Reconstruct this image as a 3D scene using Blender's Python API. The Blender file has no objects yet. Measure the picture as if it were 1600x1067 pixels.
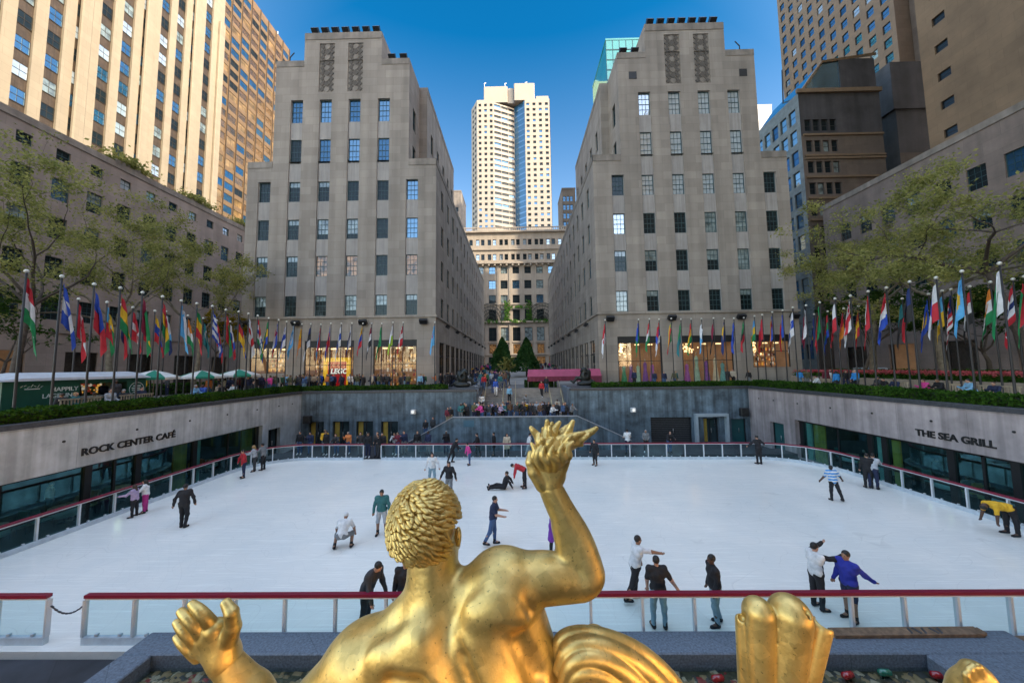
import bpy, math, random
import numpy as np
from mathutils import Vector, Matrix
rnd = random.Random(7)
R_ = math.radians
scene = bpy.context.scene
COL = scene.collection

# ------------------------------------------------------------------ camera
FPX, PW, PH = 533.0, 1600.0, 1067.0
CAM = np.array([0.0, 0.0, 6.3])
_Y = np.array([8.0, 39.5, FPX]); _Y /= np.linalg.norm(_Y)
_h = np.array([1.0, -0.013, 0.0]); _X = _h - _Y * _h.dot(_Y); _X /= np.linalg.norm(_X)
_Z = np.cross(_X, _Y)
_Z = -_Z if _Z[1] > 0 else _Z
RC = np.stack([_X, _Y, _Z])
cam = bpy.data.cameras.new('camera')
cam.sensor_width = 36.0; cam.lens = 36.0 * FPX / PW; cam.clip_start = 0.1; cam.clip_end = 6000
camo = bpy.data.objects.new('camera', cam); COL.objects.link(camo)
m = Matrix.Identity(4)
for i in range(3):
    m[i][0] = RC[i][0]; m[i][1] = -RC[i][1]; m[i][2] = -RC[i][2]; m[i][3] = CAM[i]
camo.matrix_world = m
scene.camera = camo

def ray(px, py): return RC @ np.array([px - PW / 2, py - PH / 2, FPX])
def fp(px, py, Y): r = ray(px, py); return CAM + r * (Y / r[1])
def fx(px, py, X): r = ray(px, py); return CAM + r * (X / r[0])
def gp(px, py, z=0.0): r = ray(px, py); return CAM + r * ((z - CAM[2]) / r[2])
def proj(p):
    c = RC.T @ (np.array(p) - CAM)
    if c[2] <= 0.05: return None
    return PW / 2 + FPX * c[0] / c[2], PH / 2 + FPX * c[1] / c[2]

# ------------------------------------------------------------------ light
SUN_AZ, SUN_EL = 120.0, 28.0            # clockwise from +Y (the view direction); the sun stands low behind the right shoulder
sdir = Vector((math.sin(R_(SUN_AZ)) * math.cos(R_(SUN_EL)), math.cos(R_(SUN_AZ)) * math.cos(R_(SUN_EL)), math.sin(R_(SUN_EL))))
sun = bpy.data.lights.new('sun', 'SUN'); sun.energy = 3.2; sun.angle = R_(0.5); sun.color = (1.0, 0.87, 0.67)
suno = bpy.data.objects.new('sun', sun); COL.objects.link(suno)
suno.rotation_euler = sdir.to_track_quat('Z', 'Y').to_euler()
suno.location = (60, -60, 120)
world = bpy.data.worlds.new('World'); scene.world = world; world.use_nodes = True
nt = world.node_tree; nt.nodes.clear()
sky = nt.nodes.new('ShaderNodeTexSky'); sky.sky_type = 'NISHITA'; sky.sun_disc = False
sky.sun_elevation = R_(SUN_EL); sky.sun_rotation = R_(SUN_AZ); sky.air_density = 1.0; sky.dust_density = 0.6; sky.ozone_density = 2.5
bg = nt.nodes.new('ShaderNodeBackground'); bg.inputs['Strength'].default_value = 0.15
wo = nt.nodes.new('ShaderNodeOutputWorld')
# the unseen western half of this sky (towards the sun) is brightened to light the facades, the eastern half a clear deep blue
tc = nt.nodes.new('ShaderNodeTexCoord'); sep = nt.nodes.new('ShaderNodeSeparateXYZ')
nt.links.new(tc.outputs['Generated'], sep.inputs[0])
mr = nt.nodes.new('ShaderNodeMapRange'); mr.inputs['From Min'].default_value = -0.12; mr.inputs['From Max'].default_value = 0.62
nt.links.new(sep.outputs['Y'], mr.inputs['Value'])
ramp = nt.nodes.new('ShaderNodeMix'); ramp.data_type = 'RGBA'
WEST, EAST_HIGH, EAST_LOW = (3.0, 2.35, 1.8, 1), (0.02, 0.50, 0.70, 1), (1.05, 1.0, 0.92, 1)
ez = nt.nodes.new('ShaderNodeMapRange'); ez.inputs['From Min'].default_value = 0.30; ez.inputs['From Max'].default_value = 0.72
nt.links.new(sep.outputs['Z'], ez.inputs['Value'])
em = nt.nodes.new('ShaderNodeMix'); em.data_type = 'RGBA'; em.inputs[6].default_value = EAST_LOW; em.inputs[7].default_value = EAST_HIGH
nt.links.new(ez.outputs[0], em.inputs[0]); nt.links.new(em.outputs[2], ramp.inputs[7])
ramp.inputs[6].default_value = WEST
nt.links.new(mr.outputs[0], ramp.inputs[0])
# extra gain overhead, out of view, added to light the ice and garden walls
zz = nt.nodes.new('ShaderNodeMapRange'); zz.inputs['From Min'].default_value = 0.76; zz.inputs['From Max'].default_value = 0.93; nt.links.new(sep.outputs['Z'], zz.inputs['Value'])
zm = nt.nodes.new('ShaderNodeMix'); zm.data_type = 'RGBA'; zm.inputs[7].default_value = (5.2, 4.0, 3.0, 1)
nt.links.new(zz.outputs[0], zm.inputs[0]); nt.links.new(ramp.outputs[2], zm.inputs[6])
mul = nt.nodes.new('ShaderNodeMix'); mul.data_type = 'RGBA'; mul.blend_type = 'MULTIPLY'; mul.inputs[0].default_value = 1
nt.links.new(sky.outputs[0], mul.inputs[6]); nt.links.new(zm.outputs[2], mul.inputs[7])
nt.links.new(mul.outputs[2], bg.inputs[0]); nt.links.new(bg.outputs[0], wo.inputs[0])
vs = scene.view_settings
vs.view_transform = 'Standard'; vs.look = 'None'; vs.exposure = 1.3; vs.gamma = 1.0; vs.use_curve_mapping = False
scene.render.engine = 'CYCLES'
scene.cycles.use_denoising = True
scene.cycles.max_bounces = 8; scene.cycles.transparent_max_bounces = 16
scene.cycles.sample_clamp_indirect = 6.0; scene.cycles.caustics_reflective = False; scene.cycles.caustics_refractive = False

# ------------------------------------------------------------------ materials
MATS = {}
def mat(name, col, rough=0.6, metal=0.0, var=0.12, scale=2.0, bump=0.0, spec=0.5, bscale=None, emit=None, streak=None, brick=None, coat=0.0):
    """procedural material: noise mottling in world space, optional bump, block joints, vertical streaks"""
    if name in MATS: return MATS[name]
    M = bpy.data.materials.new(name); M.use_nodes = True; MATS[name] = M
    n = M.node_tree.nodes; l = M.node_tree.links
    b = n['Principled BSDF']
    b.inputs['Roughness'].default_value = rough; b.inputs['Metallic'].default_value = metal
    b.inputs['Specular IOR Level'].default_value = spec
    if coat: b.inputs['Coat Weight'].default_value = coat
    M.diffuse_color = (*col, 1)
    geo = n.new('ShaderNodeNewGeometry')
    c = None
    def rgb(v): return (max(0, v[0]), max(0, v[1]), max(0, v[2]), 1)
    if brick:
        w, h, tone = brick
        sx = n.new('ShaderNodeSeparateXYZ'); l.new(geo.outputs['Position'], sx.inputs[0])
        ad = n.new('ShaderNodeMath'); ad.operation = 'ADD'; l.new(sx.outputs['X'], ad.inputs[0]); l.new(sx.outputs['Y'], ad.inputs[1])
        cm = n.new('ShaderNodeCombineXYZ'); l.new(ad.outputs[0], cm.inputs['X']); l.new(sx.outputs['Z'], cm.inputs['Y'])
        bt = n.new('ShaderNodeTexBrick'); l.new(cm.outputs[0], bt.inputs['Vector'])
        bt.inputs['Scale'].default_value = 1.0; bt.inputs['Brick Width'].default_value = w; bt.inputs['Row Height'].default_value = h
        bt.inputs['Mortar Size'].default_value = 0.012; bt.inputs['Bias'].default_value = 0.0
        bt.inputs['Color1'].default_value = rgb([x * (1 + tone) for x in col]); bt.inputs['Color2'].default_value = rgb([x * (1 - tone) for x in col])
        bt.inputs['Mortar'].default_value = rgb([x * 0.72 for x in col])
        c = bt.outputs['Color']
    nz = n.new('ShaderNodeTexNoise'); nz.inputs['Scale'].default_value = scale; nz.inputs['Detail'].default_value = 6; nz.inputs['Roughness'].default_value = 0.65
    l.new(geo.outputs['Position'], nz.inputs['Vector'])
    mx = n.new('ShaderNodeMapRange'); mx.inputs['From Min'].default_value = 0.3; mx.inputs['From Max'].default_value = 0.7
    mx.inputs['To Min'].default_value = 1 - var; mx.inputs['To Max'].default_value = 1 + var
    l.new(nz.outputs['Fac'], mx.inputs['Value'])
    sc = n.new('ShaderNodeVectorMath'); sc.operation = 'SCALE'
    if c: l.new(c, sc.inputs[0])
    else: sc.inputs[0].default_value = col
    l.new(mx.outputs[0], sc.inputs['Scale'])
    out = sc.outputs[0]
    if streak:
        mp = n.new('ShaderNodeMapping'); mp.inputs['Scale'].default_value = (streak[0], streak[0], streak[0] * 0.05)
        l.new(geo.outputs['Position'], mp.inputs['Vector'])
        n2 = n.new('ShaderNodeTexNoise'); n2.inputs['Scale'].default_value = 1; n2.inputs['Detail'].default_value = 5
        l.new(mp.outputs[0], n2.inputs['Vector'])
        m2 = n.new('ShaderNodeMapRange'); m2.inputs['From Min'].default_value = 0.32; m2.inputs['From Max'].default_value = 0.68
        m2.inputs['To Min'].default_value = 1 - streak[1]; m2.inputs['To Max'].default_value = 1 + streak[1] * 0.6
        l.new(n2.outputs['Fac'], m2.inputs['Value'])
        s2 = n.new('ShaderNodeVectorMath'); s2.operation = 'SCALE'; l.new(out, s2.inputs[0]); l.new(m2.outputs[0], s2.inputs['Scale']); out = s2.outputs[0]
    l.new(out, b.inputs['Base Color'])
    if bump:
        bn = n.new('ShaderNodeTexNoise'); bn.inputs['Scale'].default_value = bscale or scale * 6; bn.inputs['Detail'].default_value = 5
        l.new(geo.outputs['Position'], bn.inputs['Vector'])
        bp = n.new('ShaderNodeBump'); bp.inputs['Strength'].default_value = bump; bp.inputs['Distance'].default_value = 0.03
        l.new(bn.outputs['Fac'], bp.inputs['Height']); l.new(bp.outputs[0], b.inputs['Normal'])
    if emit:
        b.inputs['Emission Strength'].default_value = emit; l.new(out, b.inputs['Emission Color'])
    return M

def glassy(name, col, refl=0.3, rough=0.03, tint=(0.8, 0.9, 1.0), var=0.35, scale=0.8, emit=0.0):
    """window glass with what lies dimly behind it: dark mottled body under a mirror coat"""
    if name in MATS: return MATS[name]
    M = bpy.data.materials.new(name); M.use_nodes = True; MATS[name] = M
    n = M.node_tree.nodes; l = M.node_tree.links; n.clear()
    o = n.new('ShaderNodeOutputMaterial'); d = n.new('ShaderNodeBsdfPrincipled'); g = n.new('ShaderNodeBsdfGlossy'); x = n.new('ShaderNodeMixShader')
    g.inputs['Roughness'].default_value = rough; g.inputs['Color'].default_value = (*tint, 1)
    d.inputs['Roughness'].default_value = 0.5; d.inputs['Specular IOR Level'].default_value = 0.08
    geo = n.new('ShaderNodeNewGeometry'); nz = n.new('ShaderNodeTexNoise'); nz.inputs['Scale'].default_value = scale; nz.inputs['Detail'].default_value = 3
    l.new(geo.outputs['Position'], nz.inputs['Vector'])
    mr = n.new('ShaderNodeMapRange'); mr.inputs['From Min'].default_value = 0.3; mr.inputs['From Max'].default_value = 0.7
    mr.inputs['To Min'].default_value = 1 - var; mr.inputs['To Max'].default_value = 1 + var; l.new(nz.outputs['Fac'], mr.inputs['Value'])
    s = n.new('ShaderNodeVectorMath'); s.operation = 'SCALE'; s.inputs[0].default_value = col; l.new(mr.outputs[0], s.inputs['Scale'])
    l.new(s.outputs[0], d.inputs['Base Color'])
    if emit: d.inputs['Emission Strength'].default_value = emit; l.new(s.outputs[0], d.inputs['Emission Color'])
    # faint waviness of old panes
    bn = n.new('ShaderNodeTexNoise'); bn.inputs['Scale'].default_value = 1.3; l.new(geo.outputs['Position'], bn.inputs['Vector'])
    bp = n.new('ShaderNodeBump'); bp.inputs['Strength'].default_value = 0.12; bp.inputs['Distance'].default_value = 0.05
    l.new(bn.outputs['Fac'], bp.inputs['Height']); l.new(bp.outputs[0], g.inputs['Normal'])
    fr = n.new('ShaderNodeLayerWeight'); fr.inputs['Blend'].default_value = 0.13
    ad = n.new('ShaderNodeMath'); ad.operation = 'MULTIPLY_ADD'; ad.inputs[1].default_value = .4 * (1 - refl); ad.inputs[2].default_value = refl; ad.use_clamp = True
    l.new(fr.outputs['Fresnel'], ad.inputs[0]); l.new(ad.outputs[0], x.inputs[0])
    l.new(d.outputs[0], x.inputs[1]); l.new(g.outputs[0], x.inputs[2]); l.new(x.outputs[0], o.inputs[0])
    return M

def clear_glass(name, tint=(0.75, 0.9, 0.92), refl=0.06, rough=0.02, gtint=(1, 1, 1)):
    if name in MATS: return MATS[name]
    M = bpy.data.materials.new(name); M.use_nodes = True; MATS[name] = M
    n = M.node_tree.nodes; l = M.node_tree.links; n.clear()
    o = n.new('ShaderNodeOutputMaterial'); t = n.new('ShaderNodeBsdfTransparent'); g = n.new('ShaderNodeBsdfGlossy'); x = n.new('ShaderNodeMixShader')
    t.inputs[0].default_value = (*tint, 1); g.inputs['Roughness'].default_value = rough; g.inputs['Color'].default_value = (*gtint, 1)
    geo = n.new('ShaderNodeNewGeometry'); nz = n.new('ShaderNodeTexNoise'); nz.inputs['Scale'].default_value = 3
    l.new(geo.outputs['Position'], nz.inputs['Vector'])
    fr = n.new('ShaderNodeLayerWeight'); fr.inputs['Blend'].default_value = 0.1
    ad = n.new('ShaderNodeMath'); ad.operation = 'MULTIPLY_ADD'; ad.inputs[1].default_value = 0.8; ad.use_clamp = True
    s2 = n.new('ShaderNodeMath'); s2.operation = 'MULTIPLY'; s2.inputs[1].default_value = refl * 2; l.new(nz.outputs['Fac'], s2.inputs[0]); l.new(s2.outputs[0], ad.inputs[2])
    l.new(fr.outputs['Fresnel'], ad.inputs[0]); l.new(ad.outputs[0], x.inputs[0]); l.new(t.outputs[0], x.inputs[1]); l.new(g.outputs[0], x.inputs[2]); l.new(x.outputs[0], o.inputs[0])
    return M

def gold_mat():
    M = bpy.data.materials.new('gold_leaf'); M.use_nodes = True
    n = M.node_tree.nodes; l = M.node_tree.links; b = n['Principled BSDF']
    geo = n.new('ShaderNodeNewGeometry')
    nz = n.new('ShaderNodeTexNoise'); nz.inputs['Scale'].default_value = 5; nz.inputs['Detail'].default_value = 8; nz.inputs['Roughness'].default_value = 0.7
    l.new(geo.outputs['Position'], nz.inputs['Vector'])
    cr = n.new('ShaderNodeValToRGB'); cr.color_ramp.elements[0].position = 0.25; cr.color_ramp.elements[1].position = 0.75
    cr.color_ramp.elements[0].color = (0.62, 0.41, 0.115, 1); cr.color_ramp.elements[1].color = (0.92, 0.68, 0.26, 1)
    l.new(nz.outputs['Fac'], cr.inputs[0])
    # small worn pits in the leaf
    vo = n.new('ShaderNodeTexNoise'); vo.inputs['Scale'].default_value = 38; vo.inputs['Detail'].default_value = 4
    l.new(geo.outputs['Position'], vo.inputs['Vector'])
    pr = n.new('ShaderNodeMapRange'); pr.inputs['From Min'].default_value = 0.24; pr.inputs['From Max'].default_value = 0.36; pr.inputs['To Min'].default_value = 0.25; pr.inputs['To Max'].default_value = 1.0
    l.new(vo.outputs['Fac'], pr.inputs['Value'])
    s = n.new('ShaderNodeVectorMath'); s.operation = 'SCALE'; l.new(cr.outputs[0], s.inputs[0]); l.new(pr.outputs[0], s.inputs['Scale'])
    # overlapping squares of gold leaf
    mpl = n.new('ShaderNodeMapping'); mpl.inputs['Rotation'].default_value = (0.35, 0.5, 0.4); l.new(geo.outputs['Position'], mpl.inputs['Vector'])
    vl = n.new('ShaderNodeTexVoronoi'); vl.distance = 'CHEBYCHEV'; vl.inputs['Scale'].default_value = 11; vl.inputs['Randomness'].default_value = 0.55; l.new(mpl.outputs[0], vl.inputs['Vector'])
    vb = n.new('ShaderNodeRGBToBW'); l.new(vl.outputs['Color'], vb.inputs[0])
    vm = n.new('ShaderNodeMapRange'); vm.inputs['To Min'].default_value = 0.80; vm.inputs['To Max'].default_value = 1.12; l.new(vb.outputs[0], vm.inputs['Value'])
    s3 = n.new('ShaderNodeVectorMath'); s3.operation = 'SCALE'; l.new(s.outputs[0], s3.inputs[0]); l.new(vm.outputs[0], s3.inputs['Scale'])
    l.new(s3.outputs[0], b.inputs['Base Color'])
    b.inputs['Metallic'].default_value = 0.74
    rr = n.new('ShaderNodeMapRange'); rr.inputs['To Min'].default_value = 0.33; rr.inputs['To Max'].default_value = 0.52; l.new(nz.outputs['Fac'], rr.inputs['Value'])
    l.new(rr.outputs[0], b.inputs['Roughness'])
    bn = n.new('ShaderNodeTexNoise'); bn.inputs['Scale'].default_value = 22; bn.inputs['Detail'].default_value = 6
    l.new(geo.outputs['Position'], bn.inputs['Vector'])
    bp = n.new('ShaderNodeBump'); bp.inputs['Strength'].default_value = 0.16; bp.inputs['Distance'].default_value = 0.02
    l.new(bn.outputs['Fac'], bp.inputs['Height']); l.new(bp.outputs[0], b.inputs['Normal'])
    MATS['gold_leaf'] = M
    return M

def leaf_mat(name, c1, c2, trans=0.35):
    if name in MATS: return MATS[name]
    M = bpy.data.materials.new(name); M.use_nodes = True; MATS[name] = M
    n = M.node_tree.nodes; l = M.node_tree.links; n.clear()
    o = n.new('ShaderNodeOutputMaterial'); d = n.new('ShaderNodeBsdfDiffuse'); t = n.new('ShaderNodeBsdfTranslucent'); x = n.new('ShaderNodeMixShader'); x.inputs[0].default_value = trans
    geo = n.new('ShaderNodeNewGeometry'); nz = n.new('ShaderNodeTexNoise'); nz.inputs['Scale'].default_value = 0.9; nz.inputs['Detail'].default_value = 2
    l.new(geo.outputs['Position'], nz.inputs['Vector'])
    ad = n.new('ShaderNodeMath'); ad.operation = 'MULTIPLY_ADD'; ad.inputs[1].default_value = 0.55
    l.new(geo.outputs['Random Per Island'], ad.inputs[0]); 
    m3 = n.new('ShaderNodeMath'); m3.operation = 'MULTIPLY_ADD'; m3.inputs[1].default_value = 1.6; m3.inputs[2].default_value = -0.6; l.new(nz.outputs['Fac'], m3.inputs[0]); l.new(m3.outputs[0], ad.inputs[2])
    cr = n.new('ShaderNodeValToRGB'); cr.color_ramp.elements[0].color = (*c1, 1); cr.color_ramp.elements[1].color = (*c2, 1)
    l.new(ad.outputs[0], cr.inputs[0]); l.new(cr.outputs[0], d.inputs[0]); l.new(cr.outputs[0], t.inputs[0])
    l.new(d.outputs[0], x.inputs[1]); l.new(t.outputs[0], x.inputs[2]); l.new(x.outputs[0], o.inputs[0])
    return M

# ------------------------------------------------------------------ object helpers
def tag(o, label=None, cat=None, group=None, kind=None):
    if label: o['label'] = label
    if cat: o['category'] = cat
    if group: o['group'] = group
    if kind: o['kind'] = kind
    return o
def thing(name, label, cat, loc=(0, 0, 0), rz=0.0, group=None):
    o = bpy.data.objects.new(name, None); COL.objects.link(o)
    o.location = Vector([float(v) for v in loc]); o.rotation_euler = (0, 0, rz); o.empty_display_size = 0.2
    return tag(o, label, cat, group)
def root_of(o):
    while o.parent: o = o.parent
    return o
def np_mesh(name, V, F, mats, mi=None, smooth=False):
    V = np.asarray(V, dtype=np.float32); F = np.asarray(F, dtype=np.int32)
    me = bpy.data.meshes.new(name); k = F.shape[1]
    me.vertices.add(len(V)); me.vertices.foreach_set('co', V.ravel())
    me.loops.add(F.size); me.loops.foreach_set('vertex_index', F.ravel())
    me.polygons.add(len(F)); me.polygons.foreach_set('loop_start', np.arange(0, F.size, k, dtype=np.int32))
    for mm in mats: me.materials.append(mm)
    if mi is not None: me.polygons.foreach_set('material_index', np.asarray(mi, dtype=np.int32))
    if smooth: me.polygons.foreach_set('use_smooth', np.ones(len(F), dtype=bool))
    me.update(calc_edges=True); me.validate()
    return me
def link(name, me, parent=None, local=False):
    o = bpy.data.objects.new(name, me); COL.objects.link(o)
    if parent is not None: o.parent = parent
    return o
def origin(parent):
    """world origin of a chain of unrotated parents"""
    v = np.zeros(3)
    while parent is not None: v += np.array(parent.location); parent = parent.parent
    return v

class MB:
    """collects shapes (authored in world coordinates, or local ones) and links them as ONE mesh object"""
    def __init__(s): s.v = []; s.f = []; s.m = []; s.sm = []
    def add(s, vs, fs, m=0, sm=False):
        o = len(s.v); s.v.extend([tuple(map(float, p)) for p in vs])
        for f in fs: s.f.append([o + i for i in f]); s.m.append(m); s.sm.append(sm)
        return s
    def quad(s, a, b, c, d, m=0): return s.add([a, b, c, d], [(0, 1, 2, 3)], m)
    def box(s, x0, x1, y0, y1, z0, z1, m=0):
        v = [(x, y, z) for z in (z0, z1) for y in (y0, y1) for x in (x0, x1)]
        return s.add(v, [(0, 2, 3, 1), (4, 5, 7, 6), (0, 1, 5, 4), (2, 6, 7, 3), (0, 4, 6, 2), (1, 3, 7, 5)], m)
    def obox(s, c, U, V, W, m=0):
        """box about centre c with half-axis vectors U, V, W"""
        c, U, V, W = map(np.array, (c, U, V, W))
        v = [c + a * U + b * V + d * W for d in (-1, 1) for b in (-1, 1) for a in (-1, 1)]
        return s.add(v, [(0, 2, 3, 1), (4, 5, 7, 6), (0, 1, 5, 4), (2, 6, 7, 3), (0, 4, 6, 2), (1, 3, 7, 5)], m)
    def cham(s, x0, x1, y0, y1, z0, z1, b, m=0):
        """box with its top and vertical edges chamfered"""
        def ring(i, z): return [(x0 + i + b, y0 + i, z), (x1 - i - b, y0 + i, z), (x1 - i, y0 + i + b, z), (x1 - i, y1 - i - b, z), (x1 - i - b, y1 - i, z), (x0 + i + b, y1 - i, z), (x0 + i, y1 - i - b, z), (x0 + i, y0 + i + b, z)]
        v = ring(0, z0) + ring(0, z1 - b) + ring(b, z1)
        f = [tuple(range(7, -1, -1)), tuple(range(16, 24))]
        for k in (0, 8):
            for i in range(8): f.append((k + i, k + (i + 1) % 8, k + 8 + (i + 1) % 8, k + 8 + i))
        return s.add(v, f, m)
    def tube(s, pts, rad, n=8, m=0, cap=True, sm=True):
        pts = [np.array(p, float) for p in pts]
        if not hasattr(rad, '__len__'): rad = [rad] * len(pts)
        vs = []; fs = []
        up = np.array([0.13, 0.31, 0.94])
        for i, p in enumerate(pts):
            t = pts[min(i + 1, len(pts) - 1)] - pts[max(i - 1, 0)]; t /= (np.linalg.norm(t) + 1e-9)
            a = np.cross(t, up); 
            if np.linalg.norm(a) < 0.15: a = np.cross(t, [1, 0, 0])
            a /= np.linalg.norm(a); b = np.cross(t, a)
            for k in range(n):
                th = 2 * math.pi * k / n; vs.append(p + rad[i] * (math.cos(th) * a + math.sin(th) * b))
        for i in range(len(pts) - 1):
            for k in range(n): fs.append((i * n + k, i * n + (k + 1) % n, (i + 1) * n + (k + 1) % n, (i + 1) * n + k))
        if cap: fs.append(tuple(range(n - 1, -1, -1))); fs.append(tuple((len(pts) - 1) * n + k for k in range(n)))
        return s.add(vs, fs, m, sm)
    def lathe(s, c, prof, n=16, m=0, sm=True):
        vs = []; fs = []
        for r, z in prof:
            for k in range(n): th = 2 * math.pi * k / n; vs.append((c[0] + r * math.cos(th), c[1] + r * math.sin(th), c[2] + z))
        for i in range(len(prof) - 1):
            for k in range(n): fs.append((i * n + k, i * n + (k + 1) % n, (i + 1) * n + (k + 1) % n, (i + 1) * n + k))
        fs.append(tuple(range(n - 1, -1, -1))); fs.append(tuple((len(prof) - 1) * n + k for k in range(n)))
        return s.add(vs, fs, m, sm)
    def ball(s, c, r, n=8, k=6, m=0):
        r = (r, r, r) if not hasattr(r, '__len__') else r
        prof = [(math.sin(math.pi * i / k), -math.cos(math.pi * i / k)) for i in range(k + 1)]
        vs = [(c[0] + r[0] * a * math.cos(2 * math.pi * j / n), c[1] + r[1] * a * math.sin(2 * math.pi * j / n), c[2] + r[2] * z) for a, z in prof for j in range(n)]
        fs = [(i * n + j, i * n + (j + 1) % n, (i + 1) * n + (j + 1) % n, (i + 1) * n + j) for i in range(k) for j in range(n)]
        return s.add(vs, fs, m, True)
    def build(s, name, mats, parent=None, local=False):
        if not isinstance(mats, (list, tuple)): mats = [mats]
        off = np.zeros(3) if (local or parent is None) else origin(parent)
        me = bpy.data.meshes.new(name)
        me.from_pydata([(v[0] - off[0], v[1] - off[1], v[2] - off[2]) for v in s.v], [], s.f)
        for mm in mats: me.materials.append(mm)
        me.polygons.foreach_set('material_index', s.m); me.polygons.foreach_set('use_smooth', s.sm)
        me.update()
        return link(name, me, parent)
def structure(name, mb, mats): return tag(mb.build(name, mats), kind='structure')

def copy_tree(o, parent=None):
    c = o.copy(); COL.objects.link(c)
    if parent is not None: c.parent = parent
    for ch in list(o.children): copy_tree(ch, c)
    return c

def text_mesh(name, txt, size, ext, bold=0.0, shear=0.0, align='LEFT'):
    cu = bpy.data.curves.new('lettering', 'FONT'); cu.body = txt; cu.size = size; cu.extrude = ext; cu.offset = bold; cu.shear = shear; cu.align_x = align
    cu.resolution_u = 3
    o = bpy.data.objects.new('lettering', cu); COL.objects.link(o)
    bpy.context.view_layer.update()
    dg = bpy.context.evaluated_depsgraph_get()
    me = bpy.data.meshes.new_from_object(o.evaluated_get(dg)); me.name = name
    bpy.data.objects.remove(o); bpy.data.curves.remove(cu)
    return me

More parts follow.
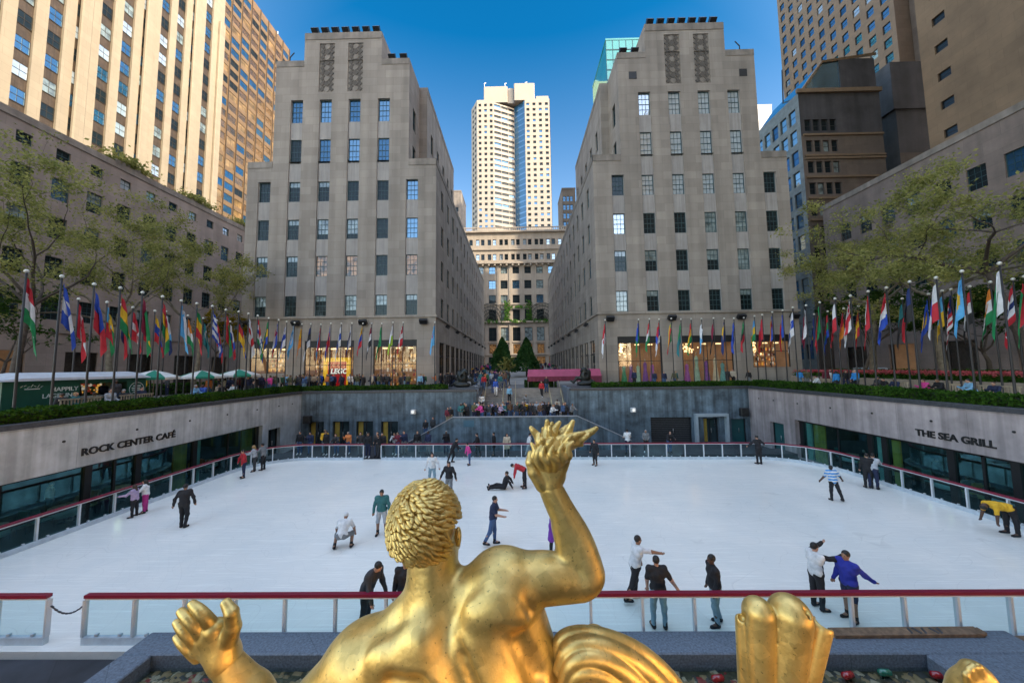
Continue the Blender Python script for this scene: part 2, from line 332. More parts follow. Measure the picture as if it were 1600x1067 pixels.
# ------------------------------------------------------------------ sculpting: signed distance field -> surface nets
class SDF:
    def __init__(s, lo, hi, vox):
        s.lo = np.array(lo, float); s.vox = vox
        s.n = np.ceil((np.array(hi) - s.lo) / vox).astype(int) + 1
        s.f = np.full(s.n, 9.0, dtype=np.float32); s.raw = None; s.ids = None
    def track(s): s.raw = np.full(s.n, 9.0, dtype=np.float32); s.ids = np.zeros(s.n, dtype=np.int16); return s
    def win(s, lo, hi):
        a = np.clip(np.floor((lo - s.lo) / s.vox).astype(int), 0, s.n); b = np.clip(np.ceil((hi - s.lo) / s.vox).astype(int) + 1, 0, s.n)
        if (b <= a).any(): return None, None
        sl = tuple(slice(a[i], b[i]) for i in range(3))
        ax = [(s.lo[i] + s.vox * np.arange(a[i], b[i])).astype(np.float32) for i in range(3)]
        return sl, (ax[0][:, None, None], ax[1][None, :, None], ax[2][None, None, :])
    def comb(s, sl, d, k, sub, mid):
        f = s.f[sl]
        if sub:
            h = np.clip(0.5 - 0.5 * (f + d) / k, 0, 1); s.f[sl] = f * (1 - h) - d * h + k * h * (1 - h)
        else:
            h = np.clip(0.5 + 0.5 * (f - d) / k, 0, 1); s.f[sl] = f * (1 - h) + d * h - k * h * (1 - h)
            if s.raw is not None:
                w = d < s.raw[sl]; s.raw[sl] = np.where(w, d, s.raw[sl]); s.ids[sl] = np.where(w, mid, s.ids[sl])
    def cone(s, a, b, ra, rb=None, k=0.03, sub=False, mid=0):
        rb = ra if rb is None else rb
        a = np.array(a, float); b = np.array(b, float); pad = max(ra, rb) + k + 3 * s.vox
        sl, g = s.win(np.minimum(a, b) - pad, np.maximum(a, b) + pad)
        if sl is None: return s
        ba = b - a; q = float(ba.dot(ba)) + 1e-9
        px, py, pz = g[0] - a[0], g[1] - a[1], g[2] - a[2]
        t = np.clip((px * ba[0] + py * ba[1] + pz * ba[2]) / q, 0, 1)
        d = np.sqrt((px - t * ba[0]) ** 2 + (py - t * ba[1]) ** 2 + (pz - t * ba[2]) ** 2) - (ra + (rb - ra) * t)
        s.comb(sl, d, k, sub, mid); return s
    def path(s, pts, rs, k=0.03, sub=False, mid=0):
        for i in range(len(pts) - 1): s.cone(pts[i], pts[i + 1], rs[i], rs[i + 1], k, sub, mid)
        return s
    def ell(s, c, r, k=0.03, rot=None, sub=False, mid=0):
        c = np.array(c, float); r = np.array(r, float); pad = r.max() + k + 3 * s.vox
        sl, g = s.win(c - pad, c + pad)
        if sl is None: return s
        p = [g[0] - c[0], g[1] - c[1], g[2] - c[2]]
        if rot is not None:
            M = np.array(rot)
            p = [M[0][i] * p[0] + M[1][i] * p[1] + M[2][i] * p[2] for i in range(3)]
        k0 = np.sqrt((p[0] / r[0]) ** 2 + (p[1] / r[1]) ** 2 + (p[2] / r[2]) ** 2)
        k1 = np.sqrt((p[0] / r[0] ** 2) ** 2 + (p[1] / r[1] ** 2) ** 2 + (p[2] / r[2] ** 2) ** 2) + 1e-6
        d = k0 * (k0 - 1.0) / k1
        s.comb(sl, d, k, sub, mid); return s
    def mesh(s):
        f = s.f; ins = f < 0
        nx, ny, nz = [int(v) for v in s.n]
        acc = np.zeros((nx - 1, ny - 1, nz - 1), dtype=np.int16)
        P = np.zeros((3, nx - 1, ny - 1, nz - 1), dtype=np.float32)
        for ax in range(3):
            o1, o2 = [i for i in range(3) if i != ax]
            sa = [slice(None)] * 3; sb = [slice(None)] * 3; sa[ax] = slice(0, -1); sb[ax] = slice(1, None)
            fa, fb = f[tuple(sa)], f[tuple(sb)]
            cr = ins[tuple(sa)] != ins[tuple(sb)]
            t = np.where(cr, fa / np.where(cr, fa - fb, 1), 0).astype(np.float32)
            for d1 in (0, 1):
                for d2 in (0, 1):
                    sc = [slice(None)] * 3; sc[o1] = slice(d1, d1 + f.shape[o1] - 1); sc[o2] = slice(d2, d2 + f.shape[o2] - 1)
                    c = cr[tuple(sc)]; acc += c
                    P[ax] += np.where(c, t[tuple(sc)], 0); P[o1] += c * np.float32(d1); P[o2] += c * np.float32(d2)
        act = acc > 0; idx = np.full(act.shape, -1, dtype=np.int32); nn = int(act.sum()); idx[act] = np.arange(nn)
        w = np.argwhere(act)
        V = np.stack([(w[:, i] + P[i][act] / acc[act]) * s.vox + s.lo[i] for i in range(3)], 1)
        Fs = []
        for ax in range(3):
            o1, o2 = (ax + 1) % 3, (ax + 2) % 3
            sa = [slice(1, -1)] * 3; sb = [slice(1, -1)] * 3; sa[ax] = slice(0, -1); sb[ax] = slice(1, None)
            ia, ib = ins[tuple(sa)], ins[tuple(sb)]
            e = np.argwhere(ia != ib)
            if not len(e): continue
            flip = ia[tuple(e.T)]
            base = e.copy(); base[:, o1] += 1; base[:, o2] += 1
            def cell(d1, d2):
                q = base.copy(); q[:, o1] -= d1; q[:, o2] -= d2; return idx[q[:, 0], q[:, 1], q[:, 2]]
            q = np.stack([cell(1, 1), cell(0, 1), cell(0, 0), cell(1, 0)], 1)
            q[~flip] = q[~flip][:, ::-1]
            Fs.append(q)
        F = np.concatenate(Fs); F = F[(F >= 0).all(1)]
        vid = None
        if s.ids is not None: vid = s.ids[w[:, 0], w[:, 1], w[:, 2]]
        return V, F, vid
# ------------------------------------------------------------------ palette
LIME = mat('limestone', (0.335, 0.29, 0.246), 0.8, var=0.10, scale=0.35, brick=(1.9, 0.95, 0.11), streak=(0.9, 0.20), bump=0.06, bscale=6)
LIME_P = mat('limestone_spandrel', (0.37, 0.34, 0.315), 0.8, var=0.10, scale=0.8, streak=(5.0, 0.16))
LIME_D = mat('limestone_weathered', (0.27, 0.235, 0.20), 0.85, var=0.25, scale=0.6, streak=(1.2, 0.25))
LIME_Y = mat('limestone_warm', (0.365, 0.305, 0.222), 0.8, var=0.06, scale=0.3, brick=(2.2, 1.1, 0.035), streak=(0.8, 0.06))
BRONZE = mat('spandrel_metal', (0.075, 0.052, 0.034), 0.5, var=0.3, scale=1.5, streak=(6, 0.3))
FRAME = mat('teal_steel', (0.025, 0.07, 0.08), 0.45, var=0.1)
BLACK = mat('black_paint', (0.012, 0.013, 0.015), 0.5, var=0.2)
G_DARK = glassy('glass_dark', (0.012, 0.019, 0.022), 0.025, tint=(.7, .85, .95))
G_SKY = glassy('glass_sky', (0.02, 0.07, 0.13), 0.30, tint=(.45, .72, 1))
G_BLIND = glassy('glass_blind', (0.20, 0.25, 0.25), 0.10, var=.6, scale=1.2)
G_WARM = glassy('glass_lit_room', (0.20, 0.10, 0.035), 0.08, var=0.95, scale=1.6, emit=0.22)
G_BRIGHT = glassy('glass_bright', (0.42, 0.50, 0.56), 0.34, var=0.15)  # pale body colour stands in for bright reflected sky
G_DEEP = glassy('glass_deep_blue', (0.012, 0.06, 0.13), 0.16, tint=(.35, .65, 1))

def facade(mb, P, U, N, w, z0, z1, holes, d, m=0):
    """wall with rectangular holes (u0,u1,z0,z1) and reveals of depth d"""
    P = np.array(P, float); U = np.array(U, float); N = np.array(N, float)
    us = sorted({0.0, float(w), *[float(min(max(h[i], 0), w)) for h in holes for i in (0, 1)]})
    zs = sorted({float(z0), float(z1), *[float(min(max(h[i], z0), z1)) for h in holes for i in (2, 3)]})
    def pt(u, z, dd=0): q = P + U * u - N * dd; return (q[0], q[1], z)
    for i in range(len(us) - 1):
        uc = (us[i] + us[i + 1]) / 2; hs = [h for h in holes if h[0] <= uc <= h[1]]; run = None
        for j in range(len(zs) - 1):
            zc = (zs[j] + zs[j + 1]) / 2
            solid = not any(h[2] <= zc <= h[3] for h in hs)
            if solid and run is None: run = zs[j]
            if not solid and run is not None: mb.quad(pt(us[i], run), pt(us[i + 1], run), pt(us[i + 1], zs[j]), pt(us[i], zs[j]), m); run = None
        if run is not None: mb.quad(pt(us[i], run), pt(us[i + 1], run), pt(us[i + 1], zs[-1]), pt(us[i], zs[-1]), m)
    for a, b, c, e in holes:
        mb.quad(pt(a, c), pt(a, e), pt(a, e, d), pt(a, c, d), m); mb.quad(pt(b, c), pt(b, c, d), pt(b, e, d), pt(b, e), m)
        mb.quad(pt(a, e), pt(b, e), pt(b, e, d), pt(a, e, d), m); mb.quad(pt(a, c), pt(a, c, d), pt(b, c, d), pt(b, c), m)

_wm = {}
class Half:
    """a window with its blind drawn part of the way down"""
    def __init__(s, a, b, f): s.a, s.b, s.f = a, b, f; s.name = f'{a.name}+{b.name}{f}'
BL1, BL2, BL3 = Half(G_DARK, G_BLIND, .5), Half(G_DARK, G_BLIND, .28), Half(G_DARK, G_BLIND, .72)
def frame_bars(mb, w, h, cols, rows, t, m=0, dep=0.05, sash=True):
    mb.box(-w / 2, w / 2, -dep, 0, -h / 2, -h / 2 + t, m); mb.box(-w / 2, w / 2, -dep, 0, h / 2 - t, h / 2, m)
    mb.box(-w / 2, -w / 2 + t, -dep, 0, -h / 2 + t, h / 2 - t, m); mb.box(w / 2 - t, w / 2, -dep, 0, -h / 2 + t, h / 2 - t, m)
    iw, ih = w - 2 * t, h - 2 * t
    for i in range(1, cols): x = -iw / 2 + iw * i / cols; mb.box(x - t * 0.28, x + t * 0.28, -dep * 0.6, -0.004, -ih / 2, ih / 2, m)
    for j in range(1, rows):
        z = -ih / 2 + ih * j / rows; k = t * 0.5 if (sash and j * 2 == rows) else t * 0.26
        mb.box(-iw / 2, iw / 2, -dep * 0.72, -0.008, z - k, z + k, m)
def win_meshes(w, h, cols, rows, t, glass, fr):
    key = (round(w, 2), round(h, 2), cols, rows, t, glass.name, fr.name)
    if key not in _wm:
        half = glass if isinstance(glass, Half) else None
        def panes(mb, lo, up):
            zs = h / 2 - h * half.f if half else h / 2
            mb.quad((-w / 2, 0, -h / 2), (w / 2, 0, -h / 2), (w / 2, 0, zs), (-w / 2, 0, zs), lo)
            if half: mb.quad((-w / 2, 0, zs), (w / 2, 0, zs), (w / 2, 0, h / 2), (-w / 2, 0, h / 2), up)
        gm = [half.a, half.b] if half else [glass]
        a = MB(); panes(a, 0, 1)
        g = a.build('window', gm, None); ga = g.data; bpy.data.objects.remove(g)
        b = MB(); frame_bars(b, w, h, cols, rows, t); g = b.build('frame', fr, None); fa = g.data; bpy.data.objects.remove(g)
        c = MB(); panes(c, 0, 2); frame_bars(c, w, h, cols, rows, t, 1)
        g = c.build('window', [gm[0], fr] + gm[1:], None); ca = g.data; bpy.data.objects.remove(g)
        _wm[key] = (ga, fa, ca)
    return _wm[key]
def put_windows(root, items, fr=None, t=0.07, limit=100, detail=True):
    """items: (x, y, z, nx, ny, w, h, glass, cols, rows). The largest in view become parts of their own, the rest one mesh."""
    fr = fr or FRAME
    sc = []
    for it in items:
        p = proj(it[:3]); v = np.array(it[:3]) - CAM; d2 = v.dot(v)
        vis = p is not None and -10 < p[0] < PW + 10 and -10 < p[1] < PH + 10
        cosn = -(v[0] * it[3] + v[1] * it[4]) / math.sqrt(d2)
        sc.append((it[5] * it[6] * max(cosn, 0.0) / d2 if vis else 0.0, it))
    order = sorted(range(len(sc)), key=lambda i: -sc[i][0])
    ro = origin(root); rest = MB(); glasses = []
    for n, i in enumerate(order):
        a, (x, y, z, nx, ny, w, h, gl, cols, rows) = sc[i]
        rz = math.atan2(ny, nx) + math.pi / 2
        if n < limit and a > 0:
            ga, fa, ca = win_meshes(w, h, cols, rows, t, gl, fr)
            big = detail and a > 2.2e-4
            o = link('window', ga if big else ca, root); o.location = (x - ro[0], y - ro[1], z - ro[2]); o.rotation_euler = (0, 0, rz)
            if big: link('frame', fa, o)
        else:
            if isinstance(gl, Half): gl = gl.a
            if gl not in glasses: glasses.append(gl)
            c, s = math.cos(rz), math.sin(rz); q = MB()
            q.quad((-w / 2, 0, -h / 2), (w / 2, 0, -h / 2), (w / 2, 0, h / 2), (-w / 2, 0, h / 2), glasses.index(gl) + 1)
            if cols * rows > 1: frame_bars(q, w, h, min(cols, 2), 2, t)
            rest.add([(x + c * v[0] - s * v[1], y + s * v[0] + c * v[1], z + v[2]) for v in q.v], [], 0)
            off = len(rest.v) - len(q.v)
            for f, mm in zip(q.f, q.m): rest.f.append([off + k for k in f]); rest.m.append(mm); rest.sm.append(False)
    if rest.f:
        o = rest.build('window', [fr] + glasses, root); o['kind'] = 'stuff'

# ------------------------------------------------------------------ ground, sunken court, ice
ST = 4.05            # street level
FL = -0.75           # floor of the walkway round the rink
PAVE = mat('paving', (0.16, 0.15, 0.145), 0.8, var=0.2, scale=1.0, brick=(1.2, 1.2, 0.10))
SLATE = mat('slate_floor', (0.035, 0.037, 0.045), 0.75, var=0.35, scale=1.3, brick=(2.4, 2.4, 0.15))
GRAN = mat('granite', (0.13, 0.165, 0.21), 0.55, var=0.45, scale=22, bump=0.1, bscale=60, brick=(2.2, 5.0, 0.06))
GRAN_D = mat('granite_dark', (0.05, 0.055, 0.065), 0.5, var=0.4, scale=9)
WALL_B = mat('court_wall_blue', (0.10, 0.145, 0.185), 0.7, var=0.55, scale=1.1, streak=(3.2, 0.5), brick=(2.6, 2.1, 0.06))
WALL_G = mat('court_wall_grey', (0.37, 0.43, 0.48), 0.75, var=0.25, scale=0.8, streak=(3.6, 0.22), brick=(3.0, 4.0, 0.03))
WALL_R = mat('court_wall_mauve', (0.34, 0.305, 0.315), 0.75, var=0.25, scale=0.8, streak=(3.0, 0.28), brick=(3.0, 4.0, 0.03))
XL, XR, YF = -20.0, 21.0, 31.6
SX0, SX1, SY1 = -3.8, 4.8, 36.2      # stair recess
g = MB()
B = 900.0
for (x0, x1, y0, y1) in ((-B, B, -B, 0.8), (-B, XL - 0.45, 0.8, YF + 0.45), (XR + 0.45, B, 0.8, YF + 0.45), (-B, SX0, YF + 0.45, SY1), (SX1, B, YF + 0.45, SY1), (-B, B, SY1, 2500)):
    g.quad((x0, y0, ST), (x1, y0, ST), (x1, y1, ST), (x0, y1, ST))
structure('ground', g, PAVE)
g = MB(); g.quad((XL, 0.8, FL), (XR, 0.8, FL), (XR, YF, FL), (XL, YF, FL)); structure('walkway', g, SLATE)
g = MB(); g.box(XL + .41, -8.46, .9, 8.02, FL + .003, -.12); g.box(10.72, XR - .41, .9, 8.02, FL + .003, -.12); structure('pavement', g, SLATE)
g = MB(); g.box(-18.5, 19.5, 24.62, 26.3, FL + .003, -.012); structure('raised_walkway', g, SLATE)
# rising garden path between the two stone buildings
g = MB(); g.add([(-9.0, 44, ST + .005), (9.0, 44, ST + .005), (9.0, 97, 6.2), (-9.0, 97, 6.2), (-400, 97.01, 6.2), (400, 97.01, 6.2), (400, 123, 6.25), (-400, 123, 6.25)], [(0, 1, 2, 3), (4, 5, 6, 7)])
g.quad((-400, 97, ST), (400, 97, ST), (400, 97, 6.2), (-400, 97, 6.2))
structure('path', g, mat('pale_paving', (0.36, 0.33, 0.30), 0.8, var=0.2, scale=1.0, brick=(1.2, 1.2, 0.10)))
g = MB()
g.quad((-47.5, -60, ST + .004), (-33.5, -60, ST + .004), (-33.5, 96.9, ST + .004), (-47.5, 96.9, ST + .004)); g.quad((34.5, -60, ST + .004), (47.5, -60, ST + .004), (47.5, 96.9, ST + .004), (34.5, 96.9, ST + .004))
structure('road', g, mat('asphalt', (0.05, 0.05, 0.052), 0.9, var=0.2, scale=3))

# ice: rounded rectangle
def rrect(c, r, n=7):
    out = []
    for i, p in enumerate(c):
        a = np.array(c[i - 1], float) - p; b = np.array(c[(i + 1) % len(c)], float) - p; a /= np.linalg.norm(a); b /= np.linalg.norm(b)
        p = np.array(p, float); cen = p + (a + b) * r; s = p + a * r; e = p + b * r
        a0 = math.atan2(s[1] - cen[1], s[0] - cen[0]); a1 = math.atan2(e[1] - cen[1], e[0] - cen[0]); dd = (a1 - a0 + math.pi) % (2 * math.pi) - math.pi
        for k in range(n + 1): th = a0 + dd * k / n; out.append((cen[0] + r * math.cos(th), cen[1] + r * math.sin(th)))
    return out
RC0 = [(-17.75, 8.3), (18.8, 8.3), (18.8, 23.25), (-17.75, 24.25)]
edge = rrect(RC0, 3.2, 9)
ICE = bpy.data.materials.new('ice'); ICE.use_nodes = True
n = ICE.node_tree.nodes; l = ICE.node_tree.links; b = n['Principled BSDF']
geo = n.new('ShaderNodeNewGeometry'); nz = n.new('ShaderNodeTexNoise'); nz.inputs['Scale'].default_value = 0.22; nz.inputs['Detail'].default_value = 8; nz.inputs['Roughness'].default_value = 0.6
l.new(geo.outputs['Position'], nz.inputs['Vector'])
cr = n.new('ShaderNodeValToRGB'); cr.color_ramp.elements[0].position = .3; cr.color_ramp.elements[1].position = .7
cr.color_ramp.elements[0].color = (0.77, 0.79, 0.76, 1); cr.color_ramp.elements[1].color = (0.95, 0.92, 0.85, 1); l.new(nz.outputs['Fac'], cr.inputs[0])
# skate scratches: stretched fine noise, two directions
prev = cr.outputs[0]
for ang in (0.5, -0.9):
    mp = n.new('ShaderNodeMapping'); mp.inputs['Rotation'].default_value = (0, 0, ang); mp.inputs['Scale'].default_value = (0.35, 9, 1); l.new(geo.outputs['Position'], mp.inputs['Vector'])
    n2 = n.new('ShaderNodeTexNoise'); n2.inputs['Scale'].default_value = 1.6; n2.inputs['Detail'].default_value = 5; n2.inputs['Distortion'].default_value = 0.6; l.new(mp.outputs[0], n2.inputs['Vector'])
    m2 = n.new('ShaderNodeMapRange'); m2.inputs['From Min'].default_value = .58; m2.inputs['From Max'].default_value = .66; m2.inputs['To Min'].default_value = 1.0; m2.inputs['To Max'].default_value = 1.08; l.new(n2.outputs['Fac'], m2.inputs['Value'])
    s2 = n.new('ShaderNodeVectorMath'); s2.operation = 'SCALE'; l.new(prev, s2.inputs[0]); l.new(m2.outputs[0], s2.inputs['Scale']); prev = s2.outputs[0]
# looping skate tracks: thin contour lines of slow noise
for sc_, sd_ in ((0.16, 0.0), (0.23, 31.0), (0.3, 77.0)):
    mp = n.new('ShaderNodeMapping'); mp.inputs['Location'].default_value = (sd_, sd_ * .7, 0); l.new(geo.outputs['Position'], mp.inputs['Vector'])
    n3 = n.new('ShaderNodeTexNoise'); n3.inputs['Scale'].default_value = sc_; n3.inputs['Detail'].default_value = 1.0; l.new(mp.outputs[0], n3.inputs['Vector'])
    k3 = n.new('ShaderNodeMath'); k3.operation = 'MULTIPLY'; k3.inputs[1].default_value = 26; l.new(n3.outputs['Fac'], k3.inputs[0])
    f3 = n.new('ShaderNodeMath'); f3.operation = 'FRACT'; l.new(k3.outputs[0], f3.inputs[0])
    m3 = n.new('ShaderNodeMapRange'); m3.inputs['From Min'].default_value = 0.0; m3.inputs['From Max'].default_value = 0.035; m3.inputs['To Min'].default_value = .90; m3.inputs['To Max'].default_value = 1.0; l.new(f3.outputs[0], m3.inputs['Value'])
    s3 = n.new('ShaderNodeVectorMath'); s3.operation = 'SCALE'; l.new(prev, s3.inputs[0]); l.new(m3.outputs[0], s3.inputs['Scale']); prev = s3.outputs[0]
l.new(prev, b.inputs['Base Color'])
b.inputs['Roughness'].default_value = 0.17; b.inputs['Specular IOR Level'].default_value = 0.45
bn = n.new('ShaderNodeTexNoise'); bn.inputs['Scale'].default_value = 5; bn.inputs['Detail'].default_value = 6; l.new(geo.outputs['Position'], bn.inputs['Vector'])
bp = n.new('ShaderNodeBump'); bp.inputs['Strength'].default_value = 0.08; bp.inputs['Distance'].default_value = 0.02; l.new(bn.outputs['Fac'], bp.inputs['Height']); l.new(bp.outputs[0], b.inputs['Normal'])
g = MB(); k = len(edge)
grow = [(x * 1.008 + (0.03 if x > 0 else -0.03), y + (0.22 if y > 16 else -0.22)) for x, y in edge]
g.add([(x, y, 0) for x, y in grow] + [(x, y, FL + .001) for x, y in grow], [tuple(range(k))] + [(i, k + i, k + (i + 1) % k, (i + 1) % k) for i in range(k)])
structure('ice', g, ICE)

# ------------------------------------------------------------------ court walls (each wall a thing) with doors
def court_wall(label, P, U, N, w, holes, m, segs=None):
    P = np.array(P, float); U = np.array(U, float); N = np.array(N, float)
    r = thing('court_wall', label, 'wall', (P[0] + U[0] * w / 2, P[1] + U[1] * w / 2, FL), 0)
    mb = MB(); facade(mb, P, U, N, w, FL, ST, holes, 0.4); mb.build('wall', m, r)
    c = MB()
    def cbox(u0, u1, d0, d1, za, zb):
        a = P + U * u0 - N * d0; b2 = P + U * u1 - N * d1
        c.cham(min(a[0], b2[0]), max(a[0], b2[0]), min(a[1], b2[1]), max(a[1], b2[1]), za, zb, 0.03)
    cbox(0, w, -0.06, 0.5, ST + .003, ST + 0.24); c.build('coping', GRAN_D, r)
    return r
DOORD = glassy('door_glass', (0.02, 0.035, 0.04), 0.10)
TEALP = mat('teal_door_panel', (0.02, 0.10, 0.11), 0.4)
YEL = mat('ochre_panel', (0.38, 0.26, 0.04), 0.6, var=0.2)
def door(root, P, U, N, u0, u1, ztop, kind):
    """a door leaf set back in its opening"""
    P = np.array(P, float); U = np.array(U, float); N = np.array(N, float); rz = math.atan2(N[1], N[0]) + math.pi / 2
    q = P + U * (u0 + u1) / 2 - N * 0.36; w = u1 - u0; h = ztop - FL
    ro = origin(root)
    a = MB(); a.quad((-w / 2, 0, 0), (w / 2, 0, 0), (w / 2, 0, h), (-w / 2, 0, h)); 
    d = a.build('door', {'glass': DOORD, 'teal': TEALP, 'shutter': GRAN_D}[kind], root, local=True)
    d.location = (q[0] - ro[0], q[1] - ro[1], FL - ro[2]); d.rotation_euler = (0, 0, rz)
    f = MB(); t = 0.07
    f.box(-w / 2, -w / 2 + t, -.08, -.005, 0, h); f.box(w / 2 - t, w / 2, -.08, -.005, 0, h); f.box(-w / 2 + t, w / 2 - t, -.08, -.005, h - t, h)
    if kind == 'glass': f.box(-.03, .03, -.07, -.005, 0, h - t)
    if kind == 'shutter':
        for i in range(14): f.box(-w / 2 + t, w / 2 - t, -.03, -.005, h * i / 14 + .02, h * i / 14 + .1)
    f.build('frame', BLACK, d, local=True)
    if kind == 'glass':
        y = MB(); y.box(-w / 2 + t, -w / 2 + t + w * 0.28, -.03, -.006, 0.05, h - .1); y.build('door_panel', YEL, d, local=True)
    hd = MB(); hd.tube([(w * .06, -.12, 0.85), (w * .06, -.12, 1.25)], 0.018, 6); hd.build('handle', mat('steel', (0.5, 0.5, 0.5), 0.3, 0.9), d, local=True)
# far walls, either side of the stairs
Pl, Ul = (XL, YF), (1, 0)
dl = [(0.72, 2.15, 1.5, 'glass'), (2.95, 4.5, 1.5, 'glass'), (5.15, 6.7, 1.5, 'glass'), (7.45, 9.0, 1.45, 'glass')]
w_fl = court_wall('blue grey stone wall with four dark doorways, left of the central stairs', Pl, Ul, (0, -1), SX0 - XL, [(a, c, FL, z) for a, c, z, _ in dl], WALL_B)
for a, c, z, kd in dl: door(w_fl, Pl, Ul, (0, -1), a, c, z, kd)
Pr = (SX1, YF); dr = [(7.25, 11.0, 1.55, 'shutter'), (12.0, 13.4, 1.45, 'glass'), (14.5, 15.9, 1.35, 'teal')]
w_fr = court_wall('blue grey stone wall with wide dark shutter opening, right of the central stairs', Pr, Ul, (0, -1), XR - SX1, [(a, c, FL, z) for a, c, z, _ in dr], WALL_B)
for a, c, z, kd in dr: door(w_fr, Pr, Ul, (0, -1), a, c, z, kd)
mb = MB(); x0 = SX1 + 11.15; x1 = SX1 + 14.1
mb.box(x0, x1, YF - 0.35, YF + .01, 1.62, 1.86); mb.box(x0, x0 + .22, YF - 0.35, YF + .01, FL, 1.62); mb.box(x1 - .22, x1, YF - .35, YF + .01, FL, 1.62)
mb.build('portal_frame', mat('pale_blue_paint', (0.35, 0.42, 0.47), 0.5), w_fr)
# recessed stone panel fields
for root, X0, X1 in ((w_fl, XL + 9.4, XL + 11.2), (w_fr, SX1 + 4.6, SX1 + 6.4)):
    mb = MB(); mb.box(X0, X1, YF - .05, YF + .01, FL, 1.9); mb.build('panel', WALL_B, root)
# side walls with the restaurant fronts
YW0 = 1.0
hl = [(9.0 - YW0, 26.85 - YW0, FL, 2.0), (27.5 - YW0, 28.9 - YW0, FL, 1.5)]
w_l = court_wall('pale grey streaked stone wall with raised ROCK CENTER CAFÉ lettering over café windows', (XL, YW0), (0, 1), (1, 0), YF - YW0, hl, WALL_G)
door(w_l, (XL, YW0), (0, 1), (1, 0), 27.5 - YW0, 28.9 - YW0, 1.5, 'glass')
hr = [(9.0 - YW0, 26.6 - YW0, FL, 2.04), (27.7 - YW0, 29.2 - YW0, FL, 1.5)]
w_r = court_wall('mauve grey streaked stone wall with raised THE SEA GRILL lettering over restaurant windows', (XR, YW0), (0, 1), (-1, 0), YF - YW0, hr, WALL_R)
door(w_r, (XR, YW0), (0, 1), (-1, 0), 27.7 - YW0, 29.2 - YW0, 1.5, 'teal')
# small round fixing holes along the fascias
for root, X, s in ((w_l, XL, 1), (w_r, XR, -1)):
    for y in (12.6, 15.0, 17.9, 20.8, 23.5, 26.2, 28.6, 30.3):
        mb = MB(); mb.tube([(X - s * .02, y, 3.28), (X + s * .03, y, 3.28)], 0.055, 8, sm=False); mb.build('fixing', BLACK, root)
# letters
def wall_letters(name, label, txt, P, rz, size, group=None):
    me = text_mesh(name, txt, size, 0.02, bold=0.012); me.materials.append(BLACK)
    o = link(name, me); o.location = P; o.rotation_euler = (math.pi / 2, 0, rz)
    return tag(o, label, 'lettering')
wall_letters('wall_lettering', 'raised black letters ROCK CENTER CAFÉ on the grey stone wall', 'ROCK CENTER CAFÉ', (XL + .03, 15.62, 2.5), math.pi / 2, 0.46)
wall_letters('wall_lettering', 'raised black letters THE SEA GRILL on the mauve stone wall', 'THE SEA GRILL', (XR - .03, 18.62, 2.45), -math.pi / 2, 0.46)

# restaurants behind the glass: room shell, glazing, tables, diners come later
CARP = mat('dark_carpet', (0.03, 0.03, 0.035), 0.9); RWALL = mat('room_wall', (0.10, 0.12, 0.12), 0.8, var=0.4, scale=0.6)
TGL = clear_glass('restaurant_glass', (0.46, 0.76, 0.79), 0.16, gtint=(.35, .85, .95))
LAMP = mat('warm_lamp', (1.0, 0.75, 0.4), 0.5, var=0.0, emit=7)
CLOTH = mat('white_cloth', (0.62, 0.68, 0.68), 0.8)
def restaurant(label, X, s, mull, thin, panels):
    r = thing('restaurant_front', label, 'restaurant front', (X, 18, FL), 0)
    xb = X - s * 6.5; xi = X - s * 0.42
    mb = MB(); x0, x1 = sorted((xb, xi))
    mb.quad((x0, 1.2, FL + .006), (x1, 1.2, FL + .006), (x1, 27.2, FL + .006), (x0, 27.2, FL + .006), 0)
    mb.quad((x0, 1.2, 2.5), (x1, 1.2, 2.5), (x1, 27.2, 2.5), (x0, 27.2, 2.5), 1)
    mb.quad((xb, 1.2, FL), (xb, 27.2, FL), (xb, 27.2, 2.5), (xb, 1.2, 2.5), 1)
    for y in (1.2, 27.2): mb.quad((x0, y, FL), (x1, y, FL), (x1, y, 2.5), (x0, y, 2.5), 1)
    mb.build('room', [CARP, RWALL], r)
    f = MB()
    for y in mull: f.box(X - s * .30 - .09, X - s * .30 + .09, y - .14, y + .14, FL, 2.02)
    for y in thin: f.box(X - s * .30 - .05, X - s * .30 + .05, y - .05, y + .05, FL, 2.02)
    f.box(X - s * .30 - .05, X - s * .30 + .05, 9, 26.6, FL + .9, FL + .98); f.box(X - s * .30 - .05, X - s * .30 + .05, 9, 26.6, 1.9, 2.03)
    f.build('mullion', BLACK, r)
    ys = sorted([9.0] + list(mull) + [26.7])
    for a, b2 in zip(ys[:-1], ys[1:]):
        if b2 - a < 0.6: continue
        q = MB(); q.quad((X - s * .31, a, FL), (X - s * .31, b2, FL), (X - s * .31, b2, 2.02), (X - s * .31, a, 2.02)); q.build('glass_pane', TGL, r)
    for y0, y1, mm in panels:
        q = MB(); q.box(min(X - s * .45, X - s * .55), max(X - s * .45, X - s * .55), y0, y1, FL, 2.0); q.build('curtain', mm, r)
    for i in range(7):
        q = MB(); q.ball((X - s * (1.6 + 1.7 * (i % 3)), 11.5 + 2.4 * i, 1.95), 0.09, 8, 5); q.build('pendant_lamp', LAMP, r)
    return r
YELC = mat('yellow_curtain', (0.42, 0.30, 0.05), 0.7, var=0.2, streak=(8, .2)); GRC = mat('pale_green_curtain', (0.35, 0.50, 0.42), 0.7, streak=(8, .15))
restaurant('café front of teal glass and black mullions under ROCK CENTER CAFÉ wall', XL, 1, (16.15, 18.3, 21.5, 26.6), (17.25, 13.4, 24.0), ((25.4, 26.4, YELC), (20.4, 21.2, YELC), (21.75, 22.1, GRC)))
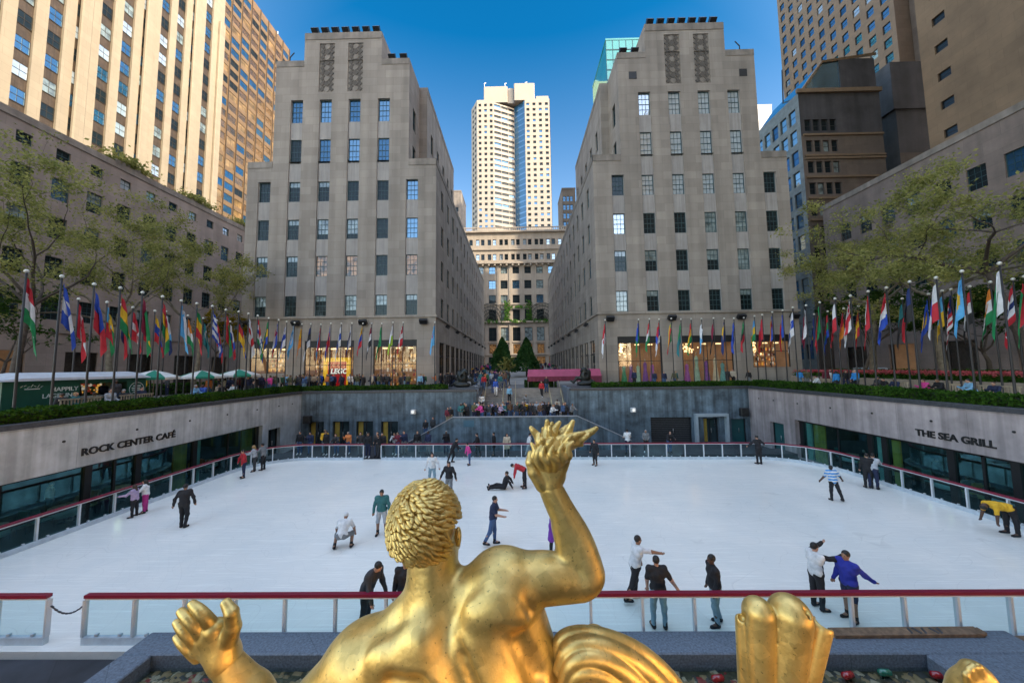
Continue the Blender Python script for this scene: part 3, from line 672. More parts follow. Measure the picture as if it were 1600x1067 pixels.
restaurant('restaurant front of teal glass and black mullions under THE SEA GRILL wall', XR, -1, (26.3, 21.3, 20.5, 17.45, 15.25), (16.3, 13.2, 23.4), ((25.7, 26.1, GRC), (24.6, 25.5, YELC), (20.7, 21.1, GRC), (19.9, 20.3, YELC)))
def table_set(label, x, y, grp):
    t = thing('dining_table', label, 'table', (x, y, FL + .01), rnd.uniform(0, 1.5), grp)
    mb = MB(); mb.lathe((0, 0, 0), [(.25, 0), (.25, .02), (.04, .05), (.04, .70)], 10); mb.build('pedestal', BLACK, t, local=True)
    mb = MB(); mb.lathe((0, 0, 0), [(.60, .34), (.56, .5), (.53, .735), (.52, .75), (.0, .752)], 18); mb.build('tablecloth', CLOTH, t, local=True)
    for k in range(2):
        a = k * math.pi + rnd.uniform(-.3, .3); c = thing('dining_chair', label.replace('table', 'chair beside table') if 0 else label, 'chair', (0, 0, 0))
        bpy.data.objects.remove(c)
    return t
def dchair(label, x, y, rz, m, grp):
    t = thing('dining_chair', label, 'chair', (x, y, FL + .01), rz, grp)
    mb = MB(); mb.cham(-.24, .24, -.24, .24, .40, .48, .03); mb.build('seat', m, t, local=True)
    mb = MB(); mb.obox((0, .25, .72), (.23, 0, 0), (0, .03, .01), (0, .03, .26)); mb.build('backrest', m, t, local=True)
    for a in (-.2, .2):
        for b2 in (-.2, .2): mb = MB(); mb.tube([(a, b2, .40), (a * 1.1, b2 * 1.15, 0)], .018, 6); mb.build('leg', BLACK, t, local=True)
CHY = mat('ochre_upholstery', (0.40, 0.30, 0.07), 0.7); CHT = mat('teal_upholstery', (0.05, 0.20, 0.20), 0.7)
tabs = [('left', XL, 1, 'café table', 'ROCK CENTER CAFÉ'), ('right', XR, -1, 'restaurant table', 'THE SEA GRILL')]
ordn = ['nearest', 'second nearest', 'third nearest', 'fourth nearest', 'fifth nearest', 'farthest']
TABLES = []
for side, X, s, nm, sg in tabs:
    for i, y in enumerate((12.2, 14.2, 16.4, 18.9, 21.6, 24.2)):
        x = X - s * (1.5 + 0.35 * (i % 2)); TABLES.append((x, y, s))
        table_set(f'white clothed {nm}, {ordn[i]} behind the {sg} glass', x, y, 'clothed tables behind the glass')
        for k, dy in enumerate((-0.78, 0.78)):
            dchair(f'{"ochre" if (i + k) % 2 else "teal"} chair on the {"near" if k == 0 else "far"} side of the {ordn[i]} table behind {sg} glass', x, y + dy, math.pi if k == 0 else 0, CHY if (i + k) % 2 else CHT, 'dining chairs behind the glass')

# ------------------------------------------------------------------ stairs and the trapezoid landing wall
STP = mat('stair_stone', (0.24, 0.22, 0.20), 0.8, var=0.25, scale=2)
LZ = 1.5
st = MB(); nst = 18
st.box(-5.5, 5.1, 29.5, YF + .02, FL, LZ)
for i in range(nst):
    y0 = YF + .02 + i * (SY1 - YF - .02) / nst; st.box(SX0 + .004, SX1 - .004, y0, SY1 + .3, (LZ if i == 0 else LZ + (ST - LZ) * i / nst), LZ + (ST - LZ) * (i + 1) / nst - (.004 if i == nst - 1 else 0))
r = thing('staircase', 'wide grey stone staircase rising from the landing to the plaza between stone walls', 'stairs', (0.5, YF, LZ))
st.build('steps', STP, r)
for s, xe in ((-1, -5.5), (1, 5.1)):
    fl = MB()
    for i in range(9):
        x0 = xe + s * i * .45; x1 = xe + s * (i + 1) * .45
        fl.box(min(x0, x1), max(x0, x1), 29.55, YF - .01, FL, LZ - (LZ - FL) * (i + 1) / 10)
    fl.build('side_flight', STP, r)
for x in (SX0 - .0, SX1): sw = MB(); sw.box(x - .16, x + .16, YF + .41, SY1, FL, ST + .25); sw.build('cheek_wall', GRAN, r)
BRASS = mat('pale_brass', (0.55, 0.46, 0.28), 0.35, 0.8)
for x in (-3.2, -1.4, -0.2, 3.2, 4.3):
    h = MB(); sl = (ST - LZ) / (SY1 - YF)
    h.tube([(x, YF - .3, LZ + .0), (x, YF - .3, LZ + .9), (x, SY1 - .2, ST + .75), (x, SY1 + .3, ST + .75), (x, SY1 + .3, ST)], .03, 6)
    for t in (.33, .66): h.tube([(x, YF + t * 4.4, LZ + sl * t * 4.4 + .1), (x, YF + t * 4.4, LZ + .93 + sl * (t * 4.4 + .0))], .022, 6)
    h.build('handrail', BRASS, r)
lw = MB(); pro = [(-9.3, FL), (-9.3, .05), (-5.5, 2.06), (5.0, 2.06), (9.5, .0), (9.5, FL)]
k = len(pro); lw.add([(x, 29.2, z) for x, z in pro] + [(x, 29.5, z) for x, z in pro], [tuple(range(k)), tuple(range(2 * k - 1, k - 1, -1))] + [(i, (i + 1) % k, k + (i + 1) % k, k + i) for i in range(k)])
r = thing('landing_wall', 'blue grey stone wall with sloping ends in front of the central stairs', 'wall', (-.2, 29.3, FL))
lw.build('wall', WALL_B, r)
cp = MB(); cpp = [(-9.3, .052), (-5.52, 2.062), (5.02, 2.062), (9.5, .002)]
for (xa, za), (xb2, zb) in zip(cpp[:-1], cpp[1:]):
    cp.add([(xa, 29.14, za), (xb2, 29.14, zb), (xb2, 29.56, zb), (xa, 29.56, za), (xa, 29.14, za + .06), (xb2, 29.14, zb + .06), (xb2, 29.56, zb + .06), (xa, 29.56, za + .06)], [(0, 3, 2, 1), (4, 5, 6, 7), (0, 1, 5, 4), (2, 3, 7, 6), (0, 4, 7, 3), (1, 2, 6, 5)])
cp.build('coping', mat('granite_pale', (0.30, 0.31, 0.33), 0.6, var=0.3, scale=9), r)
pn = MB(); pn.box(-4.6, -3.7, 29.17, 29.21, 1.3, 1.85); pn.build('vent_panel', mat('blue_panel', (0.06, 0.15, 0.22), 0.5), r)

# ------------------------------------------------------------------ rink barrier
RED = mat('red_rail', (0.20, 0.008, 0.035), 0.35, var=0.06); ALU = mat('white_aluminium', (0.62, 0.66, 0.70), 0.4, 0.1, var=0.08); BOARDG = clear_glass('barrier_glass', (0.78, 0.92, 0.94), 0.025, gtint=(.5, .9, 1))
KICK = mat('kick_board', (0.55, 0.62, 0.68), 0.5, var=0.15, scale=4)
per = [np.array(p) for p in edge] 
def arc_len(pts): return np.concatenate([[0], np.cumsum([np.linalg.norm(pts[i + 1] - pts[i]) for i in range(len(pts) - 1)])])
loop = per + [per[0]]
# start the loop on the near side, running left
Sa = arc_len(loop)
def at(s):
    s = s % Sa[-1]; i = min(int(np.searchsorted(Sa, s, 'right')) - 1, len(loop) - 2); t = (s - Sa[i]) / (Sa[i + 1] - Sa[i] + 1e-9); return loop[i] * (1 - t) + loop[i + 1] * t
def find(p):
    ss = np.linspace(0, Sa[-1], 4000); return float(ss[np.argmin([np.linalg.norm(at(s) - p) for s in ss])])
def barrier(label, s0, s1, step=1.2):
    L = (s1 - s0) % Sa[-1]; n = max(1, round(L / step)); P = [at(s0 + L * i / n) for i in range(n + 1)]
    mid = at(s0 + L / 2); r = thing('rink_barrier', label, 'barrier', (mid[0], mid[1], 0))
    fine = [at(s0 + L * i / (n * 2)) for i in range(n * 2 + 1)]
    def strip(mb, za, zb, hw, m=0):
        for i in range(len(fine) - 1):
            a, b2 = fine[i], fine[i + 1]; t = (b2 - a) / np.linalg.norm(b2 - a); nn = np.array([-t[1], t[0]]) * hw
            vs = [(*(a - nn), za), (*(b2 - nn), za), (*(b2 + nn), za), (*(a + nn), za), (*(a - nn), zb), (*(b2 - nn), zb), (*(b2 + nn), zb), (*(a + nn), zb)]
            fs = [(0, 3, 2, 1), (4, 5, 6, 7), (0, 1, 5, 4), (2, 3, 7, 6)]
            if i == 0: fs.append((0, 4, 7, 3))
            if i == len(fine) - 2: fs.append((1, 2, 6, 5))
            mb.add(vs, fs, m)
    mb = MB(); strip(mb, 1.03, 1.10, .055); mb.build('rail', RED, r)
    mb = MB(); strip(mb, .985, 1.028, .03); mb.build('rail_support', ALU, r)
    mb = MB(); strip(mb, 0.0, .16, .05); mb.build('kick_board', KICK, r)
    for i, p in enumerate(P):
        a = P[max(i - 1, 0)]; b2 = P[min(i + 1, n)]; t = (b2 - a) / np.linalg.norm(b2 - a); nn = np.array([-t[1], t[0]])
        q = MB(); q.obox((p[0], p[1], .575), (*(t * .028), 0), (*(nn * .045), 0), (0, 0, .41)); q.build('post', ALU, r)
    for i in range(n):
        a, b2 = P[i], P[i + 1]; t = (b2 - a) / np.linalg.norm(b2 - a); nn = np.array([-t[1], t[0]]); a2, b3 = a + t * .035, b2 - t * .035
        q = MB(); q.add([(*(a2 + nn * .006 * sg), z) for sg in (-1, 1) for z in (.17, .98)] + [(*(b3 + nn * .006 * sg), z) for sg in (-1, 1) for z in (.17, .98)], [(0, 1, 5, 4)], 0)
        for tt in (.25, .75):
            c = a2 * (1 - tt) + b3 * tt
            q.obox((c[0], c[1], .2), (*(t * .03), 0), (*(nn * .03), 0), (0, 0, .025), 1)
        q.build('glass_panel', [BOARDG, ALU], r)
    return r, P
sg_near_l = find((-11.1, 8.3)); sg_near_r = find((-10.2, 8.3)); sg_far_l = find((-10.75, 24.06)); sg_far_r = find((-9.5, 24.03))
# `edge` runs counter-clockwise: near side left to right, right side, far side right to left, left side
bar_n, PN_ = barrier('straight glass rink barrier with red rail along the near ice edge behind the statue', sg_near_r, find((12.25, 8.3)))
bar_r, PR_ = barrier('long curved glass rink barrier with red rail along the right and far ice edges', find((13.2, 8.3)), sg_far_r)
bar_l, PL_ = barrier('shorter glass rink barrier with red rail along the café side of the ice', sg_far_l, sg_near_l)
# chain across the near gap
c = MB(); xa, xb_ = -11.03, -10.27; ns = 17
for i in range(ns):
    t0 = i / ns; t1 = (i + 1) / ns; z0 = .84 - .17 * 4 * t0 * (1 - t0); z1 = .84 - .17 * 4 * t1 * (1 - t1); x0 = xa + (xb_ - xa) * t0; x1 = xa + (xb_ - xa) * t1
    c.tube([(x0 - .008, 8.3, z0), (x1 + .008, 8.3, z1)], .014 if i % 2 else .02, 5)
tag(c.build('chain', mat('dark_steel', (0.08, 0.08, 0.09), 0.4, 0.8)), 'dark chain hanging across the gap in the near rink barrier', 'chain')

# ------------------------------------------------------------------ fountain basin in front
r = thing('fountain_basin', 'grey granite fountain basin with wide coping in front of the rink', 'basin', (0.8, 6.5, FL))
b2 = MB(); b2.cham(-8.45, 10.7, 7.55, 8.17, -.28, .36, .025); b2.build('coping', GRAN, r)
b2 = MB(); b2.cham(-8.45, -7.78, 2.0, 7.546, -.28, .356, .025); b2.build('side_coping', GRAN, r); b2 = MB(); b2.cham(8.25, 10.35, 2.0, 7.546, -.28, .356, .025); b2.build('side_coping', GRAN, r)
b2 = MB(); b2.box(-8.3, 10.5, 7.62, 8.0, FL, -.285); b2.box(-8.3, -7.85, 2.0, 7.6, FL, -.285); b2.box(8.35, 10.2, 2, 7.6, FL, -.285); b2.build('plinth', GRAN_D, r)
b2 = MB(); b2.box(-7.775, 8.245, 2.0, 7.545, FL + .002, .02); b2.build('basin_floor', mat('wet_stone', (0.07, 0.07, 0.042), 0.45, var=0.9, scale=5, bump=0.6, bscale=9), r)
WAT = clear_glass('pool_water', (0.80, 0.86, 0.82), 0.05, 0.05)
w = MB(); w.quad((-7.77, 2.0, .10), (8.24, 2.0, .10), (8.24, 7.54, .10), (-7.77, 7.54, .10)); structure('pool_water', w, WAT)
# pebbles, coins and fallen leaves on the basin floor
N = 3200; rg = np.random.default_rng(3); V = []; F = []; MI = []
for i in range(N):
    x = rg.uniform(-7.7, 8.2); y = rg.uniform(5.6, 7.5) if rg.random() < .8 else rg.uniform(2.5, 5.6); a = rg.uniform(.03, .10); bb = a * rg.uniform(.4, .9); th = rg.uniform(0, 3.14); z = .022
    o = len(V); ct, stt = math.cos(th), math.sin(th); dz = rg.uniform(.006, .035)
    for u, v2, zz in ((-a, -bb, 0), (a, -bb, 0), (a, bb, 0), (-a, bb, 0), (-a * .6, -bb * .6, dz), (a * .6, -bb * .6, dz), (a * .6, bb * .6, dz), (-a * .6, bb * .6, dz)): V.append((x + u * ct - v2 * stt, y + u * stt + v2 * ct, z + zz))
    for f in ((4, 5, 6, 7), (0, 1, 5, 4), (1, 2, 6, 5), (2, 3, 7, 6), (3, 0, 4, 7)): F.append([o + q for q in f])
    MI += [int(rg.choice(4, p=[.45, .3, .2, .05]))] * 5
me = np_mesh('pebbles', V, F, [mat('pebble_tan', (0.30, 0.21, 0.11), .6), mat('pebble_dark', (0.06, 0.06, 0.06), .5), mat('pebble_pale', (0.42, 0.36, 0.27), .5), mat('leaf_red', (0.30, 0.04, 0.04), .6)], MI)
tag(link('pebbles', me), 'pebbles, coins and fallen leaves scattered on the basin floor', 'pebbles', kind='stuff')
def pool_lamp(label, px, py, col, name):
    p = gp(px, py, .15); t = thing('pool_lamp', label, 'lamp', (p[0], p[1], .021), rnd.uniform(-.5, .5), 'coloured lamps in the fountain basin')
    q = MB(); q.tube([(-.05, 0, 0), (-.05, 0, .07)], .02, 8); q.tube([(.05, 0, 0), (.05, 0, .07)], .02, 8); q.build('bracket', BLACK, t, local=True)
    q = MB(); q.tube([(-.13, 0, .11), (-.1, 0, .11), (.08, 0, .12), (.12, 0, .12)], [.03, .062, .062, .035], 12); q.build('lamp_glass', mat(name, col, .1, var=.6, scale=30, coat=.8), t, local=True)
pool_lamp('red glass pool lamp directly beyond the tall golden drapery end', 1325, 1053, (0.28, 0.008, 0.014), 'lamp_red')
pool_lamp('green glass pool lamp between two red ones in the basin', 1383, 1049, (0.012, 0.13, 0.085), 'lamp_green')
pool_lamp('red glass pool lamp nearest the golden foot', 1466, 1053, (0.28, 0.008, 0.014), 'lamp_red')
pool_lamp('red glass pool lamp between golden scarf coil and tall drapery', 1122, 1058, (0.28, 0.008, 0.014), 'lamp_red')
# wooden plank left lying on the coping, and a bracket box beside it
WOOD = mat('worn_wood', (0.20, 0.13, 0.08), 0.7, var=0.4, scale=6, streak=(9, .3))
r = thing('wooden_plank', 'weathered brown board with dark lettering lying on the granite coping', 'plank', (8.4, 8.05, .362), 0.0)
q = MB(); q.obox((0, -.02, .045), (1.6, .012, 0), (0, .10, .01), (0, -.005, .04)); q.obox((1.55, -.02, .05), (.12, .02, 0), (0, .08, 0), (0, 0, .032)); q.build('board', WOOD, r, local=True)
q = MB()
for i, dx in enumerate((.10, .25, .40, .62, .74)): q.obox((dx, -.02, .087 + .0), (.03, .012, 0), (-.03 if i % 2 else .02, .07, .007), (0, 0, .003))
q.build('lettering', GRAN_D, r, local=True)
r = thing('bronze_trough', 'brown metal trough behind the right end of the granite basin', 'trough', (10.9, 8.0, FL), 0)
q = MB(); q.cham(-.45, 1.1, -.13, .13, .93, 1.03, .02); q.box(-.5, 1.15, -.17, .17, .80, .925); q.build('trough', WOOD, r, local=True)
q = MB(); q.box(-.3, -.2, -.1, .1, 0, .80); q.box(.8, .9, -.1, .1, 0, .80); q.build('leg', GRAN_D, r, local=True)
# ------------------------------------------------------------------ the two stone buildings flanking the garden
def pick(weights):
    t = rnd.random() * sum(w for _, w in weights)
    for g_, w in weights:
        t -= w
        if t <= 0: return g_
    return weights[-1][0]
SHOPW = mat('shop_back_wall', (0.30, 0.165, 0.085), 0.7, var=0.30, scale=0.7, emit=0.13)  # faint glow put into the wall as the shop's interior light
SHOPD = mat('shop_dark', (0.05, 0.04, 0.035), 0.7, var=0.5, scale=2)
SHOPG = clear_glass('shop_glass', (0.86, 0.84, 0.80), 0.07)
SHOPL = mat('shop_lights', (1.0, 0.72, 0.36), 0.5, var=0, emit=0.95)
COLS_W = [11.9, 15.35, 18.85, 22.3, 25.75, 29.25]
ROWS = [(13.5, 2.35), (18.1, 2.4), (22.45, 2.4), (27.0, 2.4), (31.9, 2.95), (36.85, 2.75)]
def stone_building(sx, label, glass_fn):
    FY, BY = 38.0, 95.0; A, Bx = 9.1, 31.3
    root = thing('stone_building', label, 'building', (sx * 20.2, FY, ST))
    def P(u): return (sx * u, FY)
    wall = MB(); sp = MB(); items = []
    def front(x0, x1, z0, z1, cols, rows, shops=()):
        """front wall between |X| x0..x1 with full-height window slots"""
        holes = []
        for c in cols:
            zz = [r[0] for r in rows]; holes.append((c - .72 - x0, c + .72 - x0, max(z0, rows[0][0] - rows[0][1] / 2 - .05), min(z1, rows[-1][0] + rows[-1][1] / 2)))
        facade(wall, (sx * x0, FY), (sx, 0), (0, -1), x1 - x0, z0, z1, holes + [(a - x0, b_ - x0, c, d) for a, b_, c, d in shops], .12)
        for c in cols:
            h = [(c - .66 - x0, c + .66 - x0, r[0] - r[1] / 2, r[0] + r[1] / 2) for r in rows]
            za, zb = max(z0, rows[0][0] - rows[0][1] / 2 - .05), min(z1, rows[-1][0] + rows[-1][1] / 2)
            facade(sp, (sx * (c - .72), FY + .12), (sx, 0), (0, -1), 1.44, za, zb, [(.06, 1.38, q[2], q[3]) for q in h], .2)
            for r in rows: items.append((sx * c, FY + .26, r[0], 0, -1, 1.32, r[1], glass_fn(c, r[0]), 3, 4))
    shops = [(11.2, 16.1, ST + .1, 9.5), (18.3, 23.9, ST + .1, 9.5), (26.0, 30.1, 5.9, 9.5)]
    front(A, Bx, ST, 30.6, [COLS_W[0], COLS_W[5]], ROWS[:4], shops)
    wall2 = wall
    # the four inner columns run on into the taller block: cut their slots too
    wall.v.clear(); wall.f.clear(); wall.m.clear(); wall.sm.clear(); sp.v.clear(); sp.f.clear(); sp.m.clear(); sp.sm.clear(); items.clear()
    def slots(cols, za, zb): return [(c - .72, c + .72, za, zb) for c in cols]
    lowslots = slots([COLS_W[0], COLS_W[5]], 12.28, 28.2) + slots(COLS_W[1:5], 12.28, 30.6)
    facade(wall, (sx * A, FY), (sx, 0), (0, -1), Bx - A, ST, 30.6, [(a - A, b_ - A, c, d) for a, b_, c, d in lowslots + shops], .12)
    facade(wall, (sx * 12.35, FY), (sx, 0), (0, -1), 28.4 - 12.35, 30.6, 43.2, [(a - 12.35, b_ - 12.35, c, d) for a, b_, c, d in slots(COLS_W[1:5], 30.6, 38.25) + [(17.95, 19.75, 39.2, 43.2), (21.4, 23.2, 39.2, 43.2)]], .12)
    facade(wall, (sx * 15.7, FY), (sx, 0), (0, -1), 25.05 - 15.7, 43.2, 46.7, [(a - 15.7, b_ - 15.7, c, d) for a, b_, c, d in [(17.95, 19.75, 43.2, 45.4), (21.4, 23.2, 43.2, 45.4)]], .12)
    for i, c in enumerate(COLS_W):
        rows = ROWS if 0 < i < 5 else ROWS[:4]
        za, zb = 12.28, rows[-1][0] + rows[-1][1] / 2 + .02
        facade(sp, (sx * (c - .72), FY + .12), (sx, 0), (0, -1), 1.44, za, zb, [(.06, 1.38, r[0] - r[1] / 2, r[0] + r[1] / 2) for r in rows], .2)
        for r in rows: items.append((sx * c, FY + .26, r[0], 0, -1, 1.32, r[1], glass_fn(c, r[0]), 3, 4))
    # side facing the garden: lower wall, set-back upper wall with the two steps
    sw_cols = [41.3 + 3.62 * i for i in range(15)]
    sholes = [(y - .6 - FY, y + .6 - FY, r[0] - r[1] / 2, r[0] + r[1] / 2) for y in sw_cols for r in ROWS[:4]]
    shop2 = [(y - 1.35 - FY, y + 1.35 - FY, ST + .1, 9.3) for y in sw_cols]
    facade(wall, (sx * A, FY), (0, 1), (-sx, 0), BY - FY, ST, 30.6, sholes + shop2, .22)
    for y in sw_cols:
        for r in ROWS[:4]: items.append((sx * (A + .2), y, r[0], -sx, 0, 1.2, r[1], pick([(G_DARK, 6), (G_DEEP, 3), (G_BLIND, 2)]), 2, 4))
    UX, SY = 11.35, 42.3
    facade(wall, (sx * 12.35, FY), (0, 1), (-sx, 0), SY - FY, 30.6, 43.2, [(1.5, 2.7, r[0] - r[1] / 2, r[0] + r[1] / 2) for r in ROWS[4:]], .22)
    for r in ROWS[4:]: items.append((sx * 12.55, FY + 2.1, r[0], -sx, 0, 1.2, r[1], G_DARK, 2, 4))
    wall.quad((sx * 12.35, SY, 30.6), (sx * UX, SY, 30.6), (sx * UX, SY, 43.2), (sx * 12.35, SY, 43.2))
    up = [y for y in sw_cols if 43.5 < y < 60]
    facade(wall, (sx * UX, SY), (0, 1), (-sx, 0), 61 - SY, 30.6, 43.2, [(y - .6 - SY, y + .6 - SY, r[0] - r[1] / 2, r[0] + r[1] / 2) for y in up for r in ROWS[4:]], .22)
    for y in up:
        for r in ROWS[4:]: items.append((sx * (UX + .2), y, r[0], -sx, 0, 1.2, r[1], pick([(G_DARK, 5), (G_DEEP, 3)]), 2, 4))
    # backs, outer sides and roofs
    def q(*p): wall.quad(*[(sx * a, y, z) for a, y, z in p])
    q((Bx, FY, ST), (Bx, BY, ST), (Bx, BY, 30.6), (Bx, FY, 30.6)); q((A, BY, ST), (Bx, BY, ST), (Bx, BY, 30.6), (A, BY, 30.6))
    q((A, FY, 30.6), (Bx, FY, 30.6), (Bx, BY, 30.6), (A, BY, 30.6))
    q((28.4, FY, 30.6), (28.4, 61, 30.6), (28.4, 61, 43.2), (28.4, FY, 43.2)); q((UX, 61, 30.6), (28.4, 61, 30.6), (28.4, 61, 43.2), (UX, 61, 43.2))
    q((12.35, FY, 43.2), (28.4, FY, 43.2), (28.4, 61, 43.2), (12.35, 61, 43.2)); q((UX, SY, 43.2), (12.35, SY, 43.2), (12.35, 61, 43.2), (UX, 61, 43.2))
    for x in (15.7, 25.05): q((x, FY, 43.2), (x, 46, 43.2), (x, 46, 46.7), (x, FY, 46.7))
    q((15.7, 46, 43.2), (25.05, 46, 43.2), (25.05, 46, 46.7), (15.7, 46, 46.7)); q((15.7, FY, 46.7), (25.05, FY, 46.7), (25.05, 46, 46.7), (15.7, 46, 46.7))
    wall.build('wall', LIME, root); sp.build('spandrel', LIME_P, root)
    # weathered parapet bands, string course, cornice
    pb = MB()
    def band(x0, x1, y0, y1, z0, z1, pr=.05):
        a, b_ = sorted((sx * x0, sx * x1)); pb.box(a, b_, y0, y1, z0, z1)
    band(15.7, 25.05, FY - .05, FY, 45.9, 46.75); band(12.35, 15.69, FY - .04, FY, 42.5, 43.25); band(25.06, 28.4, FY - .04, FY, 42.5, 43.25)
    band(28.41, Bx, FY - .05, FY, 29.9, 30.66); band(A - .05, 12.34, FY - .05, FY, 29.9, 30.66)
    band(A - .05, A, FY - .05, BY, 29.9, 30.66); band(UX - .04, UX, SY, 61, 42.5, 43.25)
    pb.build('parapet_band', LIME_D, root)
    sc = MB(); a, b_ = sorted((sx * (A - .14), sx * (Bx + .14)))
    sc.box(a, b_, FY - .14, FY - .002, 12.02, 12.26); a, b_ = sorted((sx * (A - .14), sx * (A - .002))); sc.box(a, b_, FY - .002, BY, 12.02, 12.26)
    sc.build('string_course', LIME, root)
    # carved openwork panels near the top, shaded openings painted as dark lozenges
    for xc in (18.85, 22.3):
        pl = MB(); pl.box(sx * xc - .9, sx * xc + .9, FY + .10, FY + .3, 39.2, 45.4)
        for k in range(9):
            z = 39.6 + k * .68
            pl.obox((sx * xc, FY + .08, z), (.20, 0, .20), (0, .03, 0), (-.20, 0, .20), 1 if k % 2 else 0)
            for s in (-1, 1):
                pl.obox((sx * xc + s * .58, FY + .08, z), (.14, 0, .14), (0, .03, 0), (-.14, 0, .14), 1)
                pl.obox((sx * xc + s * .40, FY + .085, z + .34), (.10, 0, .10), (0, .03, 0), (-.10, 0, .10), 1)
        pl.build('carved_panel', [LIME_D, mat('carved_shade', (.12, .105, .09), .9)], root)
    for xc in ([14.1, 27.0] if sx > 0 else []):
        v = MB(); v.box(xc - .45, xc + .45, FY - .03, FY + .02, 39.9, 40.8); v.build('vent', BLACK, root)
    put_windows(root, items)
    # floodlights along the roof and under the cornice
    for k in range(7):
        x = sx * (16.5 + k * 1.25); fl = MB(); fl.obox((x, FY + .35, 47.35), (.38, 0, 0), (0, .18, .22), (0, -.28, .24)); fl.tube([(x, FY + .4, 46.7), (x, FY + .4, 47.1)], .05, 6); fl.build('floodlight', BLACK, root)
    for x in (13.2, 14.6): fl = MB(); fl.obox((sx * x, FY + .45, 43.85), (.4, 0, 0), (0, .18, .2), (0, -.24, .24)); fl.tube([(sx * x, FY + .5, 43.2), (sx * x, FY + .5, 43.7)], .05, 6); fl.build('floodlight', BLACK, root)
    for x in (10.4, 17.2, 24.8, 30.6): fl = MB(); fl.obox((sx * x, FY - .35, 11.5), (.42, 0, 0), (0, .14, .12), (0, -.16, .2)); fl.box(sx * x - .05, sx * x + .05, FY - .3, FY, 11.55, 11.65); fl.build('floodlight', BLACK, root)
    for i, y in enumerate(sw_cols[::2]): fl = MB(); fl.obox((sx * (A - .35), y + 1.8, 11.5), (.16, 0, -.1), (0, .36, 0), (.12, 0, .18)); fl.build('floodlight', BLACK, root)
    q_ = MB(); q_.tube([(sx * 27.2, FY + .6, 43.2), (sx * 27.2, FY + .6, 44.3), (sx * 26.7, FY + .6, 44.9)], .06, 6); q_.build('aerial', BLACK, root)
    # shop windows on the front
    for i, (a, b_, z0, z1) in enumerate(shops):
        s = thing('tmp', None, None); bpy.data.objects.remove(s)
        q_ = MB(); x0, x1 = sorted((sx * a, sx * b_))
        w = x1 - x0
        q_.quad((x0, FY + 2.2, z0), (x1, FY + 2.2, z0), (x1, FY + 2.2, z1), (x0, FY + 2.2, z1), 0)
        for x in (x0, x1): q_.quad((x, FY + .12, z0), (x, FY + 2.2, z0), (x, FY + 2.2, z1), (x, FY + .12, z1), 0)
        q_.quad((x0, FY + .12, z1), (x1, FY + .12, z1), (x1, FY + 2.2, z1), (x0, FY + 2.2, z1), 1); q_.quad((x0, FY + .12, z0), (x1, FY + .12, z0), (x1, FY + 2.2, z0), (x0, FY + 2.2, z0), 1)
        q_.build('shop_recess', [SHOPW, SHOPD], root)
        f = MB(); f.box(x0, x1, FY + .08, FY + .16, z1 - .75, z1 - .002); f.box(x0, x0 + .1, FY + .08, FY + .16, z0, z1 - .75); f.box(x1 - .1, x1, FY + .08, FY + .16, z0, z1 - .75)
        f.box(x0 + .1, x1 - .1, FY + .09, FY + .15, z0 + (z1 - z0) * .48, z0 + (z1 - z0) * .48 + .06); f.box((x0 + x1) / 2 - .03, (x0 + x1) / 2 + .03, FY + .09, FY + .15, z0, z1 - .75)
        fo = f.build('shop_frame', BLACK, root)
        q_ = MB(); q_.quad((x0, FY + .12, z0), (x1, FY + .12, z0), (x1, FY + .12, z1), (x0, FY + .12, z1)); q_.build('shop_glass', SHOPG, root)
        for k in range(3): 
            q_ = MB(); q_.box(x0 + w * (.15 + .3 * k), x0 + w * (.25 + .3 * k), FY + .8, FY + 1.0, z1 - .95, z1 - .82); q_.build('shop_light', SHOPL, root)
    for y in sw_cols:
        q_ = MB(); q_.quad((sx * (A + 1.4), y - 1.35, ST), (sx * (A + 1.4), y + 1.35, ST), (sx * (A + 1.4), y + 1.35, 9.3), (sx * (A + 1.4), y - 1.35, 9.3), 0)
        for yy in (y - 1.35, y + 1.35): q_.quad((sx * (A + .2), yy, ST), (sx * (A + 1.4), yy, ST), (sx * (A + 1.4), yy, 9.3), (sx * (A + .2), yy, 9.3), 1)
        q_.build('side_shop', [SHOPW if (sx > 0 and y < 46) or rnd.random() < .25 else SHOPD, SHOPD], root)
        q_ = MB(); x = sx * (A + .18); q_.quad((x, y - 1.35, ST), (x, y + 1.35, ST), (x, y + 1.35, 9.3), (x, y - 1.35, 9.3), 0)
        for yy in (y - 1.31, y, y + 1.31): q_.box(x - .05, x + .05, yy - .04, yy + .04, ST, 9.3, 1)
        q_.box(x - .05, x + .05, y - 1.35, y + 1.35, 7.6, 7.75, 1); q_.build('side_shop_glass', [clear_glass('shop_glass_teal', (.55, .66, .66), .12), BLACK], root)
    return root, shops
def gl_left(c, z):
    if z > 30: return pick([(G_DEEP, 7), (G_SKY, 2), (G_DARK, 2)])
    if z > 25: return pick([(G_SKY, 1.5), (G_DARK, 3), (BL1, 2), (BL2, 1.5)])
    if 17 < z < 19 and c < 24: return pick([(G_WARM, 4), (G_DARK, 2)])
    return pick([(G_DARK, 4), (BL1, 2.5), (BL2, 2), (BL3, 1.5), (G_BLIND, .8), (G_SKY, .6)])
def gl_right(c, z):
    if z > 30: return G_BRIGHT
    if z > 25: return G_BRIGHT if c < 27 and rnd.random() < .8 else G_DARK
    if z > 21 and c < 14: return G_BRIGHT
    return pick([(G_DARK, 7), (BL1, 1.5), (BL2, 1.5), (G_BLIND, .6)])
bl_l, _ = stone_building(-1, 'stepped limestone building left of the garden, shop windows at its base', gl_left)
bl_r, _ = stone_building(1, 'stepped limestone building right of the garden, gowns in its shop windows', gl_right)

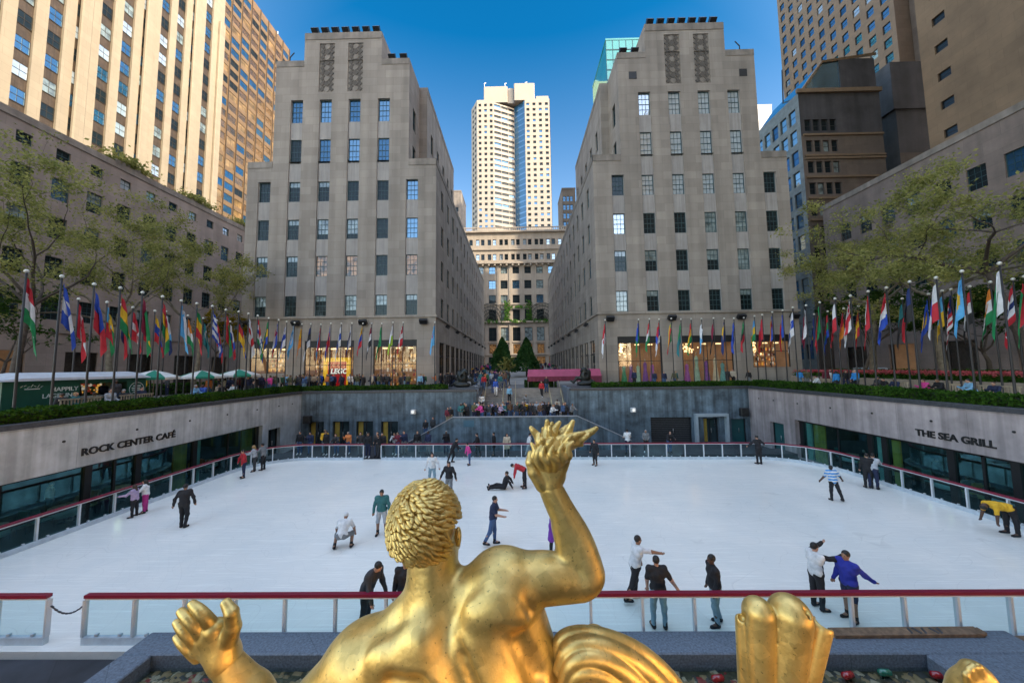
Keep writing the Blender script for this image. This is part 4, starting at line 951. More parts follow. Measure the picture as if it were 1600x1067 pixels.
# shop displays: toy shop sign in the left building, gowns in the right one
SR = mat('sign_red', (0.36, 0.008, 0.012), 0.4, var=0.05, emit=0.22); SYW = mat('sign_yellow', (0.85, 0.50, 0.01), 0.4, var=0.05, emit=0.22); SWH = mat('sign_white', (0.8, 0.8, 0.76), 0.4, var=0, emit=0.35)  # added glow brightens the sign colours behind the glass
r = thing('shop_sign', 'square red sign in a thick yellow frame reading LEGO in the shop window', 'sign', (-19.75, 38.9, ST + .3))
q = MB(); x0, x1, z0, z1 = -22.1, -19.0, ST + .3, 7.6
q.box(x0, x0 + .45, 38.7, 39.0, z0, z1); q.box(x1 - .45, x1, 38.7, 39.0, z0, z1); q.box(x0 + .45, x1 - .45, 38.7, 39.0, z1 - .45, z1); q.build('frame', SYW, r)
q = MB(); q.box(x0 + .45, x1 - .45, 38.85, 38.95, z0, z1 - .45); q.build('panel', SR, r)
for mm, bo, dy in ((BLACK, .07, 0), (SWH, .025, -.02)):
    me = text_mesh('lettering', 'LEGO', .78, .01, bold=bo, shear=.15, align='CENTER'); me.materials.append(mm)
    o = link('lettering', me, r); o.location = (-.58, -.075 + dy, 1.45); o.rotation_euler = (math.pi / 2, 0, 0)
SHELF = mat('shop_shelf', (0.30, 0.16, 0.07), 0.6, var=.3, emit=.15)  # added glow imitates display light on the shelves
DRESS = [mat('dress_' + n_, c_, .7, var=.25, scale=3, emit=.12) for n_, c_ in (('green', (.05, .22, .12)), ('plum', (.13, .06, .18)), ('sage', (.25, .38, .30)), ('purple', (.16, .07, .25)), ('cream', (.45, .42, .30)), ('violet', (.28, .10, .32)), ('teal', (.10, .26, .27)))]  # gown colours carry a faint added glow as shop light
gown_names = ['green', 'plum', 'sage', 'purple', 'cream', 'violet', 'teal']
def gown(x, z, h, k, where):
    t = thing('gown', f'{gown_names[k]} gown in the {where}', 'gown', (x, 39.0, z), rnd.uniform(0, 3), 'gowns in the shop windows')
    q = MB(); q.lathe((0, 0, 0), [(.38, 0), (.36, .1), (.27, h * .35), (.16, h * .62), (.20, h * .78), (.18, h * .86), (.06, h * .9), (.05, h * .93)], 12); q.build('dress', DRESS[k], t, local=True)
    q = MB(); q.ball((0, 0, h), (.10, .10, .13), 8, 6); q.build('mannequin_head', mat('mannequin', (.55, .45, .36), .5), t, local=True)
for i, (x, h, k) in enumerate(((12.1, 2.3, 0), (12.9, 2.5, 1), (13.7, 2.3, 2), (14.5, 2.7, 3), (15.3, 2.4, 5))): gown(x, ST + .12, h, k, 'shop window beside the pink tent')
for i, (x, h, k) in enumerate(((19.2, 2.4, 5), (20.3, 3.4, 2), (21.4, 2.8, 3), (22.4, 3.1, 4), (23.2, 2.5, 6))): gown(x, ST + .12, h, k, 'middle shop window of the right stone building')
def shelf_unit(x, z, w, h, label, dots):
    t = thing('display_shelf', label, 'shelf', (x, 39.6, z))
    q = MB(); q.box(-w / 2, w / 2, .1, .16, 0, h)
    for i in range(int(h / .55) + 1): q.box(-w / 2, w / 2, -.2, .1, i * .55, i * .55 + .05)
    q.build('shelves', SHELF, t, local=True)
    for m_ in dots:
        q = MB()
        for _i in range(26): 
            a = rnd.uniform(-w / 2 + .1, w / 2 - .1); zz = rnd.randrange(int(h / .55)) * .55 + .055; s = rnd.uniform(.05, .12); q.cham(a - s, a + s, -.15, -.02, zz, zz + rnd.uniform(.15, .4), .015)
        o = q.build('goods', m_, t, local=True); o['kind'] = 'stuff'
GOODS = [mat('goods_red', (.35, .05, .03), .5, emit=.1), mat('goods_amber', (.55, .30, .06), .5, emit=.3), mat('goods_dark', (.05, .03, .03), .5), mat('goods_white', (.6, .55, .45), .5, emit=.2)]  # goods colours, most with an added glow as display light
shelf_unit(-13.3, ST + .2, 3.6, 4.2, 'wide amber lit shelves behind the window near the garden corner of the left building', GOODS)
shelf_unit(-23.0, ST + .2, .9, 4.2, 'narrow shelves left of the red and yellow sign', GOODS)
shelf_unit(-27.7, ST + 2.0, 2.6, 2.4, 'low lit shelves in the raised window at far left of the left building', GOODS)
shelf_unit(28.2, ST + 2.0, 2.8, 2.6, 'dark shelves with small goods in the raised window of the right building', GOODS)
for x, w_ in ((12.0, 1.1), (19.6, 1.2), (27.0, .8)):
    q = MB()
    for i in range(26): q.ball((x + rnd.gauss(0, w_ * .33), 39.4 + rnd.uniform(-.3, .3), 8.0 + rnd.gauss(0, .38)), rnd.uniform(.06, .13), 6, 4)
    r = thing('flower_light', f'cluster of small warm bulbs hung in the {"first" if x < 15 else "middle" if x < 22 else "raised last"} shop window of the right building', 'light cluster', (x, 39.4, 7.6)); q.build('bulbs', SHOPL, r)

# ------------------------------------------------------------------ limestone wings across the side streets
def wing(sx, label, X, Y0, Y1, ztop, ycols, rows, glass_w, mtl, attic=None, ww=1.5):
    root = thing('limestone_wing', label, 'building', (sx * (X + 8), (Y0 + Y1) / 2, ST))
    wall = MB(); holes = []; items = []
    for y in ycols:
        for z, h in rows:
            holes.append((y - ww / 2 - Y0, y + ww / 2 - Y0, z - h / 2, z + h / 2)); items.append((sx * (X + .22), y, z, -sx, 0, ww, h, pick(glass_w), 3, 4))
        if attic: holes.append((y - .6 - Y0, y + .6 - Y0, attic - .6, attic + .6)); items.append((sx * (X + .22), y, attic, -sx, 0, 1.2, 1.2, pick([(G_BRIGHT, 2), (G_DARK, 3)]), 2, 2))
    gh = [(y - 1.5 - Y0, y + 1.5 - Y0, ST + .3, 8.6) for y in ycols[::2]]
    facade(wall, (sx * X, Y0), (0, 1), (-sx, 0), Y1 - Y0, ST, ztop, holes + gh, .24)
    D = 26
    for y in (Y0, Y1): wall.quad((sx * X, y, ST), (sx * (X + D), y, ST), (sx * (X + D), y, ztop), (sx * X, y, ztop))
    wall.quad((sx * X, Y0, ztop), (sx * (X + D), Y0, ztop), (sx * (X + D), Y1, ztop), (sx * X, Y1, ztop)); wall.quad((sx * (X + D), Y0, ST), (sx * (X + D), Y1, ST), (sx * (X + D), Y1, ztop), (sx * (X + D), Y0, ztop))
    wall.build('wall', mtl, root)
    pc = MB(); a, b_ = sorted((sx * (X - .1), sx * X)); pc.box(a, b_, Y0 - .1, Y1 + .1, ztop - .7, ztop + .06); pc.build('parapet_band', LIME_D, root)
    sc = MB(); sc.box(a, b_, Y0, Y1, 10.6, 10.9); sc.build('string_course', mtl, root)
    for y in ycols[::2]:
        q = MB(); q.quad((sx * (X + .8), y - 1.5, ST + .3), (sx * (X + .8), y + 1.5, ST + .3), (sx * (X + .8), y + 1.5, 8.6), (sx * (X + .8), y - 1.5, 8.6), 0)
        q.build('shop_recess', [SHOPD if rnd.random() < .6 else SHOPW], root)
        q = MB(); q.quad((sx * (X + .2), y - 1.5, ST + .3), (sx * (X + .2), y + 1.5, ST + .3), (sx * (X + .2), y + 1.5, 8.6), (sx * (X + .2), y - 1.5, 8.6)); q.build('shop_glass', SHOPG, root)
    put_windows(root, items)
    return root
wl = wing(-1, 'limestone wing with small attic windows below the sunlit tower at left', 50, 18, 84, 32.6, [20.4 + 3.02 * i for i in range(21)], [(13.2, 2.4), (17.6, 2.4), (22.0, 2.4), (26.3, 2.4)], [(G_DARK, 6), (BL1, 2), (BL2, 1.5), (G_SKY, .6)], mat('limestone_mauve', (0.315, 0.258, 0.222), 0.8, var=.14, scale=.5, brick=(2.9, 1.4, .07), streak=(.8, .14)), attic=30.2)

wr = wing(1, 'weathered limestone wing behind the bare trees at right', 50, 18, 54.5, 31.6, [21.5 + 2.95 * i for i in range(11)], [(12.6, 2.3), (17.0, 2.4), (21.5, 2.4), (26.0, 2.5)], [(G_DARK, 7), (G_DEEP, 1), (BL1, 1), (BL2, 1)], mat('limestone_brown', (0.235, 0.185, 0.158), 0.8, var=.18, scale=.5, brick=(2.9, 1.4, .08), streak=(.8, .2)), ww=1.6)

# ------------------------------------------------------------------ towers
# sunlit limestone tower, left
def tower_left():
    X, Y0, Y1, ZT = 62, 28.0, 67.3, 140.0
    root = thing('limestone_tower', 'tall sunlit cream limestone tower with vertical window strips at left', 'tower', (-X - 12, (Y0 + Y1) / 2, ST))
    cols = [31.3 + 2.72 * i for i in range(14)]
    wall = MB(); bk = MB(); items = []; holes = []
    for i, y in enumerate(cols):
        if y > Y1 - 1.2: continue
        top = ZT - 2 if i < 8 else (128 if i < 11 else 108)
        holes.append((y - .78 - Y0, y + .78 - Y0, 31.5, top))
        bk.quad((-X - .34, y - .78, 31.5), (-X - .34, y + .78, 31.5), (-X - .34, y + .78, top), (-X - .34, y - .78, top))
        z = 34.2
        while z < min(top - 2, 112):
            items.append((-X - .30, y, z, 1, 0, 1.48, 1.9, pick([(G_SKY, 4), (G_BLIND, 1.5), (G_BRIGHT, 1.8), (G_DARK, 4)]), 2, 2))
            z += 3.42
    facade(wall, (-X, Y0), (0, 1), (1, 0), Y1 - Y0, ST, ZT, holes, .36)
    D = 24
    for y in (Y0, Y1): wall.quad((-X, y, ST), (-X - D, y, ST), (-X - D, y, ZT), (-X, y, ZT))
    wall.quad((-X, Y0, ZT), (-X - D, Y0, ZT), (-X - D, Y1, ZT), (-X, Y1, ZT)); wall.quad((-X - D, Y0, ST), (-X - D, Y1, ST), (-X - D, Y1, ZT), (-X - D, Y0, ZT))
    # slightly proud piers give the face its stepped relief
    pr = MB()
    for y, zt in ((Y0 + .7, 138), (44.95, 122), (53.1, 104), (61.25, 90), (Y1 - .75, 80)): pr.cham(-X + .004, -X + .55, y - .62, y + .62, 30, zt, .12)
    wall.build('wall', LIME_Y, root); bk.build('spandrel', BRONZE, root); pr.build('pier', LIME_Y, root)
    put_windows(root, items, fr=mat('bronze_frame', (0.05, 0.035, 0.02), 0.4), t=.06, detail=False)
tower_left()
# bronze curtain-wall slab behind it
def tower_bronze():
    X, Y0, Y1, ZT = 80, 72.0, 113.0, 120.5
    root = thing('bronze_tower', 'bronze glass office slab behind the sunlit tower, gold reflections in its windows', 'tower', (-X - 10, (Y0 + Y1) / 2, ST))
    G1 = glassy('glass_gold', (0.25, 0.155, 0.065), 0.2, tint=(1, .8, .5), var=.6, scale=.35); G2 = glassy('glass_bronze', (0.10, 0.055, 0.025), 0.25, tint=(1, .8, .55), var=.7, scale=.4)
    wall = MB(); items = []; ny = 12; bw = (Y1 - Y0) / ny
    holes = []
    for i in range(ny):
        z = 40.0
        while z < ZT - 3:
            holes.append((i * bw + .28, (i + 1) * bw - .28, z, z + 2.0)); 
            dark = 84 + 8 * math.sin(i * 1.3) < z and rnd.random() < .75
            items.append((-X - .12, Y0 + (i + .5) * bw, z + 1.0, 1, 0, bw - .56, 2.0, pick([(G_DEEP, 4), (G2, 4), (G_DARK, 2)]) if dark or rnd.random() < .22 else pick([(G1, 5), (G2, 4), (G_DEEP, 1)]), 2, 1))
            z += 3.3
    facade(wall, (-X, Y0), (0, 1), (1, 0), Y1 - Y0, ST, ZT, holes, .14)
    D = 20
    for y in (Y0, Y1): wall.quad((-X, y, ST), (-X - D, y, ST), (-X - D, y, ZT), (-X, y, ZT))
    wall.quad((-X, Y0, ZT), (-X - D, Y0, ZT), (-X - D, Y1, ZT), (-X, Y1, ZT))
    wall.build('wall', mat('bronze_cladding', (0.20, 0.13, 0.07), 0.55, 0.2, var=.15, scale=.5), root)
    mu = MB()
    for i in range(ny + 1): mu.box(-X + .003, -X + .22, Y0 + i * bw - .09, Y0 + i * bw + .09, 38, ZT)
    mu.build('mullion', BRONZE, root)
    put_windows(root, items, fr=BRONZE, t=.05, detail=False)
    q = MB(); q.tube([(-X - 3, Y1 - 2, ZT), (-X - 3, Y1 - 2, ZT + 5)], .15, 6); q.tube([(-X - 3, Y1 - 2, ZT + 4), (-X - 3, Y1 + .5, ZT + 2.5)], .12, 6); q.build('antenna', mat('white_mast', (.7, .7, .7), .5), root)
tower_bronze()
# pale tower on the axis
def tower_axis():
    Y = 230.0; X0, X1, ZB, ZM, ZT = -31.2, 25.8, 6.0, 196.5, 209.0
    root = thing('pale_tower', 'tall pale sunlit tower with blue glass strip rising beyond the department store', 'tower', ((X0 + X1) / 2, Y + 20, ZB))
    W = mat('tower_stone', (0.345, 0.305, 0.255), 0.75, var=.05, scale=.2)
    wall = MB(); items = []; fl = 4.05; xs = X0 + 5.2; xe = X1 - .2
    L0, L1, R0, R1 = xs, -14.0, 8.0, xe
    zs = [62 + fl * i for i in range(33) if 62 + fl * i < ZM - 4]
    def grid(x0, x1, n, y, style=None):
        w = (x1 - x0) / n; holes = []
        for i in range(n):
            for z in zs: holes.append((w * i + w * .26, w * (i + 1) - w * .26, z, z + 2.0)); items.append((x0 + w * (i + .5), y + .5, z + 1.0, 0, -1, w * .48, 2.0, pick([(G_DARK, 4), (G_SKY, 1.5)]), 1, 1))
        facade(wall, (x0, y), (1, 0), (0, -1), x1 - x0, ZB, ZM, holes, .55)
    grid(L0, L1, 3, Y); grid(R0, R1, 4, Y)
    # stepped bay between: ribbon windows wrap three shallow facets
    facets = [((L1, Y), (-9.0, Y + 2.2)), ((-9.0, Y + 2.2), (-4.0, Y + 4.4)), ((-4.0, Y + 4.4), (0.5, Y + 6.6))]
    for (xa, ya), (xb2, yb) in facets:
        L = math.hypot(xb2 - xa, yb - ya); U = ((xb2 - xa) / L, (yb - ya) / L); Nn = (U[1], -U[0])
        facade(wall, (xa, ya), U, Nn, L, ZB, ZM - 2, [(.15, L - .15, z, z + 1.9) for z in zs], .5)
        for z in zs: items.append(((xa + xb2) / 2 - Nn[0] * .45, (ya + yb) / 2 - Nn[1] * .45, z + .95, Nn[0], Nn[1], L - .3, 1.9, pick([(G_DARK, 5), (G_DEEP, 1)]), 3, 1))
    BLUE = glassy('glass_tower_blue', (0.012, 0.075, 0.16), 0.14, tint=(.5, .75, 1), var=.3, scale=.05)
    q = MB()
    for i, z in enumerate(zs): 
        q.quad((.5, Y + 6.6, z), (8, Y + .6, z), (8, Y + .6, z + 3.1), (.5, Y + 6.6, z + 3.1), 0); q.quad((.5, Y + 6.5, z + 3.1), (8, Y + .5, z + 3.1), (8, Y + .5, z + fl), (.5, Y + 6.5, z + fl), 1)
    q.build('blue_glass_strip', [BLUE, G_SKY], root)
    # chamfered left return with darker windows
    facade(wall, (X0, Y + 9), ((xs - X0) / math.hypot(xs - X0, 9), -9 / math.hypot(xs - X0, 9)), (-9 / math.hypot(xs - X0, 9), -(xs - X0) / math.hypot(xs - X0, 9)), math.hypot(xs - X0, 9), ZB, ZM, [(2, 4.5, z, z + 2.2) for z in zs] + [(6, 8.5, z, z + 2.2) for z in zs], .4)
    for z in zs:
        for t in (.31, .69): items.append((X0 + (xs - X0) * t + .1, Y + 9 - 9 * t + .25, z + 1.1, -.86, -.5, 2.4, 2.2, G_DARK, 1, 1))
    wall.quad((X1, Y, ZB), (X1, Y + 40, ZB), (X1, Y + 40, ZM), (X1, Y, ZM)); wall.quad((X0, Y + 9, ZB), (X0, Y + 40, ZB), (X0, Y + 40, ZM), (X0, Y + 9, ZM)); wall.quad((X0, Y + 9, ZM), (X1, Y + .3, ZM), (X1, Y + 40, ZM), (X0, Y + 40, ZM)); wall.quad((X0, Y + 40, ZB), (X1, Y + 40, ZB), (X1, Y + 40, ZM), (X0, Y + 40, ZM))
    wall.build('wall', W, root)
    cr = MB(); cr.cham(-21.4, -4.2, Y + 2.5, Y + 22, ZM - .05, ZT, .4); cr.cham(-4.1, .4, Y + 3.6, Y + 22, ZM - .05, ZT - .8, .4); cr.cham(.5, 15.2, Y + .8, Y + 22, ZM - .05, ZT + .5, .4); cr.cham(16, 25, Y + 1, Y + 10, ZM, ZM + 3, .3); cr.build('crown_block', W, root)
    q = MB()
    for x, h in ((-21, 3.6), (-6, 3.0), (9, 3.4)): q.tube([(x, Y + 4, ZT), (x, Y + 4, ZT + h)], .22, 6); q.obox((x + .5, Y + 4, ZT + h), (.8, 0, .2), (0, .2, 0), (0, 0, .25))
    q.build('roof_mast', mat('white_mast', (.7, .7, .7), .5), root)
    put_windows(root, items, fr=BLACK, t=.08, detail=False)
tower_axis()
# department store across the avenue
def store():
    Y, X0, X1, ZB, ZT = 124.0, -46, 46, 6.2, 56.5
    root = thing('department_store', 'ornate beige stone department store with green trimmed balcony closing the garden view', 'building', (0, Y + 20, ZB))
    S = mat('store_stone', (0.40, 0.335, 0.265), 0.75, var=.12, scale=.4, streak=(1.0, .12))
    wall = MB(); items = []; holes = []
    n = 21; w = (X1 - X0) / n
    for i in range(n):
        xc = X0 + w * (i + .5)
        for z, h, ww in ((8.6, 2.6, 3.1), (12.8, 3.6, 2.6), (18.2, 5.0, 2.8), (25.2, 4.2, 2.6), (31.2, 3.0, 2.6), (36.6, 3.1, 2.6), (42.0, 2.6, 2.4)):
            holes.append((xc - ww / 2 - X0, xc + ww / 2 - X0, z - h / 2, z + h / 2))
            items.append((xc, Y + .45, z, 0, -1, ww, h, pick([(G_WARM, 3), (G_DARK, 2)]) if z < 14 else pick([(G_DARK, 4), (G_BLIND, 2), (G_SKY, 1)]), 2, 3))
        for dx in (-.95, .95):
            for z in (47.0, 52.6): holes.append((xc + dx - .65 - X0, xc + dx + .65 - X0, z - 1.1, z + 1.1)); items.append((xc + dx, Y + .45, z, 0, -1, 1.3, 2.2, pick([(G_DARK, 3), (G_BRIGHT, 2)]), 1, 2))
    facade(wall, (X0, Y), (1, 0), (0, -1), X1 - X0, ZB, ZT, holes, .5)
    wall.quad((X0, Y, ZT), (X1, Y, ZT), (X1, Y + 40, ZT), (X0, Y + 40, ZT))
    for x in (X0, X1): wall.quad((x, Y, ZB), (x, Y + 40, ZB), (x, Y + 40, ZT), (x, Y, ZT))
    wall.build('wall', S, root)
    co = MB()
    for z, p, h in ((10.6, .5, .5), (15.2, .35, .35), (22.4, .9, .6), (29.0, .35, .3), (44.2, 1.3, .7), (49.6, .5, .4), (56.2, .9, .6)): co.box(X0 - p, X1 + p, Y - p, Y - .003, z, z + h)
    for i in range(n * 2): x = X0 + (i + .5) * w / 2; co.box(x - .3, x + .3, Y - 1.1, Y - .004, 43.5, 44.19)
    co.build('cornice', S, root)
    pl = MB()
    for i in range(n + 1): x = X0 + w * i; pl.box(x - .45, x + .45, Y - .32, Y - .003, 10.5, 22.3); pl.box(x - .4, x + .4, Y - .2, Y - .003, 23.1, 43.4)
    pl.build('pilaster', S, root)
    bal = MB()
    for i in range(120): x = X0 + (i + .5) * (X1 - X0) / 120; bal.box(x - .12, x + .12, Y - .5, Y - .25, 56.8, 57.9)
    bal.box(X0, X1, Y - .55, Y - .2, 57.9, 58.2); bal.build('balustrade', S, root)
    # festive green trellis on the balcony
    tr = MB()
    for xc in (-9.5, 9.5):
        for k in range(5):
            rr = 5.6 - k * 1.0; tr.tube([(xc + rr * math.cos(a * math.pi / 14), Y - .7, 23.1 + rr * 1.15 * math.sin(a * math.pi / 14)) for a in range(15)], .11, 5)
        for a in range(1, 14): tr.tube([(xc, Y - .72, 23.1), (xc + 5.6 * math.cos(a * math.pi / 14), Y - .72, 23.1 + 6.4 * math.sin(a * math.pi / 14))], .07, 4)
    tr.build('trellis', mat('dark_iron', (.03, .04, .03), .6), root)
    gr = MB()
    for x0, x1, z0, z1 in ((-15, -4.2, 22.4, 23.5), (-4.4, -2.4, 23.2, 30.5), (3.6, 5.6, 23.2, 30.5), (-2.4, 3.6, 27.6, 28.4), (5.4, 15, 22.4, 23.5), (-2.4, 3.6, 22.4, 23.4)):
        for k in range(int((x1 - x0) * (z1 - z0) * 7)): 
            c = (rnd.uniform(x0, x1), Y - .75 + rnd.uniform(-.3, .2), rnd.uniform(z0, z1)); gr.obox(c, (rnd.uniform(.1, .3), rnd.uniform(-.1, .1), rnd.uniform(-.2, .2)), (0, .1, .05), (rnd.uniform(-.15, .15), .05, rnd.uniform(.1, .3)))
    o = gr.build('greenery', leaf_mat('garland', (.03, .09, .015), (.10, .20, .04), .2), root)
    put_windows(root, items, fr=BLACK, t=.12, detail=False)
store()
# right-hand towers
def slab(name, label, cat, X, Y0, Y1, ZB, ZT, D, face, mtl, cols, rows, w, h, gl, holes_d=.3, fr=None, extra=None, n=(1, 2)):
    """tower whose visible face looks towards the garden (face='x', normal -X at X) or the rink (face='y', normal -Y at X=Y0 plane)"""
    root = thing(name, label, cat, (X + D / 2, (Y0 + Y1) / 2, ZB) if face == 'x' else ((Y0 + Y1) / 2, X + D / 2, ZB))
    wall = MB(); items = []; holes = []
    for c in cols:
        for z in rows:
            holes.append((c - w / 2 - Y0, c + w / 2 - Y0, z - h / 2, z + h / 2))
            items.append((X + holes_d - .03, c, z, -1, 0, w, h, pick(gl), *n) if face == 'x' else (c, X + holes_d - .03, z, 0, -1, w, h, pick(gl), *n))
    if face == 'x':
        facade(wall, (X, Y0), (0, 1), (-1, 0), Y1 - Y0, ZB, ZT, holes, holes_d); x0, x1, y0, y1 = X, X + D, Y0, Y1
        sides = [((x0, y0), (x1, y0)), ((x1, y0), (x1, y1)), ((x0, y1), (x1, y1))]
    else:
        facade(wall, (Y0, X), (1, 0), (0, -1), Y1 - Y0, ZB, ZT, holes, holes_d); x0, x1, y0, y1 = Y0, Y1, X, X + D
        sides = [((x0, y0), (x0, y1)), ((x0, y1), (x1, y1)), ((x1, y0), (x1, y1))]
    for a, b_ in sides: wall.quad((*a, ZB), (*b_, ZB), (*b_, ZT), (*a, ZT))
    wall.quad((x0, y0, ZT), (x1, y0, ZT), (x1, y1, ZT), (x0, y1, ZT))
    wall.build('wall', mtl, root)
    pc = MB(); pc.box(x0 - .12, x1 + .12, y0 - .12, y1 + .12, ZT + .004, ZT + .7); pc.build('parapet', mtl, root)
    put_windows(root, items, fr=fr or BLACK, t=.09, detail=False)
    return root
BRN = mat('warm_lit_stone', (0.25, 0.18, 0.125), 0.8, var=.12, scale=.3, brick=(2.2, 1.1, .05))  # brown holds the warm light reflected onto this shaded face
BRN2 = mat('brown_stone_dark', (0.148, 0.118, 0.096), 0.8, var=.2, scale=.4, brick=(2.0, 3.4, .08))
DKS = mat('dark_grey_stone', (0.055, 0.055, 0.06), 0.6, var=.45, scale=.25, streak=(.6, .4))  # dark grey with strong mottling and vertical streaks
slab('brick_tower', 'tall brown tower with rows of blue windows at upper right', 'tower', 88, 74, 106, ST, 150, 30, 'x', BRN, [75.9 + 3.15 * i for i in range(10)], [62 + 3.75 * i for i in range(23)], 1.7, 2.15, [(G_SKY, 7), (G_DEEP, 2), (G_BRIGHT, 1)])
bt = slab('brown_stairwell_tower', 'narrow brown shaft with one column of dark windows beside the blue windowed tower', 'tower', 71.5, 91.2, 97.5, ST, 150, 2.3, 'y', BRN2, [94.2], [62 + 3.75 * i for i in range(23)], 1.7, 2.2, [(G_DARK, 1)])
slab('blank_stone_tower', 'plain tan stone tower with one column of slit windows at far right', 'tower', 62, 24, 49.5, 31.7, 120, 60, 'x', mat('tan_stone', (0.22, 0.15, 0.09), 0.8, var=.3, scale=.12, brick=(2.4, 1.2, .05)), [47.0], [34.5 + 4.3 * i for i in range(20)], 1.5, 1.25, [(G_DARK, 1)])  # mottling imitates warm reflections; depth stretched to shade the dark block
# stone block with dark glass storeys, right (three volumes)
def goelet():
    X, Y = 50.6, 58.0
    root = thing('avenue_block', 'brown stone block with dark upper storeys and blue glazed left side', 'building', (58, 64, ST))
    Zt = fp(1265, 145, Y)[2]
    wall = MB(); items = []
    rows = [Zt - 6.1 - 3.85 * i for i in range(10)]
    xs = [51.9 + 1.47 * i for i in range(4)]
    holes = [(x - .56 - X, x + .56 - X, z - 1.05, z + 1.05) for x in xs for z in rows]
    facade(wall, (X, Y), (1, 0), (0, -1), 14.2, ST, Zt - 8.0, [h for h in holes if h[3] < Zt - 8.0], .35)
    for x in xs:
        for z in rows: items.append((x, Y + .3, z, 0, -1, 1.12, 2.1, pick([(G_DARK, 5), (G_BLIND, 1.5)]), 1, 2))
    wall.quad((X + 14.2, Y, ST), (X + 14.2, Y + 14, ST), (X + 14.2, Y + 14, Zt), (X + 14.2, Y, Zt))
    wall.build('wall', BRN2, root)
    top = MB(); facade(top, (X, Y), (1, 0), (0, -1), 14.2, Zt - 8.0, Zt, [h for h in holes if h[3] > Zt - 8.0], .35)
    top.quad((X, Y, Zt), (X + 14.2, Y, Zt), (X + 14.2, Y + 14, Zt), (X, Y + 14, Zt)); top.box(X + 8, X + 14.2, Y + .3, Y + 9, Zt + .004, Zt + 6.5)
    top.build('dark_upper_storey', DKS, root)
    for z in (Zt - 8.1, Zt - 11.9, Zt - 12.4, Zt - 15.8, Zt - 19.6, Zt - 23.5): MB().box(X + .3, X + 14.2, Y - .22, Y - .003, z, z + .35).build('stone_band', mat('brown_cornice', (.20, .14, .085), .7), root)
    MB().box(X - .4, X + 14.4, Y - .4, Y - .003, Zt - .2, Zt + .5).build('cornice', mat('brown_cornice', (.20, .14, .085), .7), root)
    # glazed left side
    GT = glassy('glass_side_teal', (0.03, 0.09, 0.14), 0.4, tint=(.7, .9, 1), var=.5, scale=.3)
    side = MB(); sit = []; sh = []
    for k, z in enumerate([Zt - 3.4 - 3.85 * i for i in range(12)]):
        for y in [59.6 + 2.05 * j for j in range(6)]: sh.append((y - .75 - Y, y + .75 - Y, z - 1.5, z + 1.1)); sit.append((X + .25, y, z - .2, -1, 0, 1.5, 2.6, pick([(G_DEEP, 3), (GT, 4)]), 1, 2))
    facade(side, (X, Y), (0, 1), (-1, 0), 13.2, ST, Zt, sh, .3); side.quad((X, Y + 13.2, ST), (X + 14, Y + 13.2, ST), (X + 14, Y + 13.2, Zt), (X, Y + 13.2, Zt))
    side.build('side_wall', mat('verdigris_frame', (0.17, 0.20, 0.20), .5, var=.3, scale=1), root)
    put_windows(root, items + sit, fr=mat('blackened_frame', (.03, .03, .03), .5), t=.08, detail=False)
    # glass penthouse
    ph = MB(); p0 = fp(1190, 165, Y)[0]
    ph.quad((X + 1, Y + .5, Zt + .5), (X + 8, Y + .5, Zt + .5), (X + 9.6, Y + .5, Zt + 7.2), (X + 5, Y + .5, Zt + 6.0)); ph.quad((X + 1, Y + .5, Zt + .5), (X + 1, Y + 12, Zt + .5), (X + 5, Y + 12, Zt + 6), (X + 5, Y + .5, Zt + 6)); ph.quad((X + 5, Y + .5, Zt + 6), (X + 9.6, Y + .5, Zt + 7.2), (X + 9.6, Y + 12, Zt + 7.2), (X + 5, Y + 12, Zt + 6))
    ph.build('glass_penthouse', GT, root)
    ed = MB(); ed.tube([(X + .9, Y + .4, Zt + .5), (X + 5, Y + .4, Zt + 6.1), (X + 14.6, Y + .4, Zt + 7.4)], .28, 4, sm=False); ed.build('penthouse_edge', mat('brown_cornice', (.20, .14, .085), .7), root)
    fa_, fb_ = fp(1224, 172, Y + 8), fp(1222, 110, Y + 8); fpole = MB(); fpole.tube([(fa_[0], Y + 8, Zt), (fa_[0], Y + 8, fa_[2]), (fb_[0], Y + 8, fb_[2])], .13, 6); fpole.build('mast', BLACK, root)
    # tall dark volume to the right
    Y2 = 61.0; xa, xb2 = fp(1400, 200, Y2)[0], fp(1528, 200, Y2)[0]; z2 = fp(1400, 97, Y2)[2]
    r2 = thing('dark_block', 'dark grey windowless block between brown stone block and tan tower', 'building', ((xa + xb2) / 2, Y2 + 6, ST))
    b_ = MB(); zs1 = fp(1400, 170, Y2)[2]
    b_.box(xa, fp(1480, 150, Y2)[0], Y2, Y2 + 14, zs1, z2); b_.box(xa + .5, xb2, Y2 + .2, Y2 + 14, ST, zs1 - .004)
    b_.build('wall', DKS, r2)
    it = []; zw = fp(1490, 198, Y2)[2]
    for px in (1470, 1484, 1498, 1511): it.append((fp(px, 198, Y2)[0], Y2 + .18, zw, 0, -1, 1.15, 2.6, G_BLIND, 1, 2))
    put_windows(r2, it, fr=BLACK, t=.1, detail=False)
    [st_.build('stone_band', BRN2, r2) for st_ in [MB().box(xa + .5, xb2, Y2 - .1, Y2 + .199, zs1 - a_, zs1 - b2_) for a_, b2_ in ((12.2, 11.6), (16.6, 16.2))]]
    lo = MB(); lo.box(xa + .45, xb2, Y2 + .12, Y2 + .195, ST, zs1 - 8.5); lo.build('lower_wall', BRN2, r2)
goelet()
